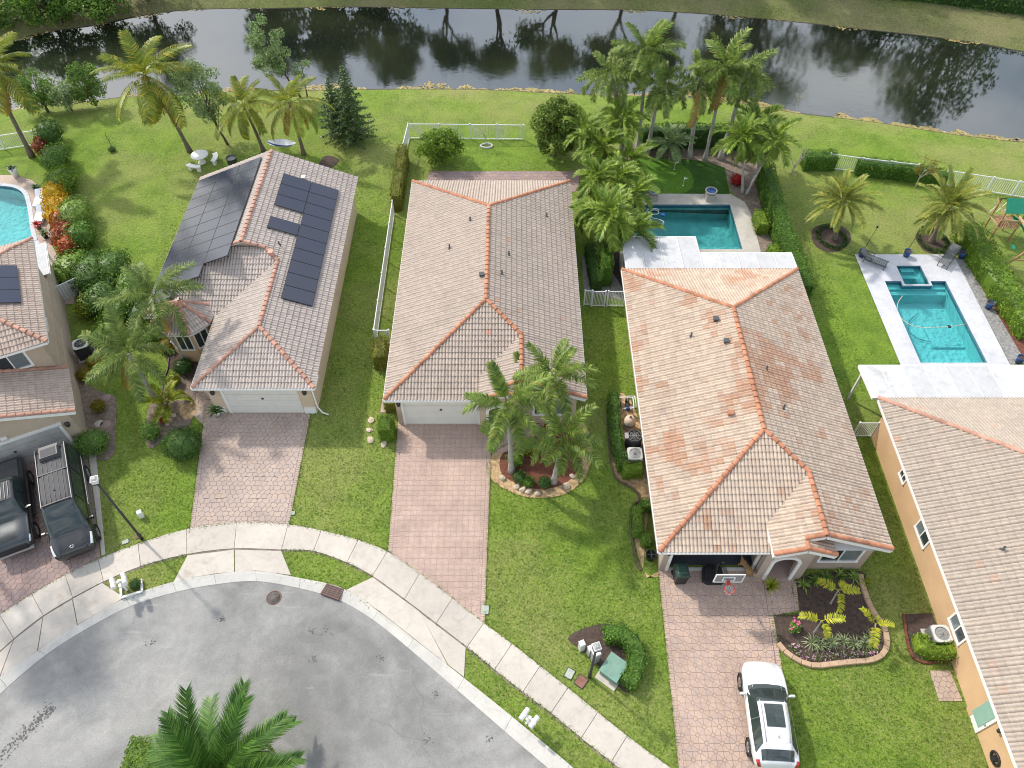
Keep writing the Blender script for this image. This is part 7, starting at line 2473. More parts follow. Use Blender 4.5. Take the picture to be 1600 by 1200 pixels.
# ================================================================ STREET FURNITURE
def lamp_post(xy, label, h, rz):
    t = thing('street_lamp', label, 'street lamp', (xy[0], xy[1], 0), rz, 'street lamps')
    m = MB(); m.tube([(0, 0, -0.05), (0, 0, 0.5), (0, 0, 0.55), (0, 0, h)], [0.085, 0.085, 0.06, 0.05], 10); m.build('pole', M['bronze'], t)
    m = MB(); m.tube([(0, 0, h), (0.0, 0, h + 0.12)], 0.07, 8); m.box((0, 0, h + 0.18), (0.30, 0.30, 0.06)); m.build('collar', M['bronze'], t)
    m = MB(); m.box((0, 0, h + 0.34), (0.26, 0.26, 0.28), taper=1.25); m.build('lantern', M['lamp_glass'], t)
    m = MB(); m.box((0, 0, h + 0.50), (0.34, 0.34, 0.08), taper=0.35); m.build('cap', M['grey'], t)
    return t
lamp_post((-18.66, 18.07), 'tall dark street lamp on the lawn beside the black van', 5.25, 0.3)
lamp_post((3.47, 11.23), 'street lamp beside the green transformer box', 3.4, 0.3)

def mailboxes(xy, rz, label):
    t = thing('mailbox_pair', label, 'mailbox', (xy[0], xy[1], 0), rz, 'twin mailboxes')
    m = MB(); m.box((0, 0, 0.55), (0.11, 0.11, 1.1)); m.build('post', M['white'], t)
    m = MB(); m.bar((-0.34, 0, 0.98), (0.34, 0, 0.98), 0.10, 0.10); m.bar((0, -0.30, 0.96), (0, 0.1, 0.96), 0.08, 0.08); m.build('arm', M['white'], t)
    for x in (-0.26, 0.26):
        m = MB()
        n = 8
        sec = [(-0.10, 0)] + [(-0.10 * math.cos(math.pi * k / n), 0.13 + 0.10 * math.sin(math.pi * k / n)) for k in range(n + 1)] + [(0.10, 0)]
        vs = [(x + a, -0.32, 1.03 + b) for a, b in sec] + [(x + a, 0.22, 1.03 + b) for a, b in sec]
        k = len(sec)
        m.add(vs, [(i, i + 1, k + i + 1, k + i) for i in range(k - 1)], 0, True)
        m.add(vs, [tuple(range(k))[::-1], tuple(range(k, 2 * k))])
        b = m.build('mailbox', M['white'], t)
        m = MB(); m.box((x + 0.115, -0.1, 1.2), (0.015, 0.05, 0.14)); m.build('flag', M['white'], b)
    m = MB(); m.box((0, 0.02, 0.55), (0.36, 0.16, 0.14)); m.build('paper_box', M['white'], t)
    return t
mailboxes((-18.54, 15.35), R(28), 'white twin mailboxes on the small left lawn strip by the kerb')
mailboxes((0.75, 9.23), R(-38), 'white twin mailboxes on the right lawn strip by the kerb')
fr = thing('planting_frame', 'white corner frame around the flowers at the left mailboxes', 'garden edging', (*(-18.33, 15.35), 0), R(20))
m = MB(); m.bar((-0.45, -0.3, 0.12), (0.5, -0.3, 0.12), 0.09, 0.1); m.bar((-0.45, -0.3, 0.12), (-0.45, 0.35, 0.12), 0.09, 0.1); m.bar((0.5, -0.3, 0.12), (0.5, 0.35, 0.12), 0.09, 0.1); m.build('rail', M['white'], fr)
bush((-18.14, 15.55), 0.3, 0.45, M['l_dark'], 'small plant inside the white frame at the left mailboxes', 0.08)

t = thing('transformer_box', 'faded green transformer cabinet on a concrete pad', 'transformer', (*(4.52, 11.46), 0), R(-37))
m = MB(); m.box((0, -0.08, 0.03), (1.02, 1.22, 0.06)); m.build('pad', M['concrete'], t)
m = MB(); m.box((0, 0.03, 0.34), (0.86, 0.92, 0.58)); m.build('cabinet', M['utility_green'], t)
m = MB(); m.box((0, 0.0, 0.645), (0.92, 1.04, 0.05)); m.build('lid', M['utility_green'], t)
m = MB(); m.box((0, -0.442, 0.32), (0.74, 0.02, 0.46)); m.build('door', M['utility_green'], t)
m = MB(); m.box((0, 0.0, 0.673), (0.02, 1.0, 0.012)); m.build('seam', M['grey'], t)
def pedestal(xy, w, d, h, rz, label, mat='lightgrey'):
    t = thing('utility_box', label, 'utility box', (xy[0], xy[1], 0), rz, 'utility boxes')
    m = MB(); m.box((0, 0, h / 2), (w, d, h), taper=0.95); m.build('body', M[mat], t)
    m = MB(); m.box((0, 0, h + 0.02), (w * 1.12, d * 1.12, 0.05), taper=0.8); m.build('lid', M['white'], t)
pedestal((3.17, 12.50), 0.24, 0.24, 0.75, 0.4, 'small pale utility box standing alone on the lawn, furthest left of three')
pedestal((3.54, 12.27), 0.22, 0.22, 0.8, 0.4, 'small pale utility box in the middle of three beside the transformer')
pedestal((3.75, 11.98), 0.32, 0.30, 1.05, 0.4, 'taller grey utility box beside the street lamp and transformer', 'grey')
pedestal((-19.04, 19.35), 0.22, 0.22, 0.45, 0.5, 'small white utility box on the lawn beside the left street lamp', 'white')
def cover(xy, w, d, rz, mat, label, group='ground covers'):
    t = thing('access_cover', label, 'access cover', (xy[0], xy[1], 0), rz, group)
    m = MB(); m.box((0, 0, 0.012), (w + 0.06, d + 0.06, 0.03)); m.build('frame', M['black'], t)
    m = MB(); m.box((0, 0, 0.03), (w, d, 0.02)); m.build('lid', M[mat], t)
cover((2.59, 11.38), 0.34, 0.42, R(-30), 'cover_grey', 'pale cover plate in the grass by the sidewalk near the transformer')
cover((3.09, 11.04), 0.42, 0.48, R(-38), 'red_cover', 'rust brown cover plate in the grass by the sidewalk near the transformer')
cover((-19.44, 17.90), 0.30, 0.20, R(25), 'cover_grey', 'pale cover plate in the grass near the van')
cover((-18.90, 18.22), 0.24, 0.20, R(35), 'red_cover', 'small rusty cover plate at the foot of the left street lamp')
cover((-1.27, 14.36), 0.34, 0.42, R(-5), 'cover_grey', 'square meter cover at the foot of the pink driveway')
cover((-11.33, 19.53), 0.24, 0.20, R(0), 'cover_grey', 'small pale cover at the edge of the grey-rose driveway')
t = thing('manhole_cover', 'round iron manhole cover in the asphalt', 'manhole', (*(-11.43, 15.00), -0.085))
m = MB(); m.lathe([(0.0, 0.012), (0.30, 0.012), (0.30, 0.0)], n=24); m.build('lid', M['iron'], t)
for rr_ in (0.26, 0.18, 0.10):
    m = MB(); m.tube([(rr_ * math.cos(k * 0.2618), rr_ * math.sin(k * 0.2618), 0.014) for k in range(25)], 0.014, 4); m.build('ring', M['iron'], t)
m = MB(); m.lathe([(0.31, 0.0), (0.31, 0.014), (0.36, 0.014), (0.37, 0)], n=24); m.build('frame', M['rust'], t)
g = [(-8.97, 15.68), (-8.09, 15.38), (-8.29, 14.83), (-9.20, 15.16)]
t = thing('storm_drain', 'rusty slotted storm drain grate set in the kerb', 'drain', (g[0][0], g[0][1], 0))
m = MB()
m.prism([(p[0] - g[0][0], p[1] - g[0][1]) for p in g], -0.1, 0.062); m.build('frame', M['rust'], t)
a, b, d_ = Vector((0, 0)), Vector((g[1][0] - g[0][0], g[1][1] - g[0][1])), Vector((g[3][0] - g[0][0], g[3][1] - g[0][1]))
for i in range(4):
    for j in range(5):
        u0, u1 = 0.06 + i * 0.235, 0.06 + i * 0.235 + 0.19
        v0, v1 = 0.08 + j * 0.18, 0.08 + j * 0.18 + 0.09
        m = MB(); m.prism([tuple(a + b * u + d_ * v) for u, v in ((u0, v0), (u1, v0), (u1, v1), (u0, v1))], 0.05, 0.068); m.build('slot', M['black'], t)

# ================================================================ GARDEN AND HOUSE EQUIPMENT
def ac_unit(xy, w, h, label, body='lightgrey', top='lightgrey', rz=0.0):
    t = thing('air_conditioner', label, 'air conditioner', (xy[0], xy[1], 0), rz, 'outdoor coolers')
    m = MB(); m.box((0, 0, 0.04), (w + 0.2, w + 0.2, 0.08)); m.build('pad', M['concrete'], t)
    m = MB(); m.box((0, 0, 0.08 + h / 2), (w * 0.96, w * 0.96, h)); m.build('cabinet', M[body], t)
    for k in range(9):
        m = MB(); m.box((0, 0, 0.16 + k * (h - 0.15) / 9), (w * 0.985, w * 0.985, 0.02)); m.build('louvre', M['darkgrey'], t)
    m = MB()
    r = w * 0.40
    n = 20
    vs = []
    for k in range(n):
        a = 2 * math.pi * k / n
        s_ = max(abs(math.cos(a)), abs(math.sin(a)))
        vs.append((w / 2 * math.cos(a) / s_, w / 2 * math.sin(a) / s_, h + 0.12))
    vs += [(r * math.cos(2 * math.pi * k / n), r * math.sin(2 * math.pi * k / n), h + 0.12) for k in range(n)]
    m.add(vs, [(k, (k + 1) % n, n + (k + 1) % n, n + k) for k in range(n)])
    m.add([(v[0], v[1], h + 0.07) for v in vs[:n]] + vs[:n], [(k, (k + 1) % n, n + (k + 1) % n, n + k) for k in range(n)])
    m.build('top', M[top], t)
    m = MB(); m.lathe([(0, 0.0), (r, 0.0), (r, 0.04)], (0, 0, h + 0.05), 20); m.build('fan_well', M['black'], t)
    m = MB()
    for k in range(3):
        a = 2.1 * k
        d = Vector((math.cos(a), math.sin(a), 0)); s_ = Vector((-d.y, d.x, 0))
        m.add([d * 0.05 + s_ * 0.05 + Vector((0, 0, h + 0.07)), d * 0.05 - s_ * 0.05 + Vector((0, 0, h + 0.07)), d * r * 0.92 - s_ * 0.16 + Vector((0, 0, h + 0.06)), d * r * 0.92 + s_ * 0.10 + Vector((0, 0, h + 0.09))], [(0, 1, 2, 3)])
    m.lathe([(0.07, 0), (0.07, 0.03), (0, 0.035)], (0, 0, h + 0.08), 10)
    m.build('fan', M['grey'], t)
    m = MB()
    for q in (0.35, 0.65, 0.97):
        m.tube([(r * q * math.cos(k * 0.314), r * q * math.sin(k * 0.314), h + 0.128) for k in range(21)], 0.007, 4)
    for k in range(4):
        a = math.pi * k / 4
        m.bar((-r * math.cos(a), -r * math.sin(a), h + 0.128), (r * math.cos(a), r * math.sin(a), h + 0.128), 0.008, 0.008)
    m.build('grille', M['grey'], t)
    return t
ac_unit((6.56, 22.66), 0.78, 0.75, 'pale grey air conditioner nearest the front in the equipment bed')
ac_unit((-25.65, 30.32), 0.85, 0.95, 'black sided air conditioner at the wall of the two-storey house', 'black', 'lightgrey', RZ0)
ac_unit((19.52, 12.92), 0.80, 0.70, 'pale grey air conditioner at the apricot wall', 'grey')
t = thing('pool_heater', 'round black pool heater in the equipment bed', 'pool heater', (*(6.62, 23.71), 0))
m = MB(); m.lathe([(0.42, 0.0), (0.45, 0.1), (0.45, 0.9), (0.40, 1.02), (0.36, 1.02)], n=20); m.build('cabinet', M['black'], t)
m = MB(); m.lathe([(0, 0.94), (0.37, 0.94)], n=20); m.build('fan_well', M['black'], t)
m = MB()
for q in (0.12, 0.24, 0.37): m.tube([(q * math.cos(k * 0.314), q * math.sin(k * 0.314), 1.02) for k in range(21)], 0.010, 4)
for k in range(4): m.bar((-0.38 * math.cos(k * 0.785), -0.38 * math.sin(k * 0.785), 1.02), (0.38 * math.cos(k * 0.785), 0.38 * math.sin(k * 0.785), 1.02), 0.014, 0.014)
m.box((-0.42, 0.0, 0.98), (0.2, 0.36, 0.1)); m.build('grille', M['grey'], t)
t = thing('pool_filter', 'domed beige pool filter tank behind the black heater', 'pool filter', (*(6.53, 24.96), 0))
m = MB(); m.lathe([(0.28, 0.0), (0.31, 0.1), (0.31, 0.7), (0.26, 0.86), (0.12, 0.95), (0, 0.97)], n=16); m.build('tank', M['stucco_cream'], t)
m = MB(); m.lathe([(0.32, 0.42), (0.335, 0.44), (0.335, 0.5), (0.32, 0.52)], n=16); m.lathe([(0.06, 0.95), (0.06, 1.05), (0, 1.06)], n=8); m.build('clamp', M['darkgrey'], t)
t = thing('pool_pipework', 'white pipes and pumps at the far end of the equipment bed', 'pool pump', (*(6.54, 26.22), 0))
for k, (x, y) in enumerate(((-0.45, 0.25), (0.05, 0.15))):
    m = MB(); m.tube([(x, y - 0.25, 0.2), (x, y + 0.15, 0.2)], 0.13, 10); m.lathe([(0.12, 0.1), (0.12, 0.42), (0.0, 0.45)], (x, y + 0.28, 0), 10); m.build('pump', M['black'], t)
m = MB()
m.tube([(-0.45, 0.3, 0.45), (-0.45, 0.3, 0.75), (-0.1, 0.3, 0.75), (0.3, 0.3, 0.75), (0.3, -0.4, 0.75), (0.3, -0.4, 0.1)], 0.035, 8)
m.tube([(0.05, 0.28, 0.4), (0.05, 0.5, 0.6), (0.45, 0.5, 0.6), (0.45, -0.2, 0.6), (0.1, -0.35, 0.5)], 0.035, 8)
m.tube([(-0.3, -0.2, 0.3), (0.1, -0.25, 0.55), (0.45, -0.25, 0.55)], 0.035, 8)
m.build('pipe', M['white'], t)
m = MB(); m.box((-0.02, -0.35, 0.55), (0.16, 0.14, 0.22)); m.build('control', M['cloth_blue'], t)
t = thing('meter_box', 'white meter box on the wall above the equipment bed', 'meter box', (*(7.23, 23.41), 0))
m = MB(); m.box((0.02, 0, 1.45), (0.16, 0.5, 0.8)); m.build('case', M['white'], t)
m = MB(); m.box((-0.066, 0, 1.45), (0.02, 0.42, 0.7)); m.build('door', M['lightgrey'], t)
t = thing('bucket', 'black round bucket on the wood chips at the garage corner', 'bucket', (*(6.85, 17.02), 0))
m = MB(); m.lathe([(0.0, 0.02), (0.20, 0.0), (0.26, 0.42), (0.27, 0.42), (0.25, 0.38), (0.20, 0.06), (0, 0.06)], n=14); m.build('pail', M['black'], t)
m = MB(); m.bar((-0.25, 0, 0.42), (0.25, 0, 0.42), 0.025, 0.025); m.bar((0, -0.25, 0.42), (0, 0.25, 0.42), 0.025, 0.025); m.build('cross_bar', M['darkgrey'], t)

# garage front of the orange-stained house
t = thing('wheelie_bin', 'dark green wheeled bin standing in front of the open garage', 'bin', (*(8.10, 15.91), 0.045), R(4))
m = MB(); m.box((0, 0, 0.50), (0.52, 0.60, 0.92), taper=1.18); m.build('body', M['black'], t)
m = MB(); m.box((0, -0.02, 1.0), (0.66, 0.74, 0.07), taper=0.9); m.box((0, 0.02, 1.05), (0.5, 0.5, 0.05), taper=0.7); m.build('lid', simple('bin_green', (0.03, 0.065, 0.05), 0.5), t)
m = MB(); m.tube([(-0.25, 0.36, 0.98), (0.25, 0.36, 0.98)], 0.025, 6); m.build('handle', M['black'], t)
for x in (-0.27, 0.27):
    m = MB(); m.tube([(x - 0.03, 0.3, 0.12), (x + 0.03, 0.3, 0.12)], 0.12, 10); m.build('wheel', M['rubber'], t)
t = thing('basketball_hoop', 'portable basketball hoop with red rim and clear board on the driveway', 'basketball hoop', (*(10.25, 16.11), 0.045))
m = MB()
base = [(-1.05, -0.35), (-0.95, 0.30), (-0.75, 0.46), (-0.20, 0.46), (-0.02, 0.30), (0.02, -0.42), (-0.12, -0.52), (-0.85, -0.52)]
m.prism(base, 0.0, 0.20); m.prism([(x * 0.8 - 0.1, y * 0.8) for x, y in base], 0.20, 0.25); m.build('base', M['black'], t)
m = MB(); m.tube([(-0.45, 0.30, 0.1), (-0.45, 0.0, 1.2), (-0.45, -0.35, 2.1)], 0.05, 8); m.tube([(-0.45, -0.30, 0.2), (-0.45, 0.0, 1.2)], 0.03, 6); m.build('pole', M['bronze'], t)
m = MB(); m.bar((-0.50, -0.2, 1.75), (-0.50, -1.28, 2.62), 0.05, 0.05); m.bar((-0.40, -0.33, 2.05), (-0.40, -1.28, 2.35), 0.05, 0.05); m.build('arm', M['bronze'], t)
bb = MB()
yb = -1.32
hx = -0.87
for (x0, z0, x1, z1) in ((-0.22, 2.15, 1.06, 2.15), (-0.22, 2.9, 1.06, 2.9), (-0.22, 2.15, -0.22, 2.9), (1.06, 2.15, 1.06, 2.9), (0.16, 2.27, 0.68, 2.27), (0.16, 2.62, 0.68, 2.62), (0.16, 2.27, 0.16, 2.62), (0.68, 2.27, 0.68, 2.62)):
    bb.bar((x0 + hx, yb - 0.01, z0), (x1 + hx, yb - 0.01, z1), 0.05, 0.04, up=(0, 1, 0))
bo = bb.build('backboard', M['white'], t)
g = MB(); g.box((0.42 + hx, yb + 0.01, 2.525), (1.26, 0.02, 0.74)); g.build('panel', M['glass_grey'], bo)
m = MB(); m.tube([(0.42 + hx + 0.23 * math.cos(k * 0.3927), yb - 0.42 + 0.23 * math.sin(k * 0.3927), 2.30) for k in range(17)], 0.02, 6); m.box((0.42 + hx, yb - 0.12, 2.29), (0.16, 0.2, 0.06)); rim = m.build('rim', M['red_paint'], t)
m = MB()
for k in range(10):
    a0, a1 = k * 0.628, k * 0.628 + 0.45
    m.tube([(0.42 + hx + 0.23 * math.cos(a0), yb - 0.42 + 0.23 * math.sin(a0), 2.30), (0.42 + hx + 0.13 * math.cos(a1), yb - 0.42 + 0.13 * math.sin(a1), 1.90)], 0.008, 4)
    m.tube([(0.42 + hx + 0.23 * math.cos(a1), yb - 0.42 + 0.23 * math.sin(a1), 2.30), (0.42 + hx + 0.13 * math.cos(a0), yb - 0.42 + 0.13 * math.sin(a0), 1.90)], 0.008, 4)
m.build('net', M['cloth_white'], rim)
def potted(xy, r, h, mat, plant, label, z0=0.0, n=16, L=0.6, name='potted_plant', group=None):
    t = thing(name, label, 'plant pot', (xy[0], xy[1], z0), 0, group)
    m = MB(); m.lathe([(0, 0.02), (r * 0.72, 0), (r, h * 0.8), (r * 1.06, h), (r * 0.92, h), (r * 0.9, h * 0.85)], n=14); m.build('pot', M[mat], t)
    m = MB(); m.lathe([(0, h * 0.86), (r * 0.9, h * 0.86)], n=14); m.build('soil', M['mulch'], t)
    if plant:
        SEED[0] += 1
        rr = random.Random(SEED[0]); m = MB()
        for k in range(n):
            a = k * 2.4; e = rr.uniform(0.4, 1.3); d = Vector((math.cos(a), math.sin(a), 0)); s_ = Vector((-d.y, d.x, 0))
            p0 = Vector((0, 0, h * 0.85)); p1 = p0 + (d * math.cos(e) + Vector((0, 0, math.sin(e)))) * L * 0.5; p2 = p1 + (d * math.cos(e - 0.8) + Vector((0, 0, math.sin(e - 0.8)))) * L * 0.5
            m.add([p0 - s_ * 0.02, p0 + s_ * 0.02, p1 + s_ * 0.06, p1 - s_ * 0.06, p2], [(0, 1, 2, 3), (3, 2, 4)])
        m.build('leaves', M[plant], t)
    return t
potted((12.38, 15.38), 0.16, 0.35, 'black', 'l_lime', 'black pot with a yellow-green plant beside the arched entry', 0.045, 16, 0.6)
potted((-16.69, 25.85), 0.2, 0.3, 'white', 'l_dark', 'white pot with a dark spiky plant beside the left garage pillar', 0.045, 20, 0.7)
pots = 'cobalt blue pots around the bright pool'
for (xy, txt) in (((23.60, 39.14), 'at the left corner of the stone deck behind the left lounger'), ((26.63, 39.14), 'in the middle of the far edge of the stone deck'), ((30.31, 39.01), 'at the right corner of the stone deck behind the right lounger'),
                  ((30.28, 34.26), 'on the gravel halfway along the bright hedge'), ((30.32, 29.71), 'at the near end of the gravel strip')):
    potted(xy, 0.24, 0.5, 'blue_pot', None, 'cobalt blue pot ' + txt, 0.03, group=pots, name='blue_pot')
for (b0, tp, txt) in (((24.10, 39.98), (0.9, 1.4), 'left'), ((27.12, 39.98), (0.85, 1.2), 'right')):
    t = thing('garden_torch', 'thin dark garden torch leaning behind the stone deck, the %s one of two' % txt, 'torch', (b0[0], b0[1], 0), 0, 'garden torches')
    m = MB(); m.tube([(0, 0, 0), (tp[0] * 0.35, 0.2, 1.6)], 0.018, 6); m.build('pole', M['bronze'], t)
    m = MB(); m.lathe([(0.03, 0), (0.07, 0.06), (0.06, 0.16), (0.02, 0.2)], (tp[0] * 0.35, 0.2, 1.6), 8); m.build('head', M['bronze'], t)
def lounger(xy, rz, label, group, mat='sling', z0=0.05):
    t = thing('sun_lounger', label, 'lounger', (xy[0], xy[1], z0), rz, group)
    m = MB()
    for s_ in (-1, 1):
        m.bar((-0.9, s_ * 0.31, 0.30), (0.45, s_ * 0.31, 0.32), 0.05, 0.06); m.bar((0.45, s_ * 0.31, 0.32), (1.0, s_ * 0.31, 0.78), 0.05, 0.06)
        m.bar((0.1, s_ * 0.33, 0.55), (0.72, s_ * 0.33, 0.57), 0.06, 0.03); m.bar((0.15, s_ * 0.33, 0.32), (0.15, s_ * 0.33, 0.55), 0.04, 0.04)
    m.build('frame', M['darkgrey'], t)
    for x in (-0.75, 0.55):
        for s_ in (-1, 1):
            m = MB(); m.bar((x, s_ * 0.31, 0.3), (x + 0.08 * (1 if x > 0 else -1), s_ * 0.31, 0.0), 0.05, 0.05); m.build('leg', M['darkgrey'], t)
    for k in range(9):
        x = -0.85 + k * 0.145
        m = MB(); m.box((x + 0.06, 0, 0.335), (0.125, 0.58, 0.02)); m.build('seat_slat', M[mat], t)
    for k in range(5):
        f = (k + 0.5) / 5
        m = MB(); m.bar((0.45 + 0.55 * (f - 0.09), 0, 0.35 + 0.46 * (f - 0.09)), (0.45 + 0.55 * (f + 0.09), 0, 0.35 + 0.46 * (f + 0.09)), 0.58, 0.02); m.build('back_slat', M[mat], t)
    return t
lounger((24.18, 38.44), R(147), 'grey sun lounger at the far left corner of the stone deck', 'loungers on the stone deck')
lounger((29.18, 38.63), R(50), 'grey sun lounger at the far right corner of the stone deck', 'loungers on the stone deck')
# floating hoses
t = thing('pool_hose', 'pale cleaning hose curving across the bright turquoise pool', 'hose', (*(25.74, 33.25), -0.07))
o = Vector((25.74, 33.25))
pts = [(p[0] - o.x, p[1] - o.y, 0.0) for p in [(25.29, 35.47), (24.79, 34.83), (24.52, 34.09), (24.59, 33.41), (25.01, 32.86), (25.74, 32.64), (26.56, 32.70), (27.34, 32.75), (28.46, 32.97)]]
m = MB(); m.tube(smooth(pts, 5), 0.02, 6); m.build('hose', M['stucco_cream'], t)
pts = [(p[0] - o.x, p[1] - o.y, -1.0) for p in [(26.44, 34.83), (25.73, 34.20), (25.43, 33.52), (25.56, 32.91), (26.10, 32.47), (26.91, 32.47), (27.69, 32.97), (28.77, 33.13), (29.12, 33.86)]]
m = MB(); m.tube(smooth(pts, 5), 0.022, 6); m.build('hose_shadow', M['pool_tile'], t)  # cast shadow of the floating hose, built as a dark tube near the floor
m = MB(); m.lathe([(0.05, -0.04), (0.13, 0), (0.05, 0.06)], ((27.34, 32.75)[0] - o.x, (27.34, 32.75)[1] - o.y, 0), 8); m.build('float', M['black'], t)
t = thing('pool_hose', 'coiled pale hose with a blue cleaner floating in the teal pool', 'hose', (*(10.13, 43.60), -0.08))
m = MB()
m.tube(smooth([(0.42 * math.cos(k * 0.6) + 0.05 * math.sin(k), 0.5 + 0.28 * math.sin(k * 0.6) - 0.02 * k, 0.01 + 0.004 * k) for k in range(18)] + [(-0.1, -0.3, 0), (0.3, -0.45, 0), (0.62, -0.75, 0), (0.35, -0.95, 0), (-0.25, -0.75, 0), (-0.3, -0.1, 0.02)], 4), 0.028, 6)
m.build('hose', M['cloth_white'], t)
m = MB(); m.lathe([(0.0, 0.14), (0.12, 0.12), (0.16, 0.02), (0.1, -0.05)], (0.66, 0.0, 0), 10); m.build('cleaner', simple('cleaner_blue', (0.03, 0.16, 0.5), 0.4), t)
for (xy, txt) in (((14.33, 45.27), 'right'), ((10.23, 45.27), 'left')):
    t = thing('water_bowl', 'round blue-lined bowl on a pedestal at the teal pool, the %s one of two' % txt, 'bowl', (xy[0], xy[1], 0.05), 0, 'pool bowls')
    m = MB(); m.box((0, 0, 0.25), (0.6, 0.6, 0.5)); m.build('pedestal', M['pool_deck'], t)
    m = MB(); m.lathe([(0.2, 0.5), (0.36, 0.62), (0.44, 0.78), (0.40, 0.80), (0.36, 0.76)], n=18); m.build('bowl', M['pool_deck'], t)
    m = MB(); m.lathe([(0.0, 0.73), (0.38, 0.75)], n=18); m.build('glass_fill', M['blue_pot'], t)
for (xy, txt) in (((12.25, 48.88), 'far'), ((12.65, 46.92), 'near')):
    t = thing('golf_flag', 'white golf flag stick on the putting green, the %s one' % txt, 'golf flag', (xy[0], xy[1], 0.016), 0, 'golf flags')
    m = MB(); m.tube([(0, 0, 0), (0, 0, 0.75)], 0.016, 6); m.lathe([(0.06, 0), (0.06, 0.008), (0, 0.008)], n=10); m.build('stick', M['white'], t)
    m = MB(); m.add([(0, 0, 0.5), (0.30, 0.02, 0.60), (0, 0, 0.74)], [(0, 1, 2)]); m.add([(0, 0.01, 0.5), (0.30, 0.03, 0.60), (0, 0.01, 0.74)], [(2, 1, 0)]); m.build('flag', M['white'], t)

# swing set
t = thing('swing_set', 'wooden play tower with green canopy, slide and swing beam at the right edge', 'swing set', (33.55, 41.3, 0), R(-4))
for x in (-0.65, 0.65):
    for y in (-0.6, 0.6):
        m = MB(); m.bar((x, y, 0), (x, y, 2.6), 0.09, 0.09); m.build('post', M['wood'], t)
for k in range(8):
    m = MB(); m.box((0, -0.6 + k * 0.17, 1.25), (1.36, 0.14, 0.04)); m.build('deck_board', M['wood'], t)
for k in range(9):
    m = MB(); m.box((-0.58 + k * 0.145, -0.68, 1.55), (0.07, 0.03, 0.6)); m.build('rail_slat', M['wood'], t)
m = MB(); m.box((0, -0.68, 1.86), (1.45, 0.05, 0.09)); m.box((0, -0.68, 1.24), (1.45, 0.05, 0.09)); m.build('rail', M['wood_pale'], t)
m = MB()
for s_ in (-1, 1):
    m.add([(-0.75, 0, 3.15), (0.75, 0, 3.15), (0.75, s_ * 0.78, 2.5), (-0.75, s_ * 0.78, 2.5)], [(0, 1, 2, 3) if s_ < 0 else (3, 2, 1, 0)])
    m.add([(-0.75, 0, 3.17), (0.75, 0, 3.17), (0.75, s_ * 0.80, 2.52), (-0.75, s_ * 0.80, 2.52)], [(3, 2, 1, 0) if s_ < 0 else (0, 1, 2, 3)])
m.build('canopy', M['play_green'], t)
m = MB(); m.bar((0.1, -0.55, 2.35), (0.55, -3.4, 2.25), 0.10, 0.12); m.build('beam', M['wood_pale'], t)
m = MB(); m.bar((-0.75, 0.9, 2.5), (-0.1, -0.9, 1.5), 0.08, 0.10); m.bar((-1.2, 0.9, 1.6), (-0.65, -0.6, 1.3), 0.08, 0.08); m.build('ladder_rail', M['wood_pale'], t)
for (x0, x1) in ((0.5, -0.9), (0.6, 1.25)):
    m = MB(); m.bar((x0, -3.4, 2.3), (x1, -3.55, 0), 0.09, 0.09); m.build('leg', M['wood'], t)
m = MB(); m.bar((-0.35, -3.5, 0.9), (1.0, -3.5, 0.9), 0.07, 0.07); m.build('brace', M['wood'], t)
m = MB()
sl = smooth([(0.66, 0.2, 1.3), (1.2, 0.0, 1.0), (1.8, -0.3, 0.35), (2.3, -0.5, 0.15)], 4)
for (a, b) in zip(sl, sl[1:]):
    m.add([(a[0], a[1] - 0.25, a[2]), (b[0], b[1] - 0.25, b[2]), (b[0], b[1] + 0.25, b[2]), (a[0], a[1] + 0.25, a[2])], [(0, 1, 2, 3)], 0, True)
    for s_ in (-0.25, 0.25):
        m.add([(a[0], a[1] + s_, a[2]), (b[0], b[1] + s_, b[2]), (b[0], b[1] + s_, b[2] + 0.15), (a[0], a[1] + s_, a[2] + 0.15)], [(0, 1, 2, 3)])
m.build('slide', M['play_green'], t)
m = MB()
for y in (-1.6, -2.1): m.tube([(0.33, y, 2.25), (0.33, y, 0.6)], 0.012, 4)
m.box((0.33, -1.85, 0.58), (0.2, 0.5, 0.05)); m.build('swing', M['play_green'], t)
m = MB()
for k in range(4):
    m.bar((-0.75 + k * 0.42, 0.85, 1.35), (-0.35 + k * 0.42, 0.95, 2.1), 0.03, 0.03); m.bar((-0.35 + k * 0.42, 0.85, 1.35), (-0.75 + k * 0.42, 0.95, 2.1), 0.03, 0.03)
m.build('lattice', M['white'], t)

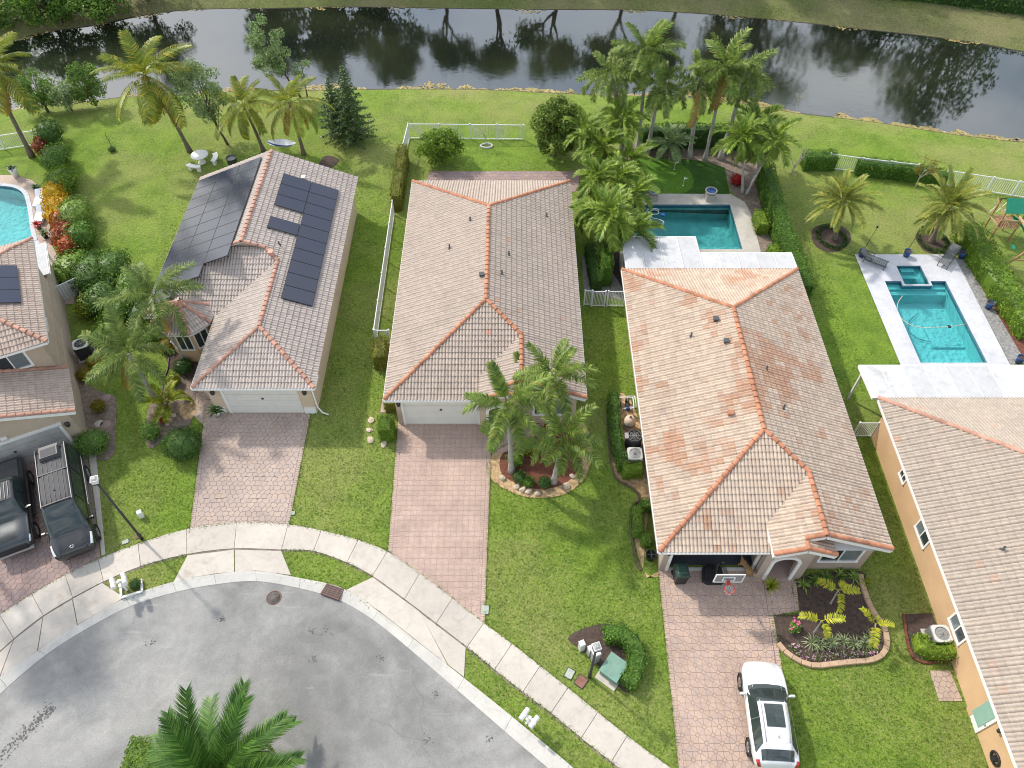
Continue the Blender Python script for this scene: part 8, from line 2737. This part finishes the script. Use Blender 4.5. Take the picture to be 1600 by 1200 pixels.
# picnic table, fire bowl, hammock on the left back lawn
t = thing('picnic_table', 'round white concrete table on the back lawn', 'table', (*(-23.65, 49.77), 0))
m = MB(); m.lathe([(0, 0.74), (0.62, 0.74), (0.66, 0.70), (0.62, 0.66), (0, 0.66)], n=22); m.build('table_top', M['white'], t)
m = MB(); m.lathe([(0.30, 0), (0.26, 0.1), (0.14, 0.2), (0.13, 0.5), (0.26, 0.66)], n=14); m.build('pedestal', M['white'], t)
for (a0, txt) in ((R(255), 'nearer'), (R(5), 'right-hand')):
    t = thing('curved_bench', 'curved white bench at the round table, the %s one' % txt, 'bench', (*(-23.65, 49.77), 0), 0, 'curved white benches')
    m = MB()
    n = 10
    vs, fs = [], []
    for k in range(n + 1):
        a = a0 - 0.5 + k / n
        for r_, z in ((0.92, 0.38), (1.28, 0.38), (1.28, 0.46), (0.92, 0.46)):
            vs.append((r_ * math.cos(a), r_ * math.sin(a), z))
    for k in range(n):
        for j in range(4):
            fs.append((k * 4 + j, k * 4 + (j + 1) % 4, (k + 1) * 4 + (j + 1) % 4, (k + 1) * 4 + j))
    m.add(vs, fs); m.add(vs, [(0, 1, 2, 3), (n * 4 + 3, n * 4 + 2, n * 4 + 1, n * 4)])
    m.build('seat', M['white'], t)
    for da in (-0.33, 0.33):
        m = MB(); m.box((1.1 * math.cos(a0 + da), 1.1 * math.sin(a0 + da), 0.19), (0.18, 0.26, 0.38), a0 + da); m.build('leg', M['white'], t)
t = thing('fire_pit', 'round dark fire pit drum behind the solar roof', 'fire pit', (*(-21.27, 49.61), 0))
m = MB(); m.lathe([(0.36, 0), (0.38, 0.5), (0.42, 0.55), (0.36, 0.55), (0.33, 0.1), (0, 0.1)], n=16); m.build('drum', M['darkgrey'], t)
m = MB(); m.lathe([(0.0, 0.44), (0.34, 0.44)], n=16); m.build('grate', M['grey'], t)
pa2, pb2 = Vector((*(-19.26, 51.26), 0)), Vector((*(-16.07, 50.85), 0))
t = thing('hammock', 'white and blue striped hammock slung between two palms', 'hammock', (pa2.x, pa2.y, 0))
d = pb2 - pa2
d = Vector((d.x, d.y, 0)); Lh = d.length; d.normalize(); s_ = Vector((-d.y, d.x, 0))
def ham(f, w): 
    return d * (Lh * f) + s_ * w + Vector((0, 0, 0.55 + 2.6 * (f - 0.5) ** 2 + 0.35 * (w / 0.5) ** 2))
m = MB(); vs = []
n = 14
for k in range(n + 1):
    f = 0.16 + 0.68 * k / n
    wd = 0.5 * math.sin(math.pi * (0.12 + 0.76 * k / n))
    for j in range(9): vs.append(ham(f, wd * (j / 4 - 1)))
for j in range(8):
    m.add(vs, [(k * 9 + j, k * 9 + j + 1, (k + 1) * 9 + j + 1, (k + 1) * 9 + j) for k in range(n)], 1 if j in (3, 4) else 0, True)
m.build('cloth', [M['cloth_white'], M['cloth_blue']], t)
m = MB(); m.tube([ham(0.16, 0), d * 0.12 + Vector((0, 0, 1.45))], 0.015, 5); m.tube([ham(0.84, 0), d * (Lh - 0.12) + Vector((0, 0, 1.45))], 0.015, 5); m.build('rope', M['cloth_white'], t)

# left pool yard
t = potted((-37.11, 48.01), 0.28, 0.75, 'white', 'l_dark', 'tall white planter with a dark plant behind the curved pool', 0.03, 22, 0.55)
for (xy, txt) in (((-34.06, 44.83), 'far'), ((-33.31, 43.10), 'near')):
    t = thing('sunbed', 'white cushioned sunbed beside the yellow crotons, the %s one' % txt, 'sunbed', (xy[0], xy[1], 0.04), R(100), 'white sunbeds')
    m = MB(); m.box((0, 0, 0.2), (1.5, 0.62, 0.08)); m.build('frame', M['lightgrey'], t)
    for x in (-0.65, 0.65):
        for y in (-0.26, 0.26):
            m = MB(); m.box((x, y, 0.08), (0.05, 0.05, 0.16)); m.build('leg', M['lightgrey'], t)
    m = MB(); m.box((-0.2, 0, 0.29), (1.05, 0.58, 0.10)); m.build('mattress', M['cloth_white'], t)
    m = MB(); m.bar((0.33, 0, 0.30), (0.85, 0, 0.62), 0.58, 0.09); m.build('back_cushion', M['cushion'], t)
potted((-34.77, 46.16), 0.2, 0.35, 'black', 'l_dark', 'dark pot with a spiky plant at the end of the sunbeds', 0.04, 16, 0.5)
potted((-33.06, 41.99), 0.2, 0.35, 'iron', 'l_red', 'brown pot with a reddish plant behind the near sunbed', 0.04, 16, 0.5)
potted((-32.21, 41.04), 0.2, 0.35, 'black', 'l_dark', 'dark pot at the crotons beside the near sunbed', 0.04, 16, 0.5)
t = thing('side_gate', 'grey slatted gate panel in the paved corner of the two-storey house', 'gate', (*(-28.78, 34.94), 0), R(40))
m = MB(); m.box((1.0, 0, 0.6), (2.0, 0.04, 1.2)); m.build('panel', M['lightgrey'], t)
m = MB(); m.bar((0, 0, 1.22), (2.0, 0, 1.22), 0.05, 0.06); m.build('rail', M['fence'], t)
for k in range(10):
    m = MB(); m.box((0.1 + k * 0.2, -0.035, 0.6), (0.05, 0.02, 1.15)); m.build('slat', M['fence'], t)
for (xy, r_, txt) in (((-23.44, 27.05), 0.28, 'far'), ((-22.85, 25.14), 0.32, 'near'), ((-23.24, 25.23), 0.25, 'grey, half hidden')):
    t = thing('stepping_stone', 'round reddish stepping stone in the gravel bed, the %s one' % txt if txt[0] != 'g' else 'round grey stepping stone beside the reddish near one in the gravel bed', 'stepping stone', (xy[0], xy[1], 0.01), 0, 'round stepping stones')
    m = MB(); m.lathe([(0, 0.045), (r_ - 0.03, 0.045), (r_, 0.02), (r_, 0)], n=20); m.build('slab', M['paver_red'] if txt[0] != 'g' else M['concrete'], t)
rr = random.Random(4)
def rock(xy, r, label, group, mat='rock', z0=0.0, flat=0.6):
    t = thing('rock', label, 'rock', (xy[0], xy[1], z0), rr.uniform(0, 3), group)
    vs, fs = ball_core((0, 0, r * flat * 0.55), (r, r * rr.uniform(0.65, 0.9), r * flat), 0.45, rr.uniform(0, 99), 9, 6, zmin=-0.02)
    m = MB(); m.add(vs, fs); m.build('stone', M[mat], t)
for (xy, r_, txt) in (((0.57, 20.90), 0.22, 'left of the pale pair at the front of the round bed'), ((0.88, 20.79), 0.20, 'right of the pale pair at the front of the round bed'), ((-0.51, 21.61), 0.2, 'flat one near the driveway in the round bed'),
                      ((0.27, 21.10), 0.2, 'orange-tan one left of the pale pair'), ((1.35, 20.67), 0.2, 'flat grey one right of the pale pair'), ((2.88, 21.14), 0.2, 'white one at the right of the round bed'), ((3.21, 21.73), 0.18, 'small white one higher at the right of the round bed')):
    rock(xy, r_, 'rock, ' + txt, 'rocks round the palm bed', z0=0.01)
for (xy, r_, txt) in (((-7.95, 25.45), 0.22, 'furthest'), ((-7.98, 24.79), 0.22, 'second'), ((-7.83, 24.09), 0.24, 'third'), ((-7.06, 23.84), 0.26, 'nearest the driveway')):
    rock(xy, r_, 'flat tan rock in the lawn beside the closed garage, ' + txt, 'tan stepping rocks', z0=0.0, flat=0.25)
for (xy, r_, txt) in (((-19.81, 24.96), 0.14, 'left'), ((-19.37, 25.18), 0.16, 'middle'), ((-19.17, 25.76), 0.16, 'right'), ((-20.00, 27.42), 0.14, 'white, by the lime bush')):
    rock(xy, r_, 'small pale rock in the bed beside the entry path, ' + txt, 'rocks by the entry path', 'rock', 0.01)
# tan kerb round the flower bed, dark edgings
def edging(pts, w, h, mat, label, name='garden_edging', closed=False, piece=0.42):
    p = [Vector((a[0], a[1], 0)) for a in smooth(pts, 6, closed)]
    if closed: p.append(p[0])
    p = resample(p, piece)
    o = p[0].copy()
    t = thing(name, label, 'garden edging', (o.x, o.y, 0))
    for a, b in zip(p, p[1:]):
        d = (b - a).normalized()
        e0, e1 = a - o + d * 0.0015, b - o - d * 0.0015
        s_ = Vector((-d.y, d.x, 0)) * (w / 2)
        m = MB()
        ext = d * (w * 0.10)
        q = [e0 - s_, e1 - s_, e1 + s_, e0 + s_]
        m.add([(v.x, v.y, -0.02) for v in q] + [(v.x, v.y, h * 0.8) for v in q] + [(v.x * 0.85 + (e0 + e1).x / 2 * 0.15, v.y * 0.85 + (e0 + e1).y / 2 * 0.15, h) for v in q],
              [(0, 1, 5, 4), (1, 2, 6, 5), (2, 3, 7, 6), (3, 0, 4, 7), (4, 5, 9, 8), (5, 6, 10, 9), (6, 7, 11, 10), (7, 4, 8, 11), (8, 9, 10, 11)])
        m.build('edging_stone', mat, t)
    return t
edging([(12.24, 12.74), (12.48, 12.35), (12.89, 12.01), (13.39, 11.77), (13.93, 11.72), (14.56, 11.80), (15.39, 11.89), (16.17, 11.95), (16.74, 12.12), (17.15, 12.50), (17.32, 12.98), (17.35, 13.46), (17.17, 13.95), (17.00, 14.52), (16.94, 15.25), (16.99, 16.18)], 0.24, 0.16, M['edging'], 'tan concrete edging curving round the flower bed')
edging([(5.56, 26.77), (5.37, 25.32), (5.34, 23.58), (5.40, 22.13), (5.65, 21.45), (6.27, 21.10), (6.66, 20.67), (6.61, 20.17), (6.18, 19.91), (6.03, 19.05), (6.04, 17.79), (6.11, 16.92), (6.30, 16.31)], 0.10, 0.12, M['bark'], 'brown edging winding along the equipment bed')
edging([(-20.67, 30.07), (-20.46, 29.07), (-20.54, 28.28), (-20.29, 27.52)], 0.06, 0.10, M['black'], 'black plastic edging between lawn and shrub bed')
edging([(18.47, 14.14), (18.28, 12.01), (20.08, 12.01)], 0.12, 0.10, M['mulch_red'], 'dark timber edging round the cooler at the apricot wall')
edging(smooth([(-2.45, 51.94), (-2.01, 52.20), (-1.55, 52.03), (-1.60, 51.69), (-2.09, 51.60), (-2.45, 51.77)], 3, True), 0.10, 0.12, M['lightgrey'], 'small pale ring round the thin bare tree', closed=True, piece=0.3)

# dog at the garage threshold
def skin_mesh(name, verts, edges, radii, mat, parent):
    me = bpy.data.meshes.new(name)
    me.from_pydata([tuple(v) for v in verts], edges, [])
    o = bpy.data.objects.new(name, me)
    link(o, parent)
    md = o.modifiers.new('skin', 'SKIN')
    for i, r_ in enumerate(radii):
        me.skin_vertices[0].data[i].radius = (r_, r_)
    me.skin_vertices[0].data[0].use_root = True
    ss = o.modifiers.new('sub', 'SUBSURF'); ss.levels = 1; ss.render_levels = 2
    me.materials.append(mat)
    return o
t = thing('dog', 'tan dog stepping out of the open garage', 'dog', (*(11.38, 16.31), 0.05), R(-68))
V = [(-0.30, 0, 0.50), (0.0, 0, 0.48), (0.28, 0, 0.52), (0.42, 0, 0.66), (0.52, 0, 0.74), (0.66, 0, 0.70),
     (-0.45, 0, 0.56), (-0.62, 0.05, 0.66),
     (0.28, 0.10, 0.38), (0.29, 0.10, 0.20), (0.30, 0.10, 0.03), (0.35, 0.10, 0.02),
     (0.28, -0.10, 0.38), (0.26, -0.10, 0.20), (0.22, -0.10, 0.03), (0.27, -0.10, 0.02),
     (-0.30, 0.10, 0.38), (-0.24, 0.11, 0.28), (-0.36, 0.11, 0.18), (-0.33, 0.11, 0.03), (-0.28, 0.11, 0.02),
     (-0.30, -0.10, 0.38), (-0.28, -0.11, 0.28), (-0.40, -0.11, 0.18), (-0.38, -0.11, 0.03), (-0.33, -0.11, 0.02)]
E_ = [(0, 1), (1, 2), (2, 3), (3, 4), (4, 5), (0, 6), (6, 7), (2, 8), (8, 9), (9, 10), (10, 11), (2, 12), (12, 13), (13, 14), (14, 15), (0, 16), (16, 17), (17, 18), (18, 19), (19, 20), (0, 21), (21, 22), (22, 23), (23, 24), (24, 25)]
Rr = [0.14, 0.14, 0.16, 0.10, 0.095, 0.045, 0.035, 0.02] + [0.07, 0.04, 0.03, 0.035] * 2 + [0.08, 0.06, 0.035, 0.028, 0.035] * 2
skin_mesh('body', V, E_, Rr, M['dog'], t)
m = MB()
for s_ in (-1, 1): m.add([(0.46, s_ * 0.06, 0.80), (0.54, s_ * 0.08, 0.80), (0.47, s_ * 0.13, 0.70)], [(0, 1, 2)]); m.add([(0.46, s_ * 0.065, 0.79), (0.54, s_ * 0.085, 0.79), (0.47, s_ * 0.135, 0.69)], [(2, 1, 0)])
m.build('ear', M['bark'], t)
m = MB(); m.lathe([(0, -0.02), (0.022, 0), (0, 0.02)], (0.70, 0, 0.71), 8)
for s_ in (-1, 1): m.lathe([(0, -0.012), (0.014, 0), (0, 0.012)], (0.585, s_ * 0.055, 0.775), 6)
m.build('nose', M['black'], t)

# ================================================================ GRASS BLADES
def in_np(P, poly):
    x, y = P[:, 0], P[:, 1]
    c = np.zeros(len(P), bool)
    n = len(poly)
    for i in range(n):
        x1, y1 = poly[i][0], poly[i][1]
        x2, y2 = poly[(i + 1) % n][0], poly[(i + 1) % n][1]
        if y1 == y2: continue
        c ^= ((y1 > y) != (y2 > y)) & (x < (x2 - x1) * (y - y1) / (y2 - y1) + x1)
    return c
def rect(x0, y0, x1, y1): return [(x0, y0), (x1, y0), (x1, y1), (x0, y1)]
def loc0(x, y): return (-24.25 + x * math.cos(RZ0) - y * math.sin(RZ0), 26.70 + x * math.sin(RZ0) + y * math.cos(RZ0))
SOLID = [rect(-6.4, 25.1, 3.6, 43.3), rect(7.15, 16.2, 17.1, 38.5), rect(-17.0, 26.0, -11.0, 43.9), rect(-21.0, 31.3, -17, 43.9), rect(19.9, -5, 32, 27.5),
         [loc0(-11, -2.7), loc0(-0.4, -2.7), loc0(-0.4, 12), loc0(-11, 12)], d0, s0, d1, w1, d2, w2, d3, w3, p2, p2b, p4, SW_L + SW_R[::-1], POOL3, POOL4, SPA4, POOL0, deck3, deck4, deck0, BED3, BED2] + BEDS + APRONS
rs = np.random.default_rng(77)
k = 150000
P = np.stack([rs.uniform(-24, 21, k), rs.uniform(7.2, 50, k)], 1)
keep = rs.uniform(0, 1, k) < np.clip(1.25 - (P[:, 1] - 8) / 45, 0.25, 1)
ok = keep & in_np(P, lawn_outer)
for q in SOLID:
    ok &= ~in_np(P, q)
P = P[ok]
# a fringe that creeps over the paving edges
E = []
for line in (SW_L, SW_R[5:7], SW_R[8:12], SW_R[14:], CURB_B[4:6], CURB_B[8:11], CURB_B[13:], [d1[1], d1[2]], [d1[0], d1[3]], [d2[1], d2[2]], [d2[0], d2[3]], [d3[2], d3[3]], [d3[4], d3[0]], BED2, BED3):
    for a, b in zip(line, line[1:]):
        L = math.dist(a[:2], b[:2])
        for _ in range(int(L * 38)):
            u = rs.uniform()
            E.append((a[0] + (b[0] - a[0]) * u + rs.normal() * 0.045, a[1] + (b[1] - a[1]) * u + rs.normal() * 0.045))
P = np.concatenate([P, np.array(E)])
n = len(P)
z = np.full(n, 0.035)
Nn = rs.normal(size=(n, 3)) * 0.75 + np.array([0, 0, 0.7])
o = inst('grass', leaf_mesh('grass', np.column_stack([P, z]), Nn, rs.uniform(0.07, 0.16, n), rs.uniform(0.02, 0.045, n), M['l_grass'], None, rs, 0.15))
o['kind'] = 'stuff'
